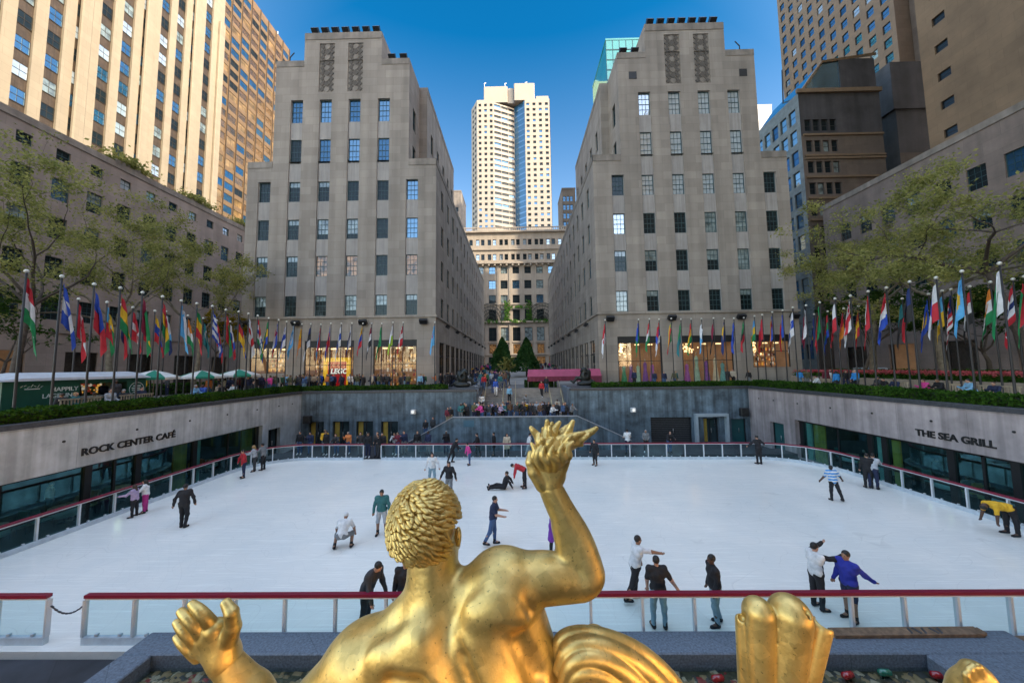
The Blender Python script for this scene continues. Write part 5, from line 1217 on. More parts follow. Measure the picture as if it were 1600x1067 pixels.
# far glimpses
slab('green_glass_tower', 'green glass tower peeking above the right stone building', 'tower', 120, 35.0, 47.5, 6, 128, 22, 'y', glassy('glass_green', (0.02, 0.17, 0.13), 0.30, tint=(.6, 1, .85), var=.3, scale=.2), [], [], 1, 1, [(G_DARK, 1)])
q = MB(); 
for k in range(8): q.box(34.9, 47.6, 119.88, 119.99, 96 + 4 * k, 96.35 + 4 * k)
for k in range(6): q.box(35 + 2.5 * k - .08, 35 + 2.5 * k + .08, 119.86, 119.985, 60, 128)
q.build('mullion', FRAME, bpy.data.objects['green_glass_tower'])
slab('striped_tower', 'small pale striped tower between the right stone building and the brown block', 'tower', 200, 143, 158, 6, fp(1210, 165, 200)[2], 20, 'y', mat('pale_concrete', (0.5, 0.5, 0.48), .7), [145 + 2.2 * i for i in range(6)], [100 + 4 * i for i in range(12)], 1.1, 3.2, [(G_SKY, 1)])
slab('slim_tower', 'slim bluish tower just visible at the far right end of the garden', 'tower', 150, 21.5, 27.5, 6, fp(890, 296, 150)[2], 15, 'y', BRN2, [22.5 + 1.6 * i for i in range(3)], [50 + 4 * i for i in range(9)], 1.2, 2.4, [(G_DEEP, 1)])
slab('grey_tower', 'grey block just visible behind the far end of the left stone building', 'tower', 150, -31, -24.5, 6, fp(712, 300, 150)[2], 15, 'y', LIME_D, [-29.5 + 1.6 * i for i in range(3)], [50 + 4 * i for i in range(8)], 1.1, 2.2, [(G_DARK, 1)])
# the buildings behind the photographer: they throw the shade that lies over the court
def backdrop_tower(label, x0, x1, y0, y1, zt, mtl):
    root = thing('limestone_slab', label, 'tower', ((x0 + x1) / 2, (y0 + y1) / 2, ST)); wall = MB(); items = []
    holes = []; n = int((x1 - x0) / 3.2)
    for i in range(n):
        xc = x0 + 2 + 3.2 * i
        holes.append((xc - .7 - x0, xc + .7 - x0, 10, zt - 4)); items.append(xc)
    # the face that looks at the court (normal +Y)
    facade(wall, (x0, y1), (1, 0), (0, 1), x1 - x0, ST, zt, holes, .4)
    wall.quad((x0, y0, ST), (x1, y0, ST), (x1, y0, zt), (x0, y0, zt)); wall.quad((x0, y0, zt), (x1, y0, zt), (x1, y1, zt), (x0, y1, zt))
    for x in (x0, x1): wall.quad((x, y0, ST), (x, y1, ST), (x, y1, zt), (x, y0, zt))
    wall.build('wall', mtl, root)
    g_ = MB()
    for xc in items: g_.quad((xc - .7, y1 - .4, 10), (xc + .7, y1 - .4, 10), (xc + .7, y1 - .4, zt - 4), (xc - .7, y1 - .4, zt - 4))
    g_.build('window_strip', G_DARK, root)
backdrop_tower('tall limestone slab tower behind the rink, opposite the garden', -16, 26, -150, -42, 255, LIME_Y)
backdrop_tower('unseen tower right of the slab, added to shade the court', 52, 90, -80, 16, 104, LIME_Y)  # unseen shadow caster, height and footprint chosen to shade the court
# ------------------------------------------------------------------ vegetation
def leaf_quads(C, size, rg, flat=0.0):
    """one small folded leaf face per centre, randomly turned"""
    n_ = len(C); th = rg.uniform(0, 2 * np.pi, n_); ph = np.arccos(rg.uniform(-1, 1, n_))
    N = np.stack([np.sin(ph) * np.cos(th), np.sin(ph) * np.sin(th), np.cos(ph)], 1)
    if flat: N[:, 2] += flat * np.sign(N[:, 2] + 1e-6); N /= np.linalg.norm(N, axis=1, keepdims=True)
    A = np.cross(N, rg.normal(size=(n_, 3))); A /= np.linalg.norm(A, axis=1, keepdims=True); B2 = np.cross(N, A)
    s = rg.uniform(size[0], size[1], n_)[:, None]
    V = np.stack([C - A * s, C - B2 * s * .55 + N * s * .12, C + A * s, C + B2 * s * .55 + N * s * .12], 1).reshape(-1, 3)
    return V, np.arange(n_ * 4).reshape(-1, 4)
BARK = mat('bark', (0.085, 0.066, 0.052), 0.9, var=.4, scale=5, bump=.4); BARK_P = mat('plane_bark', (0.17, 0.145, 0.105), 0.9, var=.5, scale=4, bump=.3)
LF_A = leaf_mat('leaf_autumn', (0.13, 0.155, 0.04), (0.50, 0.47, 0.16), .5); LF_Y = leaf_mat('leaf_yellow', (0.12, 0.10, 0.015), (0.42, 0.30, 0.03)); LF_G = leaf_mat('leaf_green', (0.02, 0.055, 0.012), (0.07, 0.12, 0.025))
LF_H = leaf_mat('leaf_hedge', (0.010, 0.036, 0.008), (0.065, 0.145, 0.022), .2); LF_C = leaf_mat('leaf_conifer', (0.02, 0.07, 0.025), (0.08, 0.17, 0.05), .25)
def tree(label, x, y, h, r, seed, leaf, nleaf, lsize, name='plane_tree', z0=ST, bark=None, first=.34, limbs=5, flat=0, rt=.2, lean=(0, 0), depth=4, spread=.62):
    rt *= 1.25
    rg = np.random.default_rng(seed); root = thing(name, label, 'tree', (x, y, z0), 0, None)
    mb = MB(); tips = []
    def grow(p, d, L, rad, lev):
        pts = [p]; rs = [rad]; ns = 4
        for i in range(ns):
            d = d + rg.normal(0, .17, 3); d[2] += .05 - flat * .06 * (lev > 0); d /= np.linalg.norm(d); p = p + d * L / ns; pts.append(p); rs.append(rad * (1 - .45 * (i + 1) / ns))
        mb.tube(pts, rs, 7 if lev < 2 else 5, cap=lev == 0)
        if lev >= 2: tips.extend(pts[1:])
        if lev == depth: tips.extend([pts[-1]] * 2); return
        k = limbs if lev == 0 else int(rg.integers(2, 4))
        a0 = rg.uniform(0, 6.28)
        for i in range(k):
            a = a0 + 2 * math.pi * i / k + rg.uniform(-.4, .4)
            side = np.array([math.cos(a), math.sin(a), 0]); sp = spread * rg.uniform(.7, 1.35)
            nd = d * (1 - sp * .6) + side * sp + np.array([0, 0, .12]); nd /= np.linalg.norm(nd)
            q = pts[-1] if (lev == 0 or rg.random() < .6) else pts[-2]
            grow(q, nd, (r * .62 if lev == 0 else L * rg.uniform(.62, .82)), rs[-1] * rg.uniform(.62, .8), lev + 1)
    grow(np.zeros(3), np.array([lean[0], lean[1], 1.0]), h * first, rt, 0)
    T = np.array(tips)
    # fit the grown skeleton to the height asked for
    sc = h / T[:, 2].max(); 
    mb.v = [(v[0], v[1], v[2] * sc) for v in mb.v]; T[:, 2] *= sc
    mb.build('trunk', bark or BARK, root, local=True)
    # leaves in uneven clumps: some twigs bare, some full
    w = rg.gamma(.7, 1, len(T)); w[rg.random(len(T)) < .30] = 0; w /= w.sum()
    C = T[rg.choice(len(T), nleaf, p=w)] + rg.normal(0, 1, (nleaf, 3)) * np.array([.26, .26, .17]) * (r / 5.0)
    V, F = leaf_quads(C, lsize, rg, .3)
    link('crown', np_mesh('crown', V, F, [leaf]), root)
    return root
tree('tall bare-limbed plane tree at far left with thin yellow green leaves', -32, 21.0, 18.2, 7.0, 11, LF_A, 12000, (.07, .125), bark=BARK)
tree('plane tree with loose olive crown behind the green kiosk, second from the left', -31.5, 26.0, 16.6, 6.6, 23, LF_A, 12000, (.07, .125), bark=BARK_P)
tree('plane tree with denser olive crown nearest the left stone building', -31.5, 33.0, 16.2, 6.2, 35, LF_A, 11000, (.07, .125), bark=BARK_P)
tree('low small tree with yellow leaves behind the flags on the left', -33.5, 36.5, 9.2, 2.6, 44, LF_Y, 2600, (.08, .15), name='yellow_tree', rt=.11)
tree('dark leaning tree at the left edge behind the green kiosk', -35, 22.5, 8.5, 3.6, 51, LF_G, 2200, (.08, .15), name='young_tree', rt=.12, lean=(.25, 0))
tree('spreading tree with twisting dark limbs at far right', 30.5, 20.8, 15.4, 6.6, 64, LF_A, 12500, (.065, .12), name='locust_tree', flat=1.2, spread=.8, limbs=4, first=.4, rt=.22)
tree('spreading tree with thin yellow green leaves behind the flower bed, middle of the right group', 31.5, 25.6, 14.2, 6.6, 71, LF_A, 12500, (.065, .12), name='locust_tree', flat=1.2, spread=.8, limbs=4, first=.42, rt=.24, bark=BARK_P)
tree('spreading tree with sparse leaves nearest the right stone building', 32, 31.0, 13.4, 6.2, 83, LF_A, 11000, (.065, .12), name='locust_tree', flat=1.2, spread=.8, limbs=4, first=.42, rt=.24, bark=BARK_P)
tree('lower dense green tree behind the right hand flags', 35.5, 36.0, 9.8, 4.4, 90, LF_G, 7000, (.10, .17), name='green_tree', flat=.6, rt=.16)
tree('low green tree behind the dark car at far right', 35.8, 26.2, 8.6, 4.0, 97, LF_G, 5200, (.10, .17), name='green_tree', flat=.6, rt=.15)
def conifer(label, x, y, z, h, r, seed):
    rg = np.random.default_rng(seed); root = thing('clipped_tree', label, 'tree', (x, y, z))
    mb = MB(); mb.tube([(0, 0, 0), (0, 0, h * .6), (0, 0, h * .95)], [.16, .1, .03], 7); mb.build('trunk', BARK, root, local=True)
    N = 6000; t = rg.random(N) ** .8; a = rg.uniform(0, 6.28, N); zz = h * (.14 + .86 * t); lump = 1 + .16 * np.sin(3 * a + 9 * t) + .1 * np.sin(7 * a - 14 * t)
    rr = r * np.clip((1 - t) ** .75 * 1.1, .05, 1) * lump * rg.uniform(.6, 1.05, N) ** .5
    C = np.stack([rr * np.cos(a), rr * np.sin(a), zz], 1); V, F = leaf_quads(C, (.12, .24), rg); link('crown', np_mesh('crown', V, F, [LF_C]), root)
conifer('dark pointed evergreen in the garden, left one of the pair', -2.4, 56, 4.5, 6.6, 2.0, 5)
conifer('dark pointed evergreen in the garden, right one of the pair behind the tent', 1.6, 58, 4.6, 6.6, 2.0, 6)
tree('small pale green shrub tree in front of the evergreens by the steps', -0.9, 42, 3.4, 1.3, 8, LF_A, 2200, (.07, .13), name='shrub', first=.2, rt=.05, depth=3)
def hedge(label, x0, x1, y0, y1, z0, z1, n_, seed, size=(.05, .095), name='hedge'):
    rg = np.random.default_rng(seed); root = thing(name, label, 'hedge', ((x0 + x1) / 2, (y0 + y1) / 2, z0))
    cx, cy = (x0 + x1) / 2, (y0 + y1) / 2; dx, dy, dz = (x1 - x0), (y1 - y0), z1 - z0
    mb = MB(); mb.cham(-dx / 2 + .09, dx / 2 - .09, -dy / 2 + .09, dy / 2 - .09, 0, dz - .09, .05); mb.build('core', mat('hedge_core', (.008, .02, .006), .9, var=.5, scale=8), root, local=True)
    P = rg.uniform(-.5, .5, (n_, 3)); f = rg.choice(5, n_, p=[.30, .30, .06, .06, .28] if dy > dx else [.06, .06, .30, .30, .28])
    for k, (ax, s) in enumerate(((0, -.5), (0, .5), (1, -.5), (1, .5), (2, .5))): P[f == k, ax] = s
    C = P * np.array([dx, dy, dz]) + np.array([0, 0, dz / 2])
    C += rg.normal(0, .035, (n_, 3)) + .05 * np.sin(C[:, [1, 0, 1]] * 3.1 + C[:, [0, 1, 0]] * 2.3)
    V, F = leaf_quads(C, size, rg); link('foliage', np_mesh('foliage', V, F, [LF_H]), root)
hedge('clipped green hedge on the café wall at left', XL - 1.0, XL - .25, 9.0, 31.3, ST + .2, ST + .72, 15000, 1)
hedge('clipped green hedge on the restaurant wall at right', XR + .25, XR + 1.0, 9.0, 31.3, ST + .2, ST + .72, 15000, 2)
hedge('flat dark hedge on the far wall in front of the toy shop building', XL - .9, -6.6, YF + .3, YF + 1.0, ST + .2, ST + .62, 9000, 3)
hedge('flat dark hedge on the far wall in front of the gown shop', 7.0, XR + .9, YF + .3, YF + 1.0, ST + .2, ST + .62, 9000, 4)
hedge('dark low hedge at the head of the central stairs under the tent', 0.8, 4.2, 37.0, 37.7, ST, ST + .75, 1800, 5)
hedge('long green hedge in front of the left limestone wing', -34.5, -33.6, 14, 40, ST, ST + 1.0, 6000, 6, (.07, .13))
hedge('long dark hedge behind the pink flower bed', 33.2, 34.0, 15, 37, ST, ST + 1.5, 6000, 7, (.07, .13))
def rooftop_shrub(label, x, y, z, r, seed):
    rg = np.random.default_rng(seed); root = thing('roof_shrub', label, 'shrub', (x, y, z)); C = rg.normal(0, 1, (900, 3)) * np.array([r * .5, r, r * .45]); C[:, 2] = np.abs(C[:, 2]) + .1
    V, F = leaf_quads(C, (.15, .3), rg); link('foliage', np_mesh('foliage', V, F, [LF_A]), root)
    mb = MB(); mb.cham(-r * .5, r * .5, -r, r, 0, .4, .05); mb.build('planter', LIME_D, root, local=True)
rooftop_shrub('bushy shrub on the wing parapet below the sunlit tower, leftmost of the three', -50.8, 41.9, 32.7, 1.5, 1)
rooftop_shrub('middle one of three shrubs along the left wing parapet', -50.8, 51.8, 32.7, 1.3, 2)
rooftop_shrub('shrub on the left wing parapet closest to the left stone building', -50.8, 61.5, 32.7, 1.4, 3)
# pink flower bed and its planter
r = thing('flower_bed', 'raised bed of pink flowers in a beige stone planter at right', 'flower bed', (30, 26, ST))
q = MB(); q.cham(28.7, 31.4, 15.5, 36.5, ST, ST + .95, .06); q.build('planter', mat('planter_stone', (.32, .26, .20), .8, var=.15, scale=1.5, brick=(1.8, .5, .05)), r)
rg = np.random.default_rng(12)
C = np.stack([rg.uniform(28.8, 31.3, 9000), rg.uniform(15.6, 36.4, 9000), ST + .95 + rg.uniform(0, .42, 9000)], 1); V, F = leaf_quads(C - origin(r), (.06, .12), rg); link('foliage', np_mesh('foliage', V, F, [LF_H]), r)
C = np.stack([rg.uniform(28.8, 31.3, 7000), rg.uniform(15.6, 36.4, 7000), ST + 1.28 + rg.uniform(0, .3, 7000)], 1); V, F = leaf_quads(C - origin(r), (.05, .10), rg, .6); link('blossoms', np_mesh('blossoms', V, F, [leaf_mat('blossom_pink', (.50, .06, .08), (.75, .22, .22), .3)]), r)

# ------------------------------------------------------------------ flags
FC = {k: mat('cloth_' + k, c, .75, var=.10, scale=6) for k, c in dict(red=(.50, .02, .035), blue=(.02, .07, .42), navy=(.012, .03, .14), sky=(.10, .40, .72), white=(.68, .68, .70), green=(.01, .22, .07), yellow=(.75, .45, .02), black=(.02, .02, .022), orange=(.70, .22, .02), maroon=(.22, .01, .04), lime=(.35, .55, .05), teal=(.02, .18, .20)).items()}
POLE = mat('dark_pole', (0.022, 0.02, 0.02), 0.55, 0.0, var=.2); FIN = mat('pale_finial', (.72, .70, .62), .3, .3)
def flagpole(x, y, label, pat, fdir, h=6.65, seed=0, H=1.9, group='flagpoles round the sunken rink'):
    rg = random.Random(seed); t = thing('flagpole', label, 'flagpole', (x, y, ST), 0, group)
    q = MB(); q.lathe((0, 0, 0), [(.085, 0), (.08, .3), (.05, .34), (.045, 2), (.033, h)], 8); q.build('pole', POLE, t, local=True)
    q = MB(); q.ball((0, 0, h + .07), .085, 8, 6); q.build('finial', FIN, t, local=True)
    kind, cols = pat; nu, nv = 18, 24
    fd = np.array([fdir[0], fdir[1], 0.]); fd /= np.linalg.norm(fd); sd = np.array([-fd[1], fd[0], 0.])
    ph = rg.uniform(0, 6); drop = rg.uniform(1.35, 1.95); wd = rg.uniform(.42, .66); fr = rg.uniform(7, 10)
    V = []
    for j in range(nv + 1):
        for i in range(nu + 1):
            u, v = i / nu, j / nv
            xx = .05 + wd * math.sin(math.pi * .5 * u) * (.22 + .78 * v ** .8) * (1 - .25 * u * u) + .035 * math.sin(fr * u * 1.7 + ph)
            yy = (.03 + .11 * u) * math.sin(fr * u + 2.2 * v + ph) + .02 * math.sin(13 * v + ph)
            zz = h - .22 - v * H * (1 - .12 * u) - drop * u ** 1.15 * (.55 + .45 * v)
            V.append(fd * xx + sd * yy + np.array([0, 0, zz]))
    F = []; MI = []
    for j in range(nv):
        for i in range(nu):
            a = j * (nu + 1) + i; F.append((a, a + 1, a + nu + 2, a + nu + 1)); u, v = (i + .5) / nu, (j + .5) / nv
            if kind == 'h': k = cols[min(int(v * len(cols)), len(cols) - 1)]
            elif kind == 'v': k = cols[min(int(u * len(cols)), len(cols) - 1)]
            elif kind == 'x': k = cols[1] if (abs(v - .5) < .12 or abs(u - .36) < .09) else cols[0]
            elif kind == 'c': k = cols[1] if ((u - .45) ** 2 / .05 + (v - .5) ** 2 / .07) < 1 else cols[0]
            elif kind == 'q': k = cols[(1 if u > .5 else 0) + (2 if v > .5 else 0)]
            elif kind == 'e': k = cols[-1] if ((u - .5) ** 2 / .02 + (v - .5) ** 2 / .02) < 1 else cols[min(int(v * (len(cols) - 1)), len(cols) - 2)]
            elif kind == 't': k = cols[0] if (u < .42 and v < .5) else cols[1 + int(v * 8) % 2]
            elif kind == 'm': k = cols[1] if (math.hypot(u - .5, (v - .5)) < .2 + .07 * math.cos(math.atan2(v - .5, u - .5) * 5)) else (cols[2] if (u < .24 or u > .76) else cols[0])
            MI.append(cols.index(k) if k in cols else 0)
    uc = list(dict.fromkeys(cols)); MI = [uc.index(cols[m_]) for m_ in MI]
    link('flag', np_mesh('flag', V, F, [FC[c] for c in uc], MI, True), t)
def desc(p):
    kind, c = p; c = list(dict.fromkeys(c)); c = [{'sky': 'light blue', 'navy': 'dark blue'}.get(k, k) for k in c]
    s = ' and '.join([', '.join(c[:-1]), c[-1]]) if len(c) > 1 else c[0]
    return {'h': s, 'v': s, 'x': f'{c[0]} flag with {c[-1]} cross,', 'c': f'{c[0]} flag with {c[-1]} disc,', 'q': s + ' quartered', 'e': s, 't': 'stars and stripes', 'm': 'white flag with red leaf,'}[kind]
ORD = ['first', 'second', 'third', 'fourth', 'fifth', 'sixth', 'seventh', 'eighth', 'ninth', 'tenth', 'eleventh', 'twelfth', 'thirteenth', 'fourteenth', 'fifteenth', 'sixteenth', 'seventeenth', 'eighteenth', 'nineteenth', 'twentieth']
def flag_row(rowname, spots, fdir, jit):
    for i, (x, y, p) in enumerate(spots):
        d = desc(p); d = d if ('flag' in d or 'stripes' in d) else d + ' flag'
        flagpole(x, y, f'pole with {d}'.rstrip(',') + f', {ORD[i]} from left, {rowname}', p, (fdir[0] + rnd.uniform(-jit, jit), fdir[1] + rnd.uniform(-jit, jit)), seed=int(x * 100) + i, h=6.62 + rnd.uniform(-.05, .05))
def ly(px, X): return X * FPX / (px - 808.0)
rowA = [(12.6, ('h', ['red', 'white', 'green'])), (72, ('h', ['blue', 'white', 'blue'])), (126.5, ('h', ['blue', 'red'])), (170, ('h', ['red', 'yellow', 'green'])), (206.6, ('v', ['maroon', 'yellow', 'green'])), (240, ('h', ['red', 'yellow', 'green'])), (271, ('v', ['sky', 'white', 'sky'])), (296.5, ('h', ['green', 'yellow', 'red'])), (322, ('h', ['blue', 'white', 'blue', 'white', 'blue', 'white', 'blue'])), (344, ('v', ['red', 'yellow', 'green'])), (365, ('h', ['black', 'red', 'yellow'])), (381, ('x', ['white', 'red'])), (396, ('h', ['red', 'white', 'blue', 'white', 'green']))]
flag_row('café front row', [(XL - 1.2, ly(px, XL - 1.2), p) for px, p in rowA], (.35, 1), .25)
rowB = [(102.6, ('m', ['white', 'red', 'red'])), (150, ('q', ['sky', 'yellow', 'red', 'green'])), (173, ('v', ['navy', 'yellow', 'red'])), (192.6, ('x', ['red', 'white'])), (212, ('c', ['red', 'maroon'])), (229, ('h', ['yellow', 'blue', 'red'])), (247, ('h', ['white', 'sky', 'navy'])), (283, ('h', ['orange', 'white', 'green'])), (308, ('c', ['teal', 'white'])), (330, ('h', ['red', 'blue', 'red'])), (352, ('h', ['white', 'blue', 'red'])), (370, ('x', ['blue', 'yellow']))]
flag_row('kiosk back row', [(-26.3, ly(px, -26.3), p) for px, p in rowB], (.35, 1), .3)
rowC = [(414, ('h', ['green', 'yellow', 'blue'])), (430, ('v', ['blue', 'white', 'red'])), (443, ('x', ['white', 'blue'])), (455.6, ('c', ['sky', 'white'])), (467.7, ('h', ['yellow', 'orange'])), (482, ('h', ['navy', 'black', 'white'])), (498, ('v', ['red', 'sky'])), (514, ('q', ['blue', 'red', 'red', 'blue'])), (530.6, ('h', ['white', 'blue', 'white'])), (547.5, ('v', ['white', 'navy'])), (565, ('h', ['yellow', 'blue', 'red'])), (579, ('h', ['maroon', 'white', 'black'])), (595, ('c', ['green', 'white'])), (613, ('h', ['white', 'lime'])), (629, ('x', ['red', 'white'])), (679, ('c', ['sky', 'red']))]
def spotC(px, p):
    Y = YF + 1.5; X = (px - 808) * Y / FPX
    return (X, Y, p) if X > XL - .9 else (XL - 1.2, ly(px, XL - 1.2), p)
flag_row('far left wall row', [spotC(px, p) for px, p in rowC], (-1, -.2), .2)
rowD = [(947, ('h', ['red', 'white'])), (999, ('h', ['blue', 'green'])), (1016, ('h', ['red', 'white', 'green'])), (1031, ('h', ['red', 'blue', 'white'])), (1050, ('v', ['green', 'yellow', 'red'])), (1065, ('h', ['green', 'teal'])), (1081, ('h', ['red', 'yellow', 'green'])), (1097, ('h', ['white', 'sky'])), (1115.5, ('h', ['maroon', 'black'])), (1132, ('v', ['navy', 'yellow', 'navy'])), (1147, ('c', ['blue', 'navy'])), (1162.5, ('h', ['green', 'black', 'red']))]
flag_row('far right wall row', [((px - 808) * (YF + 1.5) / FPX, YF + 1.5, p) for px, p in rowD], (-1, -.2), .2)
rowE = [(1179, ('h', ['sky', 'yellow', 'green'])), (1191, ('c', ['red', 'blue'])), (1207, ('v', ['blue', 'orange', 'red'])), (1223, ('v', ['blue', 'yellow', 'red'])), (1239, ('h', ['white', 'blue', 'white'])), (1259.6, ('v', ['white', 'maroon'])), (1281, ('v', ['green', 'red'])), (1305, ('h', ['white', 'red'])), (1329, ('x', ['white', 'red'])), (1357, ('v', ['red', 'white', 'red'])), (1385.5, ('h', ['red', 'white', 'blue'])), (1422, ('q', ['navy', 'black', 'black', 'red'])), (1463, ('q', ['white', 'blue', 'red', 'white'])), (1503.6, ('c', ['sky', 'yellow'])), (1562.6, ('v', ['white', 'green']))]
flag_row('grill front row', [(XR + 1.2, ly(px, XR + 1.2), p) for px, p in rowE], (-.5, 1), .25)
rowF = [(1271, ('c', ['navy', 'yellow'])), (1292, ('h', ['red', 'green', 'blue'])), (1317, ('h', ['red', 'orange'])), (1340, ('x', ['red', 'yellow'])), (1408, ('h', ['teal', 'black'])), (1449, ('c', ['blue', 'yellow'])), (1470, ('h', ['sky', 'yellow'])), (1484, ('t', ['navy', 'red', 'white'])), (1513, ('h', ['red', 'white', 'black'])), (1545, ('h', ['orange', 'white', 'green'])), (1580, ('h', ['red', 'white', 'navy', 'white', 'red'])), (1598, ('v', ['red', 'green']))]
flag_row('flower bed row', [(27.0, ly(px, 27.0), p) for px, p in rowF], (-.5, 1), .3)

# ------------------------------------------------------------------ kiosk, umbrellas, tent, benches, cars
KG = mat('kiosk_green', (0.012, 0.085, 0.055), 0.4, var=.12); KW = mat('kiosk_roof', (0.50, 0.54, 0.58), .45, var=.1)
r = thing('drinks_kiosk', 'dark green drinks kiosk with pale rounded roof and white lettering behind the left hedge', 'kiosk', (-25.3, 19.1, ST))
q = MB(); x0, x1, y0, y1 = -26.2, -24.4, 15.9, 22.2; zt = ST + 1.85
q.box(x0, x1, y0, 18.8, ST, zt); q.box(x0, x1, 21.1, y1, ST, zt); q.box(x0, x1, 18.8, 21.1, ST, ST + .85); q.box(x0, x1 - .0, 18.8, 21.1, zt - .22, zt); q.box(x0, x0 + .1, 18.8, 21.1, ST + .85, zt - .22); q.build('body', KG, r)
q = MB(); prof = [(-.14, 0), (-.1, .14), (.25, .34), (.9, .42), (1.55, .34), (1.9, .14), (1.94, 0)]
vs = [(x0 + a, yy, zt + .002 + b_ * (1 if 0 < k < 3 else .4)) for k, yy in enumerate((y0 - .25, y0 + .7, y1 - .3, y1 + .15)) for a, b_ in prof]; np_ = len(prof)
q.add(vs, [(k * np_ + i, k * np_ + i + 1, (k + 1) * np_ + i + 1, (k + 1) * np_ + i) for k in range(3) for i in range(np_ - 1)] + [tuple(range(np_)), tuple(3 * np_ + i for i in range(np_))], 0, False); q.build('roof', KW, r)
q = MB(); q.cham(x1 - .1, x1 + .3, 18.7, 21.2, ST + .86, ST + .92, .01); q.build('counter', mat('counter_steel', (.4, .42, .43), .3, .6), r)
q = MB()
for i in range(40): q.ball((x0 + .3 + rnd.uniform(0, .4), rnd.uniform(18.9, 21), ST + 1.0 + rnd.uniform(0, .65)), rnd.uniform(.04, .11), 6, 4, rnd.randrange(3))
o = q.build('goods', [GOODS[1], GOODS[0], GOODS[3]], r); o['kind'] = 'stuff'
KL = mat('kiosk_lettering', (.70, .76, .74), .5, var=0)
for txt, yy, zz, sz in (('HAPPILY', 17.6, 1.28, .30), ('LAGERING', 17.3, .95, .30)):
    me = text_mesh('lettering', txt, sz, .004, bold=.006); me.materials.append(KL); o = link('lettering', me, r); o.location = (x1 + .006 + 25.3, yy - 19.1, zz); o.rotation_euler = (math.pi / 2, 0, math.pi / 2)
q = MB()
for k in range(24): a0 = 2 * math.pi * k / 24; a1 = a0 + 2 * math.pi / 24; q.tube([(x1 + .01, 21.66 + .42 * math.cos(a0), ST + 1.15 + .42 * math.sin(a0)), (x1 + .01, 21.66 + .42 * math.cos(a1), ST + 1.15 + .42 * math.sin(a1))], .018, 4)
for dz, w_ in ((.2, .22), (.06, .28), (-.06, .26), (-.2, .2)): q.box(x1 + .003, x1 + .012, 21.66 - w_, 21.66 + w_, ST + 1.13 + dz, ST + 1.13 + dz + .06)
q.build('logo', KL, r)
q = MB()
for k in range(7): q.tube([(x1 + .008, 16.5 + .12 * k, ST + 1.55 + .05 * math.sin(k * 2)), (x1 + .008, 16.58 + .12 * k, ST + 1.62 + .06 * math.sin(k * 2.7))], .013, 4)
q.box(x1 + .003, x1 + .01, 16.65, 17.2, ST + 1.43, ST + 1.47); q.build('script_logo', KL, r)
UG = mat('umbrella_green', (.01, .20, .13), .7); UW = mat('umbrella_white', (.62, .64, .62), .7)
def umbrella(label, x, y, top, rad=1.45):
    t = thing('parasol', label, 'umbrella', (x, y, ST), rnd.uniform(0, .7), 'green and white parasols on the café terrace')
    q = MB(); q.tube([(0, 0, 0), (0, 0, top - .02)], .03, 6); q.lathe((0, 0, 0), [(.28, 0), (.28, .06), (.05, .1)], 10); q.build('pole', mat('parasol_pole', (.3, .2, .12), .5), t, local=True)
    q = MB()
    for k in range(8):
        a0, a1 = 2 * math.pi * k / 8, 2 * math.pi * (k + 1) / 8; m_ = k % 2
        P0 = (0, 0, top); A = (rad * math.cos(a0), rad * math.sin(a0), top - .5); B2 = (rad * math.cos(a1), rad * math.sin(a1), top - .5); am = (a0 + a1) / 2
        M1 = (rad * .5 * math.cos(a0), rad * .5 * math.sin(a0), top - .2); M2 = (rad * .5 * math.cos(a1), rad * .5 * math.sin(a1), top - .2)
        q.add([P0, M1, M2], [(0, 1, 2)], m_); q.quad(M1, A, B2, M2, m_); q.quad(A, (A[0], A[1], A[2] - .16), (B2[0], B2[1], B2[2] - .16), B2, m_)
    q.build('canopy', [UG, UW], t, local=True)
umbrella('green and white striped parasol right beside the kiosk', -25.4, 23.6, 2.35); umbrella('green and white parasol, middle one on the terrace', -25.2, 27.0, 2.3); umbrella('green and white parasol farthest from the kiosk', -24.6, 29.9, 2.35, 1.6)
# pink tent
TP = mat('tent_pink', (.33, .05, .11), .65, var=.12, scale=1.2, streak=(2, .15)); TD = mat('tent_maroon', (.15, .018, .045), .7, var=.15)
r = thing('event_tent', 'long low pink tent beside the steps at the garden entrance', 'tent', (5.2, 38, ST))
q = MB(); xa, xb_, ya, yb, z1, z2 = 1.1, 9.0, 36.7, 37.85, ST + 1.18, ST + 1.93
q.add([(xa, ya, z1), (xb_, ya, z1), (xb_, (ya + yb) / 2 + .2, z2), (xa + .1, (ya + yb) / 2 + .2, z2), (xb_, yb, z1), (xa, yb, z1)], [(0, 1, 2, 3), (3, 2, 4, 5), (0, 3, 5), (1, 4, 2)]); q.build('roof', TP, r)
q = MB(); nn = 40
for i in range(nn):
    u0 = xa + (xb_ - xa) * i / nn; u1 = xa + (xb_ - xa) * (i + 1) / nn; d0 = .03 * (i % 2); d1 = .03 * ((i + 1) % 2); zb = z1 - (.52 if u0 < 6.9 else 1.15)
    q.quad((u0, ya - .02 + d0, z1), (u1, ya - .02 + d1, z1), (u1, ya + d1, zb), (u0, ya + d0, zb))
for x in (xa, xb_): q.quad((x, ya, z1), (x, yb, z1), (x, yb, ST + .1), (x, ya, ST + .1))
q.build('valance', TD, r)
for x in (xa + .06, 3.9, 6.6, xb_ - .06):
    for y_ in (ya + .06, yb - .06): MB().tube([(x, y_, ST), (x, y_, z1)], .035, 6).build('pole', mat('tent_pole', (.4, .4, .4), .4, .5), r)
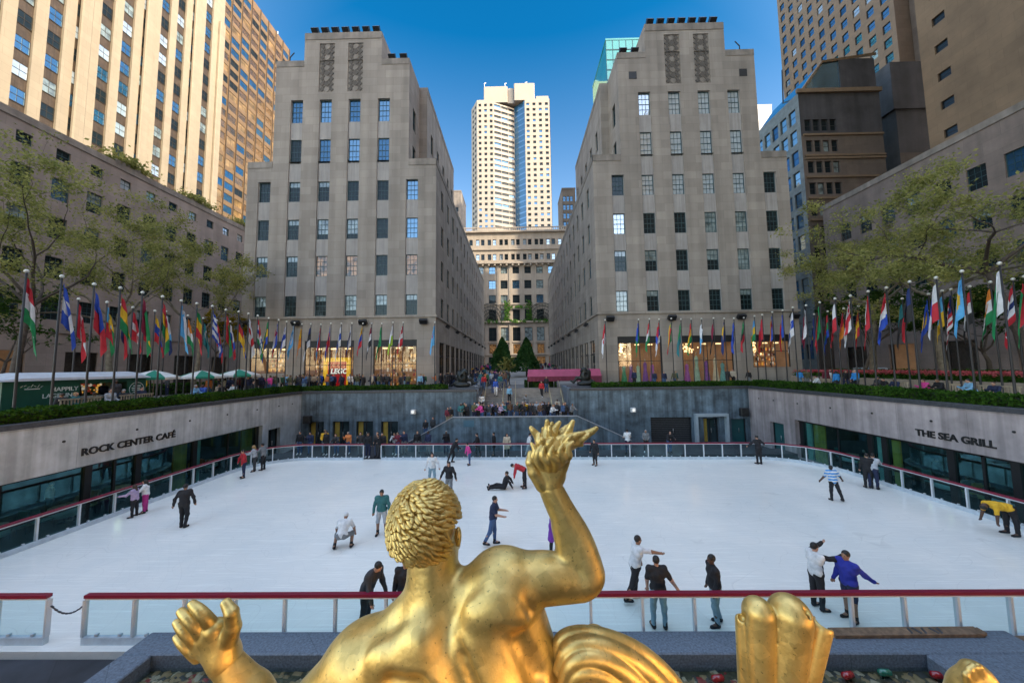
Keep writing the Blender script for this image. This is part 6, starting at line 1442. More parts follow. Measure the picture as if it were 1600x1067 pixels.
# dark sculptures on granite plinths at the stair head
BRZ = mat('dark_bronze', (.022, .026, .026), .38, .5, var=.4, scale=6)
def sculpture(label, x, s):
    t = thing('bronze_sculpture', label, 'sculpture', (x, 33.4, ST + .35))
    f = SDF((-1.6, -.7, -.1), (1.6, .7, 2.1), .045)
    f.ell((0, 0, .9), (.52, .4, .62), .1); f.ell((.12 * s, 0, 1.45), (.34, .3, .34), .12); f.ell((-.35 * s, 0, 1.2), (.22, .2, .4), .1)
    f.path([(.3 * s, 0, .7), (.8 * s, .05, .75), (1.15 * s, 0, .35), (1.45 * s, 0, .5)], [.2, .16, .12, .07], .1); f.path([(-.3 * s, 0, .6), (-.7 * s, -.1, .35), (-1.1 * s, 0, .15)], [.22, .17, .1], .1)
    f.ell((0, 0, .2), (.8, .42, .3), .1); f.cone((.25 * s, -.2, 1.6), (.55 * s, -.3, 1.35), .08, .05, .06); f.ell((.02, -.32, 1.05), (.16, .2, .2), .05, sub=True)
    V, F, _ = f.mesh(); link('figure', np_mesh('figure', V, F, [BRZ], None, True), t)
    p = thing('granite_plinth', label.replace('sculpture', 'granite plinth').replace('curling bronze', 'low dark') + ' base', 'plinth', (x, 33.4, ST))
    q = MB(); q.cham(-1.75, 1.75, -.85, .8, 0, .34, .04); q.build('block', GRAN_D, p, local=True); q = MB(); q.box(-.9, 1.1, -.87, -.852, .12, .2); q.build('inscription_strip', mat('pale_strip', (.4, .42, .45), .4), p, local=True)
sculpture('dark curling bronze sculpture at the left of the stair head', -5.35, 1); sculpture('dark curling bronze sculpture at the right of the stair head', 6.6, -1)
# wall-mounted speakers and lamps
def wall_box(name, label, cat, x, y, z, sx_, sz, m_, lens=None):
    t = thing(name, label, cat, (x, y, z)); q = MB(); q.cham(-sx_, sx_, -.5, -.12, -sz, sz, .05); q.tube([(0, -.14, 0), (0, .02, 0)], .06, 6); q.build('housing', m_, t, local=True)
    q = MB(); q.tube([(0, -.515, 0), (0, -.50, 0)], min(sx_, sz) * .7, 12, sm=False); q.build('face', lens or mat('speaker_cloth', (.02, .02, .02), .9), t, local=True)
wall_box('wall_speaker', 'black loudspeaker on the far wall near its left corner', 'speaker', -19.2, YF, 1.75, .36, .36, BLACK); wall_box('wall_speaker', 'black loudspeaker on the far wall near its right corner', 'speaker', 20.3, YF, 2.0, .36, .36, BLACK)
GL_ = mat('lamp_pale', (.75, .75, .72), .4, emit=.3)
wall_box('wall_lamp', 'pale square lamp on the far wall left of the stairs', 'lamp', -9.5, YF, 2.35, .22, .2, mat('lamp_housing', (.55, .57, .58), .4), GL_); wall_box('wall_lamp', 'pale square lamp on the far wall right of the stairs', 'lamp', 10.4, YF, 2.3, .22, .2, mat('lamp_housing', (.55, .57, .58), .4), GL_)
wall_box('wall_lamp', 'small dark box lamp beside the left edge of the stairs', 'lamp', -4.9, YF, 2.9, .17, .17, BLACK)
# benches along the right promenade
BW = mat('bench_wood', (.42, .34, .24), .7, var=.25, scale=7)
def bench(label, x, y):
    t = thing('slatted_bench', label, 'bench', (x, y, ST), 0, 'slatted benches on the right promenade')
    q = MB()
    for i in range(13): q.box(.20, .24, -.85 + i * .135, -.80 + i * .135, .42, .9)
    q.box(.19, .25, -.9, .9, .86, .93); q.build('backrest', BW, t, local=True)
    q = MB()
    for i in range(5): q.cham(-.3 + i * .1, -.22 + i * .1, -.9, .9, .40, .44, .008)
    q.build('seat', BW, t, local=True)
    for a in (-.85, .85):
        for b_ in (-.26, .2): q = MB(); q.box(b_ - .03, b_ + .03, a - .03, a + .03, 0, .40); q.build('leg', BW, t, local=True)
BEN = []
for i, (y, lb) in enumerate(((16.2, 'slatted wooden bench nearest the right edge of the view'), (18.6, 'slatted wooden bench second from the right edge'), (21.0, 'slatted wooden bench left of the man in white shirt'), (23.6, 'slatted wooden bench below the middle of the flower bed'), (29.0, 'slatted wooden bench nearest the gown shop'))): bench(lb, 25.2, y); BEN.append(y)
for i, (y, lb) in enumerate(((17.6, 'slatted wooden bench in front of the green kiosk lettering'), (20.2, 'slatted wooden bench below the kiosk counter'))): bench(lb, -22.9, y)
def car(label, x, y, rz, col, suv=False):
    t = thing('parked_car', label, 'car', (x, y, ST + .01), rz, 'cars parked along the side streets'); P_ = mat('car_paint_' + label.split()[0], col, .25, .1, var=.04, coat=.6)
    H = 1.72 if suv else 1.42
    prof = [(-2.2, .35), (-2.28, .7), (-2.15, .9), (-1.25, 1.0), (-.65, H - .05), (.2, H), (1.15 if not suv else 1.6, H - .08), (1.75 if not suv else 2.1, 1.02), (2.2, .92), (2.27, .6), (2.2, .35)]
    def wid(z): return .88 if z < 1.0 else .88 - .22 * (z - 1.0) / .5
    q = MB(); k = len(prof); q.add([(wid(z) * s, y_, z) for s in (-1, 1) for y_, z in prof], [tuple(range(k)), tuple(range(2 * k - 1, k - 1, -1))] + [(i, k + i, k + (i + 1) % k, (i + 1) % k) for i in range(k)]); q.build('body', P_, t, local=True)
    q = MB()
    for s in (-1, 1):
        yb2 = 1.5 if suv else 1.1; q.quad((s * .875, -1.05, 1.04), (s * .875, yb2 + .2, 1.04), (s * (wid(H - .1) + .012), yb2 - .2, H - .14), (s * (wid(H - .1) + .012), -.6, H - .14))
    q.build('window', G_DARK, t, local=True)
    for yy in (-1.4, 1.4):
        for s in (-1, 1):
            q = MB(); q.tube([(s * .72, yy, .33), (s * .91, yy, .33)], .33, 16, sm=False); w_ = q.build('wheel', mat('tyre', (.02, .02, .02), .9), t, local=True); q = MB(); q.tube([(s * .912, yy, .33), (s * .92, yy, .33)], .2, 12, sm=False); q.build('rim', mat('steel', (.5, .5, .5), .3, .9), w_, local=True)
    q = MB(); q.box(-.8, -.5, -2.27, -2.2, .68, .8); q.box(.5, .8, -2.27, -2.2, .68, .8); q.build('headlight', FIN, t, local=True)
car('black car parked in front of the right wing, nearest the right edge', 37.5, 25.0, .0, (.012, .013, .016)); car('red car parked behind the flower bed on the right street', 37.5, 30.5, 0, (.30, .02, .03)); car('silver van parked by the right stone building', 37.5, 36.5, 0, (.35, .37, .4), True)
car('maroon car parked behind the left hedge near the dark leaning tree', -37.5, 24.0, 0, (.20, .03, .04)); car('blue van parked behind the left hedge', -37.5, 29.5, 0, (.02, .06, .30), True)
# ------------------------------------------------------------------ gilded statue (a figure seen from behind, arm raised with a flame)
GOLD = gold_mat()
def G(px, py, Y=3.0): return fp(px, py, Y)
def curve(pts, rs, n_=6):
    """Catmull-Rom through the points, radii along with them"""
    P = [np.append(np.array(p, float), r_) for p, r_ in zip(pts, rs)]; P = [2 * P[0] - P[1]] + P + [2 * P[-1] - P[-2]]; out = []
    for i in range(1, len(P) - 2):
        for k in range(n_):
            t = k / n_; out.append(.5 * ((2 * P[i]) + (P[i + 1] - P[i - 1]) * t + (2 * P[i - 1] - 5 * P[i] + 4 * P[i + 1] - P[i + 2]) * t * t + (3 * P[i] - P[i - 1] - 3 * P[i + 1] + P[i + 2]) * t ** 3))
    out.append(P[-2]); return [o[:3] for o in out], [o[3] for o in out]
def S(r_, Y=3.0): return r_ * Y / FPX
statue = thing('gilded_statue', 'golden bronze statue of a man seen from behind, raised hand holding a flame', 'statue', (-.4, 3.2, -.35))
so = origin(statue)
f = SDF((-3.05, 1.9, 2.2), (4.4, 4.3, 6.35), .0175)
# torso
f.ell(G(712, 1085, 3.05), (S(150), .42, S(150)), .1)
f.ell(G(700, 1010, 3.02), (S(95), .36, S(95)), .1)
f.ell(G(640, 1055, 2.95), (S(85), .34, S(80)), .14, rot=None)
f.ell(G(775, 985, 2.95), (S(62), .32, S(70)), .12)
f.cone(G(800, 930, 3.0), G(845, 1110, 3.05), S(40), S(52), .10)
f.cone(G(600, 1040, 2.98), G(560, 1110, 3.0), S(52), S(70), .10)
# neck and trapezius
f.cone(G(676, 878, 3.02), G(684, 965, 2.98), S(37), S(50), .05)
f.cone(G(672, 930, 2.98), G(602, 1012, 2.96), S(30), S(36), .08)
f.cone(G(700, 935, 2.96), G(790, 915, 2.98), S(32), S(42), .07)
# shoulders
f.ell(G(578, 1030, 2.95), (S(62), .30, S(46)), .10)
f.ell(G(786, 912, 2.97), (S(56), .28, S(50)), .05)
# scapulae, spine furrow, muscle pads
f.ell(G(772, 965, 2.72), (S(40), .10, S(34)), .09); f.cone(G(745, 960, 2.72), G(818, 945, 2.80), S(12), S(16), .08)
f.ell(G(632, 1035, 2.70), (S(52), .10, S(30)), .10); f.cone(G(660, 1000, 2.70), G(600, 1020, 2.78), S(12), S(14), .08)
f.cone(G(738, 1000, 2.76), G(805, 1120, 2.72), S(26), S(42), .11); f.cone(G(662, 990, 2.77), G(695, 1120, 2.72), S(26), S(40), .11)
f.path([G(684, 945, 2.68), G(698, 985, 2.63), G(722, 1030, 2.60), G(756, 1110, 2.57)], [S(6), S(7), S(8), S(9)], .035, sub=True)
f.path([G(786, 1000, 2.58), G(815, 1010, 2.66), G(845, 1060, 2.74)], [S(9), S(10), S(10)], .08, sub=True)
f.path([G(612, 1066, 2.60), G(650, 1078, 2.56), G(676, 1100, 2.55)], [S(8), S(9), S(9)], .08, sub=True)
f.path([G(822, 930, 2.66), G(832, 955, 2.74)], [S(8), S(7)], .06, sub=True)
# head
f.ell(G(664, 818, 3.0), (S(44.5), S(50), S(51.5)), .03)
f.ell(G(690, 858, 3.06), (S(24), S(34), S(28)), .04); f.cone(G(704, 838, 3.12), G(700, 882, 3.10), S(14), S(12), .03); f.ell(G(712, 850, 3.22), (S(8), S(12), S(10)), .03)
f.ell(G(716, 838, 3.0), (S(5), S(9), S(15)), .01)
# raised right arm
f.cone(G(800, 905, 2.98), G(905, 903, 3.0), S(36.5), S(29.5), .05); f.ell(G(850, 896, 2.98), (S(50), .18, S(28)), .06)
f.ell(G(919, 898, 3.0), (S(24), .14, S(24)), .05)
f.path(*curve([G(917, 892, 3.0), G(900, 842, 3.02), G(876, 795, 3.02), G(860, 762, 3.02)], [S(24.5), S(22.5), S(18.5), S(16)]), .03); f.cone(G(888, 872, 2.98), G(876, 825, 3.0), S(16), S(13), .05)
f.cone(G(860, 762, 3.02), G(859, 745, 3.02), S(16), S(13), .03)
# left arm: down out of sight, forearm coming up again, hand spread
f.cone(G(575, 1040, 2.95), G(440, 1160, 2.9), S(56), S(38), .08); f.ell(G(440, 1165, 2.9), (S(36), .2, S(36)), .06)
f.path([G(440, 1160, 2.9), G(392, 1085, 2.85), G(350, 1030, 2.82)], [S(34), S(25), S(18)], .05)
f.cone(G(350, 1030, 2.82), G(346, 1016, 2.82), S(18), S(15), .03)
# hips and legs run below the picture; one foot rises at the right
f.ell(G(850, 1190, 3.1), (S(120), .42, S(90)), .12); f.cone(G(880, 1200, 3.1), G(1200, 1215, 3.15), S(80), S(52), .1); f.cone(G(1200, 1215, 3.15), G(1500, 1120, 3.2), S(52), S(28), .08)
f.path([G(1500, 1120, 3.2), G(1518, 1075, 3.2), G(1522, 1050, 3.2)], [S(26), S(23), S(16)], .05); f.ell(G(1534, 1068, 3.2), (S(17), .12, S(24)), .06)
for k, (a, b_) in enumerate(((1508, 1052), (1514, 1044), (1521, 1039), (1529, 1039))): f.cone(G(a + 5, b_ + 14, 3.15), G(a, b_ + 1, 3.13), S(6.5), S(4.6), .012)
V, F, _ = f.mesh(); link('body', np_mesh('body', V - so, F, [GOLD], None, True), statue)
def hand(name, lo, hi, build):
    f = SDF(lo, hi, .0068); build(f); V, F, _ = f.mesh(); link(name, np_mesh(name, V - so, F, [GOLD], None, True), statue)
def left_hand(f):
    f.cone(G(353, 1036, 2.82), G(350, 1022, 2.82), S(18.6), S(18.4), .02)
    for a, r1, r2 in (((337, 983, 2.80), 17, 14), ((325, 998, 2.80), 17, 13), ((314, 1010, 2.81), 17, 11), ((357, 990, 2.82), 17, 12)): f.cone(G(350, 1026, 2.82), G(*a), S(r1), S(r2), .035)
    f.cone(G(333, 984, 2.80), G(310, 1012, 2.81), S(12.5), S(10), .03)
    for b_, m1, m2, t1, rr in (((339, 986, 2.81), (324, 967, 2.765), (311, 953, 2.755), (300, 943, 2.775), 7.6), ((326, 1001, 2.81), (308, 980, 2.755), (294, 966, 2.745), (283, 955, 2.77), 7.8), ((316, 1014, 2.81), (299, 997, 2.765), (286, 983, 2.755), (276, 972, 2.78), 7.3), ((310, 1026, 2.82), (295, 1014, 2.785), (284, 1004, 2.78), (275, 995, 2.80), 6.4)):
        f.path(*curve([G(*b_), G(*m1), G(*m2), G(*t1)], [S(rr + 1.6), S(rr + .3), S(rr - .6), S(rr - 2.4)], 4), .005)
    f.path([G(352, 1008, 2.82), G(364, 980, 2.79), G(362, 957, 2.77), G(353, 942, 2.785)], [S(14), S(10), S(8.4), S(6.4)], .012)
hand('left_hand', (-3.05, 2.45, 3.4), (-2.1, 3.1, 4.65), left_hand)
def right_hand(f):
    f.cone(G(863, 770, 3.02), G(860, 758, 3.02), S(17.5), S(17), .02); f.ell(G(859, 741, 3.02), (S(25), S(12), S(25)), .02)
    for a, r2 in (((845, 727, 3.0), 10), ((855, 722, 2.99), 11), ((867, 722, 2.99), 11), ((878, 728, 3.0), 10)): f.cone(G(860, 757, 3.02), G(*a), S(15), S(r2), .02)
    for b_, m1, m2, t1, rr in (((845, 730, 3.0), (837, 713, 2.96), (834, 700, 2.95), (838, 690, 2.98), 7.2), ((855, 724, 2.98), (853, 706, 2.93), (852, 692, 2.92), (855, 682, 2.95), 7.8), ((867, 724, 2.98), (869, 706, 2.93), (870, 692, 2.92), (868, 681, 2.95), 7.8), ((878, 730, 3.0), (886, 713, 2.96), (888, 700, 2.96), (884, 690, 2.99), 7.2)):
        b0 = np.array(b_); q_ = [G(*(b0 + (np.array(c) - b0) * .62)) for c in (b_, m1, m2, t1)]; f.path(*curve(q_, [S(rr + 1.6), S(rr + .4), S(rr - .5), S(rr - 2.2)], 4), .006)
    f.path([G(848, 757, 3.0), G(834, 738, 2.97), G(829, 722, 2.97), G(829, 709, 3.0)], [S(12), S(9.2), S(7.6), S(5.2)], .012)
hand('right_hand', (.02, 2.65, 4.9), (.72, 3.3, 5.95), right_hand)
# cap of hair: rows of short curling locks
hm = MB(); hc = G(664, 818, 3.0); rx, ry, rz_ = S(47.5), S(54), S(55.5)
rg = np.random.default_rng(4); golden = math.pi * (3 - math.sqrt(5)); nL = 560
for i in range(nL):
    zz = 1 - 1.62 * (i + .5) / nL; rad = math.sqrt(max(0, 1 - zz * zz)); a = i * golden
    d = np.array([rad * math.cos(a), rad * math.sin(a), zz])
    if d[0] > .80 and zz < .22: continue
    if d[1] > .35 and zz < .1: continue
    if zz < -.52 - .12 * d[0]: continue
    p = hc + d * np.array([rx, ry, rz_])
    nrm = d / np.array([rx, ry, rz_]); nrm /= np.linalg.norm(nrm)
    down = np.array([0, 0, -1.]) - nrm * (-nrm[2]); 
    if np.linalg.norm(down) < .25: down = np.array([.4, -.6, 0]) - nrm * np.dot(nrm, [.4, -.6, 0])
    down /= np.linalg.norm(down); side = np.cross(nrm, down); fl = down * math.cos(.75 + rg.normal(0, .3)) + side * math.sin(.75 + rg.normal(0, .3))
    fl /= np.linalg.norm(fl); L = S(11) * rg.uniform(.85, 1.25); w_ = S(4.1) * rg.uniform(.85, 1.2)
    curl = np.cross(nrm, fl)
    hm.tube([p - fl * L * .7 - nrm * S(2), p - fl * L * .2 + nrm * S(2.2), p + fl * L * .35 + nrm * S(4.2) + curl * L * .08, p + fl * L * .8 + nrm * S(6.4) + curl * L * .25, p + fl * L * 1.02 + nrm * S(7.4) + curl * L * .42], [w_ * .7, w_, w_ * .95, w_ * .62, w_ * .12], 7)
hm.build('hair', GOLD, statue)
# flame
f = SDF((-.05, 2.62, 5.0), (.95, 3.3, 6.05), .0085)
f.ell(G(859, 703, 2.97), (S(22), S(17), S(20)), .02)
for a, b_, c, d, rr in (((850, 730, 2.93), (842, 722, 2.89), (840, 708, 2.87), (846, 696, 2.88), 6.5), ((858, 732, 2.92), (856, 722, 2.86), (848, 712, 2.85), (850, 698, 2.85), 6.5), ((866, 731, 2.92), (868, 720, 2.86), (860, 710, 2.84), (864, 697, 2.85), 7), ((872, 726, 2.93), (880, 716, 2.88), (874, 706, 2.86), (880, 694, 2.87), 6.5), ((876, 720, 2.95), (888, 712, 2.91), (886, 700, 2.90), (896, 690, 2.92), 6.5), ((846, 724, 2.96), (834, 716, 2.93), (836, 704, 2.92), (830, 692, 2.93), 6)):
    f.path(*curve([G(*a), G(*b_), G(*c), G(*d)], [S(rr), S(rr * .95), S(rr * .75), S(rr * .35)], 5), .006)
tips = [(833, 667, 3.0, 8), (842, 678, 2.95, 7), (852, 658, 3.0, 9), (862, 668, 2.96, 8), (873, 660, 3.03, 9), (884, 672, 2.98, 8), (898, 661, 3.02, 9), (911, 676, 2.99, 8), (930, 667, 3.02, 9.5), (920, 684, 3.02, 8), (909, 694, 3.0, 7.5), (846, 670, 3.08, 8), (866, 662, 3.1, 8), (888, 664, 3.09, 8), (836, 690, 2.95, 6.5), (850, 684, 2.92, 6.5), (864, 684, 2.92, 6.5), (880, 690, 2.93, 6.5), (894, 684, 2.95, 7)]
for i, (tx, ty, tY, rr) in enumerate(tips):
    B_ = np.array([857 + (tx - 868) * .30, 706 - .1 * abs(tx - 860), 3.0 + (tY - 3.0) * .8]); E_ = np.array([tx, ty, tY]); d = E_[:2] - B_[:2]; nrm2 = np.array([-d[1], d[0]]) / np.linalg.norm(d); ph = i * 2.1
    pts = []; rs = []
    for q_ in range(9):
        t = q_ / 8; off = nrm2 * math.sin(t * 4.4 + ph) * 3.8 * t ** .6; c = B_ + (E_ - B_) * t; pts.append(G(c[0] + off[0], c[1] + off[1], c[2] + .02 * math.sin(t * 5 + ph))); rs.append(S(rr * (1.12 - .72 * t ** 1.4)))
    f.path(pts, rs, .007)
V, F, _ = f.mesh(); link('flame', np_mesh('flame', V - so, F, [GOLD], None, True), statue)
# fluttering scarf: coiled band close to the body
f = SDF((.15, 2.45, 2.6), (1.95, 3.5, 4.3), .0125)
arcs = [[(866, 1030, 2.95), (876, 1000, 2.94), (905, 990, 2.94), (950, 997, 2.95), (1000, 1020, 2.97), (1045, 1060, 3.0), (1085, 1120, 3.02)], [(872, 1046, 2.86), (884, 1018, 2.85), (910, 1006, 2.85), (950, 1013, 2.86), (995, 1037, 2.88), (1035, 1075, 2.9), (1070, 1130, 2.92)], [(880, 1066, 2.80), (892, 1038, 2.79), (916, 1026, 2.79), (950, 1034, 2.80), (985, 1058, 2.82), (1020, 1098, 2.84), (1045, 1140, 2.85)], [(890, 1085, 2.78), (900, 1056, 2.77), (920, 1048, 2.77), (946, 1056, 2.78), (972, 1082, 2.79), (995, 1120, 2.8), (1005, 1150, 2.8)]]
for pts in arcs: f.path(*curve([G(*p) for p in pts], [S(v) for v in (7.5, 9.6, 10.6, 11.4, 12.2, 12.8, 13.5)]), .005)
f.path([G(880, 1020, 3.06), G(930, 1005, 3.06), G(1000, 1040, 3.1), G(1060, 1110, 3.1)], [S(20), S(22), S(26), S(30)], .03)
V, F, _ = f.mesh(); link('scarf_coil', np_mesh('scarf_coil', V - so, F, [GOLD], None, True), statue)
# and its fluted flaring end
f = SDF((1.6, 2.55, 2.6), (3.15, 3.55, 4.75), .0125)
for a, b_, ra, rb, k in (((1172, 1170, 3.02), (1158, 968, 3.03), 12, 8, .004), ((1192, 1175, 2.98), (1185, 957, 2.98), 17, 21, .004), ((1220, 1175, 2.96), (1234, 961, 2.96), 19, 27.5, .004), ((1238, 1170, 3.02), (1282, 981, 3.03), 12, 14.5, .004)):
    f.cone(G(*a), G(*b_), S(ra), S(rb), k)
f.cone(G(1210, 1180, 3.16), G(1216, 985, 3.17), S(24), S(36), .02)
# hollows of the flute mouths and the seams between
f.cone(G(1290, 962, 2.98), G(1287, 975, 3.06), S(12), S(9), .01, sub=True); f.cone(G(1160, 952, 2.9), G(1160, 965, 3.02), S(6), S(5), .008, sub=True)
f.path([G(1211, 925, 2.84), G(1212, 960, 2.80), G(1208, 1010, 2.80)], [S(3.2), S(2.4), S(1.6)], .015, sub=True); f.path([G(1262, 950, 2.86), G(1252, 1010, 2.86), G(1238, 1110, 2.85)], [S(4), S(3), S(2)], .015, sub=True)
V, F, _ = f.mesh(); link('scarf_end', np_mesh('scarf_end', V - so, F, [GOLD], None, True), statue)
# scarf between coil and end, hidden below the frame, and the rock that carries the figure
f = SDF((-.6, 2.2, -.45), (3.6, 4.2, 3.5), .05)
f.path([G(1060, 1130, 3.05), G(1110, 1190, 3.05), G(1170, 1200, 3.05), G(1205, 1160, 3.05)], [S(30), S(30), S(30), S(28)], .05)
V, F, _ = f.mesh(); link('scarf_fold', np_mesh('scarf_fold', V - so, F, [GOLD], None, True), statue)
f = SDF((-1.6, 2.0, -.45), (3.2, 4.6, 3.6), .07); rg = np.random.default_rng(9)
f.cone((.6, 3.3, -.6), (.7, 3.3, 2.5), .95, .55, .2)
for i in range(26): z = rg.uniform(-.3, 2.3); a = rg.uniform(0, 6.28); rr = .95 - .18 * z; f.ell((.6 + rr * .8 * math.cos(a), 3.3 + rr * .7 * math.sin(a), z), rg.uniform(.2, .45, 3), .08)
V, F, _ = f.mesh(); link('rock', np_mesh('rock', V - so, F, [mat('rough_granite', (.2, .19, .18), .85, var=.4, scale=3, bump=.4)]), statue)
# ------------------------------------------------------------------ people
WC = dict(black=(.012, .012, .015), charcoal=(.035, .037, .042), navy=(.012, .02, .06), grey=(.18, .19, .20), pale_grey=(.40, .42, .45), white=(.66, .67, .68), cream=(.50, .43, .33), red=(.42, .02, .03), maroon=(.14, .015, .03), pink=(.65, .06, .28), magenta=(.45, .03, .22), purple=(.16, .03, .32), blue=(.03, .09, .42), royal_blue=(.02, .03, .30), bright_blue=(.03, .25, .62), sky_blue=(.20, .42, .62), denim=(.05, .10, .22), light_denim=(.22, .33, .40), teal=(.03, .14, .15), green=(.03, .10, .05), olive=(.10, .10, .05), yellow=(.72, .40, .02), orange=(.62, .20, .06), brown=(.11, .06, .035), beige=(.34, .27, .19), lilac=(.42, .32, .48))
def wear(n_): return mat('wear_' + n_, WC[n_], .8, var=.18, scale=9, bump=.25, bscale=14)
SKIN = [mat('skin_light', (.48, .27, .19), .5, var=.06, scale=12), mat('skin_tan', (.30, .16, .10), .5, var=.06, scale=12), mat('skin_dark', (.09, .045, .028), .5, var=.06, scale=12)]
HAIRM = {k: mat('hair_' + k, c, .55, var=.3, scale=30) for k, c in dict(black=(.010, .009, .009), brown=(.04, .022, .012), grey=(.28, .27, .26), fair=(.30, .19, .08)).items()}
BLADE = mat('skate_blade', (.55, .57, .6), .25, .9)
EYE = mat('eye_dark', (.02, .015, .012), .3); LIP = mat('lip', (.30, .09, .08), .5)
def U_(v): v = np.array(v, float); return v / np.linalg.norm(v)
def skeleton(pose, H):
    g_ = lambda k, d: U_(pose.get(k, d))
    T = g_('T', (0, .04, 1)); sr = pose.get('sr', (1, 0, 0)); sr = np.array(sr, float); sr = sr - T * sr.dot(T); sr /= np.linalg.norm(sr)
    hr = U_(pose.get('hr', (1, 0, 0))); J = {}; P = np.zeros(3)
    J['pel'] = P; J['waist'] = P + T * .105 * H; J['chest'] = P + T * .205 * H; J['neck'] = P + T * .292 * H
    hd = g_('hd', tuple(T * .6 + np.array([0, .05, .5]))); J['head'] = J['neck'] + hd * .088 * H; J['hd'] = hd
    fw = np.cross(np.array([0, 0, 1.]), sr); look = pose.get('look'); 
    fw = U_(look) if look is not None else fw
    fw = fw - hd * fw.dot(hd); J['hf'] = fw / np.linalg.norm(fw); J['T'] = T; J['sr'] = sr; J['hr'] = hr
    for s, c in ((-1, 'l'), (1, 'r')):
        sh = P + T * .270 * H + sr * s * .103 * H; ua = g_('ua_' + c, (s * .22, 0, -1)); fa = g_('fa_' + c, (s * .10, .22, -1))
        J['sh' + c] = sh; J['el' + c] = sh + ua * .165 * H; J['wr' + c] = J['el' + c] + fa * .145 * H; J['fa' + c] = fa
        hp = P + hr * s * .05 * H - np.array([0, 0, .015 * H]); th = g_('th_' + c, (s * .05, .03, -1)); sk = g_('sk_' + c, (s * .02, -.04, -1))
        J['hp' + c] = hp; J['kn' + c] = hp + th * .24 * H; J['an' + c] = J['kn' + c] + sk * .235 * H
        ft = pose.get('ft_' + c); f_ = U_(ft) if ft is not None else U_((s * .15, 1, -.04)); J['ft' + c] = f_; J['to' + c] = J['an' + c] + f_ * .092 * H + np.array([0, 0, -.028 * H])
    lift = pose.get('sit', None)
    low = min(min(J['an' + c][2] - .045 * H, J['to' + c][2] - .018 * H) for c in 'lr')
    sup = 'l' if J['anl'][2] <= J['anr'][2] else 'r'
    off = np.array([J['an' + sup][0], J['an' + sup][1], low]) if lift is None else np.array([0, 0, -lift])
    for k in list(J):
        if k in ('T', 'sr', 'hr', 'hd', 'hf') or k[:2] in ('fa', 'ft'): continue
        J[k] = J[k] - off
    return J
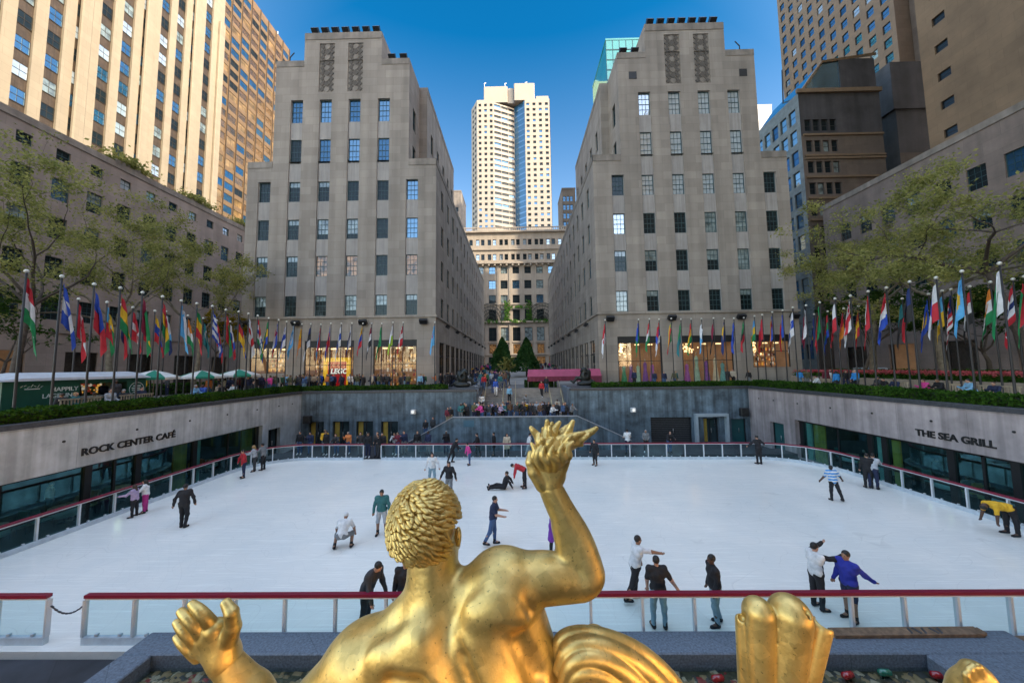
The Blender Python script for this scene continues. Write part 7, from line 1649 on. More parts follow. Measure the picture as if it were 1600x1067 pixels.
def body_prims(f, J, H, pad=0., part='all', mid=None, sleeve=1.0, leg=1.0, hem=0.0, k=.03, ids=False, hands=True, coat=0.0):
    """adds one garment or the body to the field; part: all, top, legs"""
    T, sr, hr = J['T'], J['sr'], J['hr']; m_ = (lambda v: v if ids else 0)
    if part in ('all', 'top'):
        q = 1
        f.cone(J['chest'] - sr * .058 * H, J['chest'] + sr * .058 * H, .064 * H + pad, None, k, mid=m_(1)); f.cone(J['waist'] - sr * .036 * H, J['waist'] + sr * .036 * H, .060 * H + pad, None, k, mid=m_(1))
        f.cone(J['waist'], J['chest'], .074 * H + pad, .078 * H + pad, k, mid=m_(1)); f.cone(J['shl'], J['shr'], .040 * H + pad, None, k, mid=m_(1))
        f.cone(J['pel'] + T * .02 * H - hr * .04 * H, J['pel'] + T * .02 * H + hr * .04 * H, .066 * H + pad, None, k, mid=m_(1)); f.cone(J['pel'] + T * .02 * H, J['waist'], .078 * H + pad, .072 * H + pad, k, mid=m_(1))
        f.cone(J['chest'] + T * .05 * H, J['neck'] - T * .006 * H, .052 * H + pad, .032 * H + pad * .6, k, mid=m_(1))
        for c in 'lr':
            if sleeve > 0:
                t1 = min(1, sleeve * 2); e = J['sh' + c] + (J['el' + c] - J['sh' + c]) * t1; f.cone(J['sh' + c], e, .034 * H + pad, (.034 - .007 * t1) * H + pad, k, mid=m_(1))
                if sleeve > .5: t2 = (sleeve - .5) * 2; f.cone(J['el' + c], J['el' + c] + (J['wr' + c] - J['el' + c]) * t2, .027 * H + pad, (.027 - .008 * t2) * H + pad, k, mid=m_(1))
        if coat > 0:
            for c in 'lr': f.cone(J['hp' + c] * .8 + J['pel'] * .2, J['hp' + c] + (J['kn' + c] - J['hp' + c]) * coat, .066 * H + pad, .060 * H + pad, .06, mid=m_(1))
    if part in ('all', 'legs'):
        f.cone(J['pel'] - hr * .038 * H, J['pel'] + hr * .038 * H, .068 * H + pad, None, k, mid=m_(2))
        for c in 'lr':
            t1 = min(1, leg * 2); f.cone(J['hp' + c], J['hp' + c] + (J['kn' + c] - J['hp' + c]) * t1, .054 * H + pad, (.054 - .017 * t1) * H + pad, k, mid=m_(2))
            if leg > .5: t2 = (leg - .5) * 2; f.cone(J['kn' + c], J['kn' + c] + (J['an' + c] - J['kn' + c]) * t2, .037 * H + pad, (.037 - .012 * t2) * H + pad, k, mid=m_(2))
    if part == 'all':
        h, hf, hd = J['head'], J['hf'], J['hd']; hs = np.cross(hf, hd); Rm = np.stack([hs, hf, hd])
        f.cone(J['neck'] - T * .02 * H, h - hd * .02 * H, .031 * H, .029 * H, .02)
        f.ell(h + hd * .006 * H, (.043 * H, .053 * H, .058 * H), .015, rot=Rm); f.ell(h - hd * .034 * H + hf * .016 * H, (.030 * H, .034 * H, .032 * H), .02, rot=Rm)
        f.cone(h + hf * .050 * H + hd * .002 * H, h + hf * .058 * H - hd * .012 * H, .006 * H, .008 * H, .008)
        for s in (-1, 1): f.ell(h + hs * s * .043 * H - hd * .006 * H, (.006 * H, .012 * H, .017 * H), .006, rot=Rm)
        if not ids:
            for c in 'lr':
                f.cone(J['sh' + c], J['el' + c], .033 * H, .026 * H, .02); f.cone(J['el' + c], J['wr' + c], .026 * H, .0165 * H, .02)
                f.cone(J['kn' + c], J['an' + c], .036 * H, .025 * H, .02); f.cone(J['an' + c], J['to' + c], .026 * H, .020 * H, .02)
                if hands:
                    a = J['fa' + c]; w = J['wr' + c]; sd = np.cross(a, J['hf'] + np.array([.01, .02, .3])); sd /= np.linalg.norm(sd); nn = np.cross(sd, a); th = -1 if c == 'l' else 1
                    pc = w + a * .026 * H; f.cone(w, pc, .0150 * H, .0135 * H, .01); f.cone(pc - sd * .014 * H, pc + sd * .014 * H, .0125 * H, None, .01)
                    for i_, (o_, L) in enumerate(((-.0165, .036), (-.0055, .043), (.0055, .040), (.0165, .031))):
                        b_ = pc + sd * o_ * H + a * .012 * H; m1 = b_ + (a * .9 + nn * .25 * th) * L * H * .55; f.path([b_, m1, m1 + (a * .6 + nn * .6 * th) * L * H * .45], [.0062 * H, .0056 * H, .0048 * H], .004)
                    f.path([w + a * .012 * H - sd * .012 * H, w + a * .03 * H - sd * .03 * H + nn * .006 * th, w + a * .048 * H - sd * .032 * H + nn * .012 * th], [.0075 * H, .0066 * H, .0055 * H], .006)
        else:
            for c in 'lr':
                f.ell(J['wr' + c] + J['fa' + c] * .035 * H, (.018 * H, .018 * H, .03 * H), .015, mid=0); f.cone(J['an' + c], J['to' + c], .029 * H, .023 * H, .015, mid=4)
            f.ell(h + hd * .018 * H - hf * .012 * H, (.048 * H, .052 * H, .054 * H), .01, rot=Rm, mid=3)
def bounds(J, H):
    P = np.array([v for k, v in J.items() if k not in ('T', 'sr', 'hr', 'hd', 'hf') and k[:2] not in ('fa', 'ft')]); return P.min(0) - .16 * H, P.max(0) + .16 * H
def skater(label, px, py, rz, pose, top, legs, H=1.72, hair='black', skin=0, style='short', sleeve=1.0, leg=1.0, coat=0.0, vox=.0165, z=0.0, Yat=None, skates=True, bag=None, stripes=None, twotone=None, shoe='black', near=False, at=None):
    p = np.array(at) if at is not None else gp(px, py, z)
    J = skeleton(pose, H); lo, hi = bounds(J, H); t = thing('person', label, 'person', (p[0], p[1], z), rz, None)
    f = SDF(lo, hi, vox if not near else .0095); body_prims(f, J, H, -.004); V, F, _ = f.mesh(); link('body', np_mesh('body', V, F, [SKIN[skin]], None, True), t)
    f = SDF(lo, hi, vox); body_prims(f, J, H, .014, 'top', sleeve=sleeve, coat=coat)
    if bag: f.ell(J['chest'] - np.cross(np.array([0, 0, 1.]), J['sr']) * -.0 - J['hf'] * .11 * H, (.08 * H, .05 * H, .11 * H), .03)
    # a few soft folds
    V, F, _ = f.mesh(); V = V + .006 * np.sin(V[:, [2, 0, 1]] * 31 + V[:, [1, 2, 0]] * 17)
    mi = None; ms = [wear(top)]
    if stripes:
        ms.append(wear(stripes)); zc = V[F].mean(1); d = (zc - J['pel']) @ J['T']; mi = (np.floor(d / (.055 * H * .75)).astype(int) % 2)
    if twotone: ms.append(wear(twotone)); mi = (((V[F].mean(1) - J['pel']) @ J['hf']) < .01).astype(int)
    link('top', np_mesh('top', V, F, ms, mi, True), t)
    f = SDF(lo, hi, vox); body_prims(f, J, H, .009, 'legs', leg=leg); V, F, _ = f.mesh(); V = V + .005 * np.sin(V[:, [2, 0, 1]] * 29); link('trousers' if leg > .6 else 'shorts', np_mesh('trousers', V, F, [wear(legs)], None, True), t)
    h, hf, hd = J['head'], J['hf'], J['hd']; hs = np.cross(hf, hd); Rm = np.stack([hs, hf, hd])
    f = SDF(h - .32 * H, h + .17 * H, .012)
    f.ell(h + hd * .016 * H - hf * .008 * H, (.0475 * H, .055 * H, .056 * H), .01, rot=Rm)
    if style == 'long': f.cone(h - hf * .03 * H, h - hf * .045 * H - hd * .12 * H, .042 * H, .036 * H, .03); [f.cone(h + hs * s * .035 * H, h + hs * s * .04 * H - hd * .11 * H, .02 * H, .016 * H, .02) for s in (-1, 1)]
    if style == 'bun': f.ell(h - hf * .055 * H + hd * .03 * H, (.024 * H,) * 3, .01)
    if style == 'cap': f.cone(h + hf * .05 * H + hd * .032 * H, h + hf * .085 * H + hd * .026 * H, .012 * H, .008 * H, .02)
    f.ell(h + hf * .046 * H - hd * .016 * H, (.040 * H, .034 * H, .048 * H), .012, rot=Rm, sub=True)
    V, F, _ = f.mesh(); link('cap' if style == 'cap' else 'hair', np_mesh('hair', V, F, [wear('white') if style == 'cap' else HAIRM[hair]], None, True), t)
    if near:
        q = MB()
        for s in (-1, 1): q.ball(h + hf * .0475 * H + hs * s * .018 * H + hd * .006 * H, .0052 * H, 6, 5)
        q.build('eyes', EYE, t, local=True); q = MB(); q.tube([h + hf * .049 * H - hs * .012 * H - hd * .026 * H, h + hf * .053 * H - hd * .027 * H, h + hf * .049 * H + hs * .012 * H - hd * .026 * H], .0030 * H, 5); q.build('mouth', LIP, t, local=True)
    for c in 'lr':
        a, to, kn = J['an' + c], J['to' + c], J['kn' + c]; up = U_(kn - a); fdir = J['ft' + c]
        f = SDF(np.minimum(a, to) - .12 * H, np.maximum(a, to) + .12 * H, .013); f.cone(a + up * .055 * H, a - np.array([0, 0, .012 * H]), .032 * H, .031 * H, .02); f.cone(a - np.array([0, 0, .018 * H]) - fdir * .012 * H, to, .029 * H, .024 * H, .02)
        V, F, _ = f.mesh(); b_ = link('ice_skate' if skates else 'shoe', np_mesh('ice_skate', V, F, [wear(shoe)], None, True), t)
        if skates:
            lowz = min(to[2], a[2]) - .024 * H; q = MB(); m_ = (a + to) / 2; dirv = U_(np.array([fdir[0], fdir[1], (to[2] + .028 * H - a[2]) * 4])); 
            q.obox((m_[0], m_[1], m_[2] - .030 * H), dirv * .080 * H, U_(np.cross(dirv, [0, 0, 1])) * .003, (0, 0, .013 * H)); q.build('blade', BLADE, b_, local=True)
    return t
AW, TW, RT, LF = 0.0, math.pi, -math.pi / 2, math.pi / 2   # facing away, towards the camera, right, left
dn = (0, 0, -1)
skater('person in a black outfit gliding alone away from the café side barrier', 283, 824, .25, dict(T=(-.10, .22, 1), ua_l=(-.55, -.15, -1), ua_r=(.55, -.1, -1), fa_l=(-.2, .1, -1), fa_r=(.2, .1, -1), th_l=(.02, .12, -1), sk_l=(.12, -.25, -1), th_r=(.1, .0, -1), sk_r=(.02, -.32, -1)), 'black', 'black', hair='black', skin=1)
skater('person in dark teal hooded jacket and pale shorts skating towards the statue', 590, 835, TW + .15, dict(T=(0, .06, 1), ua_l=(-.32, .05, -1), ua_r=(.32, 0, -1), th_l=(-.14, .1, -1), sk_l=(-.06, -.05, -1), th_r=(.14, -.05, -1), hd=(0, .25, 1)), 'teal', 'pale_grey', leg=.52, skin=1, hair='black')
skater('person in white shirt and white cap crouching low on the ice', 522, 858, .2, dict(T=(.05, .75, 1), ua_l=(-.45, .3, -1), fa_l=(-.1, .35, -1), ua_r=(.45, .3, -1), fa_r=(.1, .35, -1), th_l=(-.45, .95, -.15), sk_l=(-.05, -.75, -1), th_r=(.45, .95, -.15), sk_r=(.05, -.75, -1), hd=(0, .8, 1)), 'white', 'grey', style='cap', skin=1, leg=.6, sleeve=.4)
skater('person in navy tee and jeans striding right with one arm stretched forward', 773, 849, RT, dict(T=(0, .12, 1), ua_l=(-.1, .55, -1), fa_l=(0, 1, -.12), ua_r=(.15, .3, -1), fa_r=(0, .9, -.2), th_l=(-.03, .12, -1), sk_l=(0, .0, -1), th_r=(.05, -.25, -1), sk_r=(.03, -.55, -1), hd=(0, .1, 1)), 'navy', 'denim', sleeve=.38, near=True)
skater('person in a long purple coat partly hidden behind the raised golden arm', 861, 866, RT - .6, dict(T=(0, .1, 1), ua_r=(.2, .2, -1), th_l=(-.05, .12, -1), th_r=(.05, -.1, -1)), 'purple', 'black', coat=.95, style='long')
skater('long haired person in white top and pale jeans facing the statue', 671, 757, TW + .1, dict(T=(0, .05, 1), ua_l=(-.5, .1, -1), fa_l=(-.3, .2, -.9), ua_r=(.45, .1, -1), fa_r=(.25, .3, -1), th_l=(-.12, .08, -1), th_r=(.12, .02, -1)), 'white', 'light_denim', style='long', sleeve=1)
skater('person in black top and patterned grey leggings skating beside the white topped skater', 698, 775, TW - .2, dict(T=(0, .1, 1), ua_l=(-.6, .05, -1), fa_l=(-.3, .2, -1), ua_r=(.6, .0, -1), fa_r=(.4, .1, -1), th_l=(-.1, .2, -1), sk_l=(-.05, -.2, -1), th_r=(.12, -.05, -1)), 'black', 'grey', style='long')
skater('person in black sitting sprawled on the ice near the red jacketed skater', 794, 768, LF, dict(sit=.16, T=(.0, -.30, 1), ua_l=(-.45, -.65, -.75), fa_l=(-.15, -.5, -1), ua_r=(.5, -.7, -.7), fa_r=(.2, -.55, -1), th_l=(-.12, 1, .02), sk_l=(-.05, 1, -.14), th_r=(.3, 1, .12), sk_r=(.05, 1, -.28), ft_l=(0, .35, 1), ft_r=(.2, .35, 1), hd=(0, .1, 1)), 'black', 'black', at=gp(788, 764, 0))
skater('person in red jacket bending forward beside the fallen skater', 819, 761, LF, dict(T=(0, .95, .45), ua_l=(-.1, .2, -1), ua_r=(.1, .25, -1), fa_l=(0, .2, -1), fa_r=(0, .2, -1), th_l=(-.06, -.1, -1), th_r=(.06, .08, -1), hd=(0, 1, .05)), 'red', 'black')
skater('person in black leaning forward as they skate right near the far barrier', 706, 722, RT, dict(T=(0, .55, 1), ua_r=(.1, .55, -1), fa_r=(0, .9, -.3), ua_l=(-.15, .3, -1), th_l=(-.03, .2, -1), sk_l=(0, -.35, -1), th_r=(.05, -.4, -1), sk_r=(0, -.35, -1)), 'black', 'black')
skater('child in bright pink jacket near the far barrier', 734, 727, LF + .5, dict(T=(0, .3, 1), ua_l=(-.3, .3, -1), ua_r=(.45, .1, -1), th_l=(-.1, .1, -1), th_r=(.1, -.1, -1)), 'pink', 'denim', H=1.45)
skater('person in black holding an arm out to the child in pink', 745, 716, LF, dict(T=(0, .1, 1), ua_r=(.2, .5, -1), fa_r=(.1, .8, -.8), th_l=(-.03, .2, -1), th_r=(.05, -.22, -1), sk_r=(0, -.3, -1)), 'black', 'charcoal', H=1.75)
skater('person in a long dark coat standing by the far barrier, left of the beige coat', 772, 712, LF, dict(T=(0, .02, 1)), 'black', 'charcoal', coat=.6, H=1.66)
skater('person in a beige coat and dark trousers skating near the far barrier', 789, 715, TW + .4, dict(T=(0, .06, 1), th_l=(-.06, .12, -1), th_r=(.06, -.1, -1)), 'cream', 'black', coat=.5, hair='brown', style='long', H=1.7)
skater('person in white shirt half hidden behind the golden flame', 827, 714, RT, dict(T=(0, .2, 1), th_l=(0, .15, -1), th_r=(0, -.25, -1), sk_r=(0, -.4, -1)), 'white', 'pale_grey')
skater('person in black skating alone right of the golden flame', 928, 726, LF + .8, dict(T=(0, .1, 1), ua_l=(-.4, 0, -1), ua_r=(.4, 0, -1), th_l=(-.08, .15, -1), th_r=(.08, -.05, -1)), 'black', 'black', H=1.64)
skater('person in white tee and dark trousers standing at the far barrier', 979, 709, AW, dict(T=(0, .06, 1), ua_l=(-.2, .3, -1), fa_l=(.1, .9, -.2), ua_r=(.2, .3, -1), fa_r=(-.1, .9, -.2)), 'white', 'navy', sleeve=.4, H=1.76)
skater('person in black with arms held out near the far right corner of the rink', 1184, 725, AW + .2, dict(T=(.05, .2, 1), ua_l=(-.9, .1, -.6), fa_l=(-.8, .2, -.6), ua_r=(.9, .1, -.6), fa_r=(.8, .3, -.5), th_l=(-.1, .05, -1), sk_l=(-.05, -.1, -1), th_r=(-.1, -.15, -1)), 'black', 'black', H=1.78)
skater('person in blue and white striped shirt with arms out for balance', 1300, 782, AW - .2, dict(T=(-.05, .12, 1), ua_l=(-.55, .1, -1), fa_l=(-.7, .0, -.8), ua_r=(.7, .15, -.9), fa_r=(.65, .3, -.9), th_l=(-.05, .08, -1), th_r=(.28, -.05, -1), sk_r=(.25, -.15, -1)), 'white', 'black', H=1.6, skin=2, sleeve=.42, stripes='bright_blue')
skater('person in black standing beside a bent over skater at the right barrier', 1354, 764, AW - .5, dict(T=(.05, .15, 1), ua_r=(.2, .6, -.8), fa_r=(.1, .9, -.2)), 'black', 'black', H=1.74, at=gp(1353, 762, 0))
skater('person in grey blue hooded top leaning on the right barrier', 1372, 765, AW - .9, dict(T=(.0, .6, 1), ua_r=(.15, .8, -.6), fa_r=(0, 1, -.25), ua_l=(-.15, .7, -.7), fa_l=(0, 1, -.3), th_l=(-.08, -.05, -1), th_r=(.08, -.02, -1)), 'pale_grey', 'navy', H=1.8)
skater('person in yellow tee bending right down beside the right barrier', 1574, 833, LF - .25, dict(T=(.0, 1, .12), ua_l=(-.05, .0, -1), fa_l=(0, .05, -1), ua_r=(.1, .2, -1), fa_r=(0, .3, -1), th_l=(-.1, -.16, -1), sk_l=(0, -.02, -1), th_r=(.12, -.05, -1), sk_r=(.0, .02, -1), hd=(0, .9, -.5)), 'yellow', 'black', H=1.8, sleeve=.42, skin=2, near=True)
skater('person in white tee and black trousers reaching towards a friend in black', 988, 934, RT + .15, dict(T=(0, .2, 1), ua_l=(-.1, .35, -1), fa_l=(0, .4, -1), ua_r=(.2, 1, -.12), fa_r=(0, 1, -.22), th_l=(-.05, .14, -1), sk_l=(0, -.1, -1), th_r=(.06, -.35, -1), sk_r=(0, -.55, -1), hd=(0, .1, 1)), 'white', 'black', sleeve=.42, skin=1, near=True, at=gp(992, 934, 0))
skater('person in black tee and pale jeans seen from behind, one hand on the near rail', 1040, 983, AW - .1, dict(T=(-.02, .03, 1), ua_r=(.55, -.1, -.9), fa_r=(.65, -.15, -.9), ua_l=(-.2, .12, -1), fa_l=(.1, .4, -1), th_l=(-.1, .03, -1), th_r=(.1, .0, -1)), 'black', 'light_denim', sleeve=.42, H=1.69, near=True)
skater('person in black jacket and pale jeans turned left behind the near rail', 1122, 981, LF - .1, dict(T=(0, .06, 1), ua_l=(-.12, -.06, -1), fa_l=(0, .45, -1), ua_r=(.12, -.1, -1), fa_r=(0, .4, -1), th_l=(-.05, .16, -1), sk_l=(0, -.12, -1), th_r=(.06, -.05, -1), sk_r=(0, -.28, -1), hd=(0, .12, 1)), 'black', 'light_denim', H=1.67, skin=2, near=True)
skater('person in black jacket with white back, both arms raised to the right', 1272, 946, RT + .1, dict(T=(0, .02, 1), ua_l=(-.3, 1, .15), fa_l=(-.05, 1, .45), ua_r=(.3, 1, -.05), fa_r=(.05, 1, .38), th_l=(-.05, .02, -1), th_r=(.05, .05, -1)), 'black', 'black', H=1.66, near=True, twotone='white')
skater('person in blue tracksuit jacket and shorts reaching for the near rail', 1338, 975, LF + .2, dict(T=(0, .02, 1), ua_l=(-.2, -.75, -.75), fa_l=(-.2, -.85, -.6), ua_r=(.2, .0, -1), fa_r=(.3, .2, -1), th_l=(-.06, .1, -1), sk_l=(0, -.05, -1), th_r=(.08, -.12, -1), hd=(0, .12, 1)), 'royal_blue', 'navy', leg=.5, skin=1, H=1.68, near=True)
skater('person in dark jacket leaning over with both hands on the near rail', 575, 975, RT - .35, dict(T=(.05, .55, 1), ua_l=(-.1, .25, -1), fa_l=(0, .45, -1), ua_r=(.25, .3, -1), fa_r=(.1, .4, -.9), th_l=(-.06, -.12, -1), th_r=(.06, .05, -1), sk_r=(0, -.35, -1), hd=(0, .75, .9)), 'charcoal', 'black', H=1.76, near=True)
skater('person in black jacket mostly hidden behind the golden head and shoulder', 641, 985, TW, dict(T=(0, .05, 1)), 'black', 'black', H=1.74)
skater('child in pale pink top and black trousers holding the café side rail', 206, 809, LF + .35, dict(T=(0, .1, 1), ua_l=(-.2, .7, -.6), fa_l=(0, 1, 0), ua_r=(.25, .1, -1), th_l=(-.12, .05, -1), th_r=(.14, -.05, -1)), 'lilac', 'black', H=1.40, style='long', hair='brown')
skater('child in white top and magenta leggings by the café side rail', 225, 802, LF + .7, dict(T=(0, .08, 1), ua_l=(-.3, .6, -.7), fa_l=(-.2, .9, -.1), th_l=(-.08, .05, -1), th_r=(.08, -.05, -1)), 'white', 'magenta', H=1.48, style='long')
skater('person in red and white jacket at the far end of the café side rail', 381, 747, TW - .7, dict(T=(0, .12, 1), ua_l=(-.3, .2, -1), ua_r=(.35, .4, -.8), th_l=(-.1, .05, -1), th_r=(.1, -.05, -1)), 'red', 'navy', H=1.66)
skater('person in pale top and dark trousers, left one of the pair at the rail corner', 397, 737, LF + .5, dict(T=(0, .15, 1), ua_l=(-.2, .6, -.6), fa_l=(0, 1, -.1)), 'pale_grey', 'charcoal', H=1.64, style='long', hair='fair')
skater('person in grey top and dark trousers, right one of the pair at the rail corner', 409, 735, LF, dict(T=(0, .15, 1), ua_l=(-.2, .6, -.6), fa_l=(0, 1, -.1)), 'grey', 'black', H=1.70)

# ---- bystanders: a few poses modelled once, copied with other clothes
POSES = dict(
    stand=(dict(), 1.72), wait=(dict(ua_l=(-.2, .1, -1), fa_l=(.35, .75, -.4), ua_r=(.2, .1, -1), fa_r=(-.35, .75, -.35), th_l=(-.08, .05, -1)), 1.74), phone=(dict(ua_r=(.25, .45, -.8), fa_r=(-.15, .7, .8), ua_l=(-.2, .1, -1), hd=(0, .2, 1)), 1.70),
    walk=(dict(T=(0, .08, 1), th_l=(-.03, .3, -1), sk_l=(0, -.05, -1), th_r=(.03, -.25, -1), sk_r=(0, -.5, -1), ua_l=(-.15, -.25, -1), ua_r=(.15, .3, -1), fa_r=(0, .5, -1)), 1.72),
    lean=(dict(T=(0, .42, 1), ua_l=(-.25, .6, -.8), fa_l=(.2, 1, .0), ua_r=(.25, .6, -.8), fa_r=(-.2, 1, .0), hd=(0, .15, 1)), 1.70),
    sit=(dict(sit=.50, T=(0, -.06, 1), th_l=(-.12, 1, -.03), th_r=(.12, 1, -.03), sk_l=(0, .06, -1), sk_r=(0, .0, -1), ua_l=(-.2, .2, -1), fa_l=(.15, .9, -.25), ua_r=(.2, .2, -1), fa_r=(-.15, .9, -.25)), 1.72),
    sit_lean=(dict(sit=.50, T=(0, .35, 1), th_l=(-.14, 1, -.03), th_r=(.14, 1, -.03), sk_l=(0, -.05, -1), sk_r=(0, .1, -1), ua_l=(-.2, .5, -.9), fa_l=(.2, .9, -.1), ua_r=(.2, .5, -.9), fa_r=(-.1, .8, .4), hd=(0, .3, 1)), 1.70))
_tm = {}
def template(k):
    if k not in _tm:
        pose, H = POSES[k]; J = skeleton(pose, H); lo, hi = bounds(J, H); f = SDF(lo, hi, .026).track(); body_prims(f, J, H, .01, ids=True); V, F, vid = f.mesh()
        fid = vid[F[:, 0]]; _tm[k] = np_mesh('person', V, F, [SKIN[0], wear('black'), wear('denim'), HAIRM['black'], wear('black')], fid, True)
    return _tm[k]
TOPS = ['black'] * 13 + ['charcoal'] * 8 + ['navy'] * 7 + ['brown', 'maroon', 'olive', 'denim'] + ['grey'] * 2 + ['white'] * 2 + ['red', 'maroon', 'pink', 'bright_blue', 'blue', 'green', 'olive', 'teal', 'beige', 'brown', 'orange', 'pale_grey', 'sky_blue', 'yellow', 'cream', 'lilac']
LEGS = ['black'] * 4 + ['denim'] * 5 + ['charcoal'] * 2 + ['beige', 'grey', 'light_denim', 'navy']
TENS = ['', '', 'twenty', 'thirty', 'forty', 'fifty', 'sixty', 'seventy', 'eighty']
def ordinal(i):
    i += 1
    if i <= 20: return ORD[i - 1]
    t_, u_ = divmod(i, 10); return {30: 'thirtieth', 40: 'fortieth', 50: 'fiftieth', 60: 'sixtieth', 70: 'seventieth', 80: 'eightieth'}.get(i) or f'{TENS[t_]}-{ORD[u_ - 1]}'
def nm(n_): return n_.replace('_', ' ')
def crowd(where, group, people):
    """people: (x, y, z, rz, pose, top or None, legs or None). Labels count from the left of the picture."""
    pl = []
    for x, y, z, rz, po, tp, lg in people:
        q = proj((x, y, z + 1.2)); pl.append((q[0] if q else 0, x, y, z, rz, po, tp or rnd.choice(TOPS), lg or rnd.choice(LEGS)))
    pl.sort()
    for i, (_, x, y, z, rz, po, tp, lg) in enumerate(pl):
        o = bpy.data.objects.new('person', template(po)); COL.objects.link(o); o.location = (x, y, z); o.rotation_euler = (0, 0, rz); s = rnd.uniform(.93, 1.05); o.scale = (s, s, s)
        for k, m_ in enumerate((rnd.choice([SKIN[0], SKIN[0], SKIN[1], SKIN[2]]), wear(tp), wear(lg), HAIRM[rnd.choice(['black', 'black', 'brown', 'brown', 'grey', 'fair'])], wear(rnd.choice(['black', 'charcoal', 'white'])))):
            o.material_slots[k].link = 'OBJECT'; o.material_slots[k].material = m_
        tag(o, f'person in {nm(tp)} top, {nm(lg)} trousers, {ordinal(i)} from left {where}', 'person', group)
j = lambda s: rnd.uniform(-s, s)
# leaning on the landing wall, looking at the ice
xs = [-5.0, -4.4, -3.95, -3.3, -2.9, -2.4, -1.9, -1.55, -1.0, -.75, -.1, .3, .7, 1.1, 1.55, 2.0, 2.45, 2.9, 3.3, 3.9, 4.35, 4.8]
crowd('behind the landing wall', 'onlookers behind the landing wall', [(x + j(.18), 29.85 + abs(j(.35)), LZ, TW + j(.9), rnd.choice(['stand', 'wait', 'lean', 'phone']), None, None) for x in xs])
crowd('standing back on the landing', 'onlookers standing back on the landing', [(x, 30.6 + j(.3), LZ, TW + j(.6), rnd.choice(['stand', 'wait', 'phone']), None, None) for x in (-4.6, -3.6, -3.1, -2.7, -1.9, -1.2, -.5, .1, .8, 1.8, 2.3, 2.8, 3.4, 4.2)])
def stair_z(y): return LZ + (ST - LZ) * min(1, (math.floor((y - YF) / ((SY1 - YF) / nst)) + 1) / nst)
crowd('on the central steps', 'people on the central steps', [(x, y, stair_z(y), rz, po, tp, lg) for x, y, rz, po, tp, lg in ((-3.5, 32.4, TW, 'wait', 'white', 'navy'), (-.7, 33.8, TW + .3, 'stand', 'sky_blue', 'black'), (.9, 32.6, TW, 'phone', 'grey', 'charcoal'), (2.5, 34.6, TW - .4, 'walk', 'red', 'black'), (3.1, 35.4, TW, 'stand', 'black', 'denim'), (-2.6, 35.2, AW, 'walk', 'navy', 'denim'), (-2.1, 34.7, TW, 'walk', 'blue', 'white'), (-1.7, 35.9, TW + .3, 'stand', 'teal', 'grey'), (-3.4, 35.7, TW, 'walk', 'red', 'denim'))])
xsl = [(-8.2, .28), (-7.35, .75), (-6.25, 1.25), (-5.8, 1.45)]
crowd('seated on the lower steps', 'people sitting on the lower steps', [(x + j(.2), YF + .3 + .25 * k_, LZ + .17 * k_ + .0, TW + j(.5), rnd.choice(['sit', 'sit_lean']), None, None) for k_, x in ((1, -3.2), (2, -2.5), (1, -2.0), (3, -1.2), (1, .2), (2, .9), (1, 1.5), (2, 2.2), (3, 3.6), (1, 4.3))])
crowd('on the side flight', 'people on the left side flight', [(x, 30.3, LZ - (LZ - FL) * (int((-5.5 - x) / .45) + 1) / 10, TW + j(.4), rnd.choice(['stand', 'wait']), t_, None) for (x, _), t_ in zip(xsl, ('black', 'charcoal', 'maroon', 'black'))])
crowd('behind the far barrier', 'people on the walkway behind the far barrier', [(x, 25.15 + abs(j(.7)), -.012, TW + j(.5), rnd.choice(['stand', 'lean', 'wait', 'phone']), t_, None) for x, t_ in ((-16.2, 'black'), (-14.6, 'yellow'), (-14.1, 'black'), (-12.6, 'orange'), (-9.0, 'pale_grey'), (-8.3, 'navy'), (-7.4, 'black'), (-13.3, 'charcoal'), (-15.4, 'navy'), (-11.4, 'charcoal'), (-6.6, 'navy'), (-5.2, 'black'), (-8.7, 'maroon'), (9.2, 'grey'), (11.0, 'black'))])
crowd('in the barrier gap', 'people waiting in the far barrier gap', [(x, 24.4 + dy, -.012, TW + j(.3), po, t_, l_) for x, dy, po, t_, l_ in ((-10.6, .3, 'stand', 'black', 'navy'), (-10.25, .5, 'wait', 'charcoal', 'denim'), (-9.95, .35, 'stand', 'black', 'charcoal'), (-9.7, .6, 'phone', 'black', 'black'))])
# plaza behind the far hedges
def strip(n_, x0, x1, y0, y1, poses, z=ST, face=TW, fj=1.2): return [(rnd.uniform(x0, x1), rnd.uniform(y0, y1), z + .01, face + j(fj), rnd.choice(poses), None, None) for _ in range(n_)]
SP = ['stand', 'wait', 'phone', 'walk']
crowd('beyond the parasols', 'people between the parasols and toy shop', strip(38, -25.5, -18.8, 33.4, 36.8, SP))
crowd('below the yellow sign', 'people in front of the toy shop window', strip(20, -18.4, -12.8, 33.4, 35.8, SP))
crowd('by the amber lit shop window', 'people by the amber shop window', strip(14, -12.4, -6.4, 34.4, 36.4, SP))
gz = lambda y: ST + max(0, (y - 44) / 53 * 2.15)
def gstrip(n_, x0, x1, y0, y1): return [(x, y, gz(y) + .01, TW + j(1.0), rnd.choice(SP), None, None) for x, y in ((rnd.uniform(x0, x1), rnd.uniform(y0, y1)) for _ in range(n_))]
crowd('in the left garden crowd', 'people walking in the garden', gstrip(34, -6.4, -1.0, 36.6, 47) + gstrip(46, -7.8, -2.6, 47, 92) )
crowd('behind the pink tent', 'people behind the pink tent', gstrip(34, 2.6, 8.4, 46, 92))
crowd('before the gown windows', 'people in front of the gown windows', strip(8, 11, 24, 34.2, 36.4, ['stand', 'wait', 'sit'] if 0 else SP))
crowd('by the raised window', 'people by the raised shop window', [(x, y, ST + .01, TW + j(1.5), rnd.choice(SP), t_, None) for x, y, t_ in ((24.6, 30.4, 'bright_blue'), (25.8, 30.8, None), (26.4, 29.6, 'maroon'), (27.6, 30.6, 'white'), (28.1, 29.6, 'black'))])
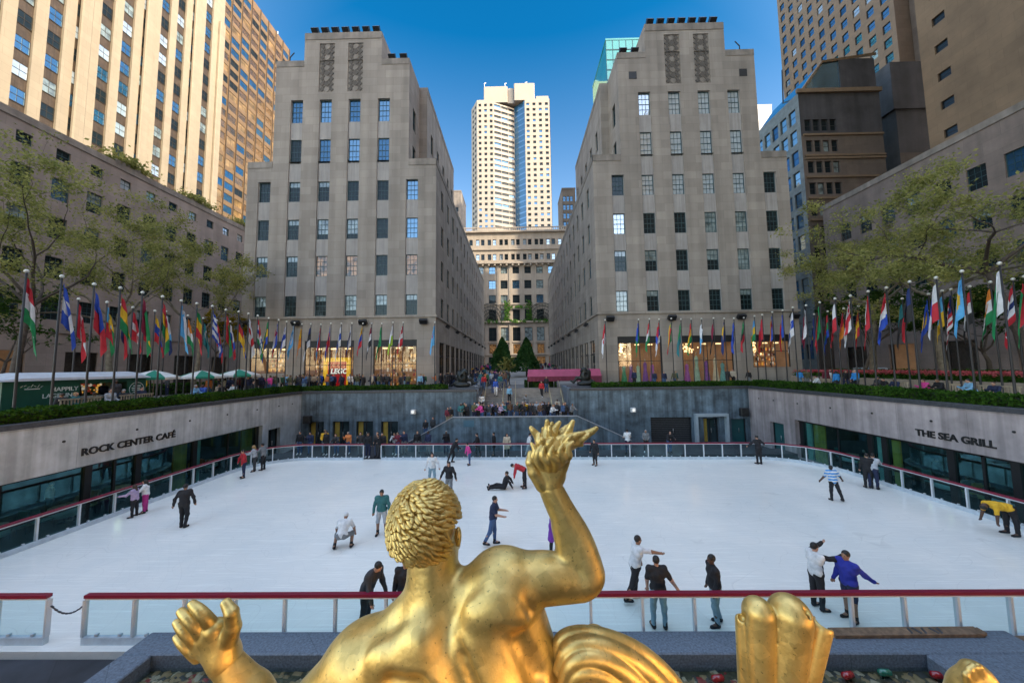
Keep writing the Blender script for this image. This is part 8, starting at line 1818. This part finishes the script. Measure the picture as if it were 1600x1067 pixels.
# right promenade
crowd('beside the stone planter', 'standing people by the right planter', [(24.6, 26.9, ST + .01, AW, 'stand', 'bright_blue', 'charcoal'), (24.8, 25.6, ST + .01, LF, 'wait', 'bright_blue', 'black'), (25.5, 26.3, ST + .01, TW, 'stand', 'black', 'black')])
crowd('on the right benches', 'people seated on the right promenade', [(25.0, y, ST, LF + j(.4), rnd.choice(['sit', 'sit_lean']), t_, None) for y, t_ in ((16.0, 'pale_grey'), (16.8, 'navy'), (18.3, 'navy'), (19.2, 'sky_blue'), (20.6, 'black'), (21.3, 'pink'), (23.0, 'navy'), (23.6, 'black'), (24.2, 'charcoal'), (28.8, 'white'))])
# left terrace and kiosk
crowd('seated near the parasols', 'people seated on the left terrace', [(x, y, ST, rz, rnd.choice(['sit', 'sit_lean']), t_, None) for x, y, rz, t_ in ((-22.6, 23.6, RT, 'sky_blue'), (-23.2, 25.2, TW, 'blue'), (-22.7, 26.0, LF, 'black'), (-23.6, 26.6, RT, 'beige'), (-22.8, 27.4, TW, 'white'), (-23.4, 28.3, LF, 'charcoal'), (-22.5, 29.0, RT, 'black'), (-23.5, 29.8, TW, 'navy'))])
crowd('standing on the terrace', 'people standing on the left terrace', strip(20, -26.5, -22.4, 27.2, 32.6, SP))
crowd('seated in front of the kiosk', 'people seated in front of the kiosk', [(-22.85, y, ST, rz, rnd.choice(['sit', 'sit_lean']), t_, None) for y, rz, t_ in ((14.6, TW, 'black'), (16.9, LF, 'charcoal'), (17.5, RT + .4, 'teal'), (18.4, LF, 'olive'), (19.0, RT, 'pale_grey'), (19.8, LF, 'black'), (20.6, RT, 'navy'))])
crowd('at the kiosk counter', 'people at the kiosk counter', [(-25.3, 19.4, ST, RT, 'stand', 'black', 'black'), (-25.3, 20.5, ST, RT, 'wait', 'navy', 'black'), (-23.9, 20.0, ST, LF, 'stand', 'charcoal', 'denim')])
crowd('by the left hedge', 'people by the left wing hedge', strip(10, -36.5, -32.0, 18, 34, SP))
# diners behind the glass
for s, nm_ in ((1, 'café'), (-1, 'grill')):
    crowd(f'dining behind the {nm_} glass', f'diners behind the {nm_} glass', [(x + j(.05), y + (-.72 if k % 2 else .72), FL, (AW if k % 2 else TW) + j(.2), rnd.choice(['sit', 'sit_lean']), None, None) for k, (x, y, s_) in enumerate([t_ for t_ in TABLES if t_[2] == s])])
    crowd(f'standing inside the {nm_}', f'staff inside the {nm_}', [((XL if s > 0 else XR) - s * d, y, FL, j(3), 'stand', t_, 'black') for d, y, t_ in ((3.2, 17.0, 'white'), (2.6, 20.2, 'black'))])
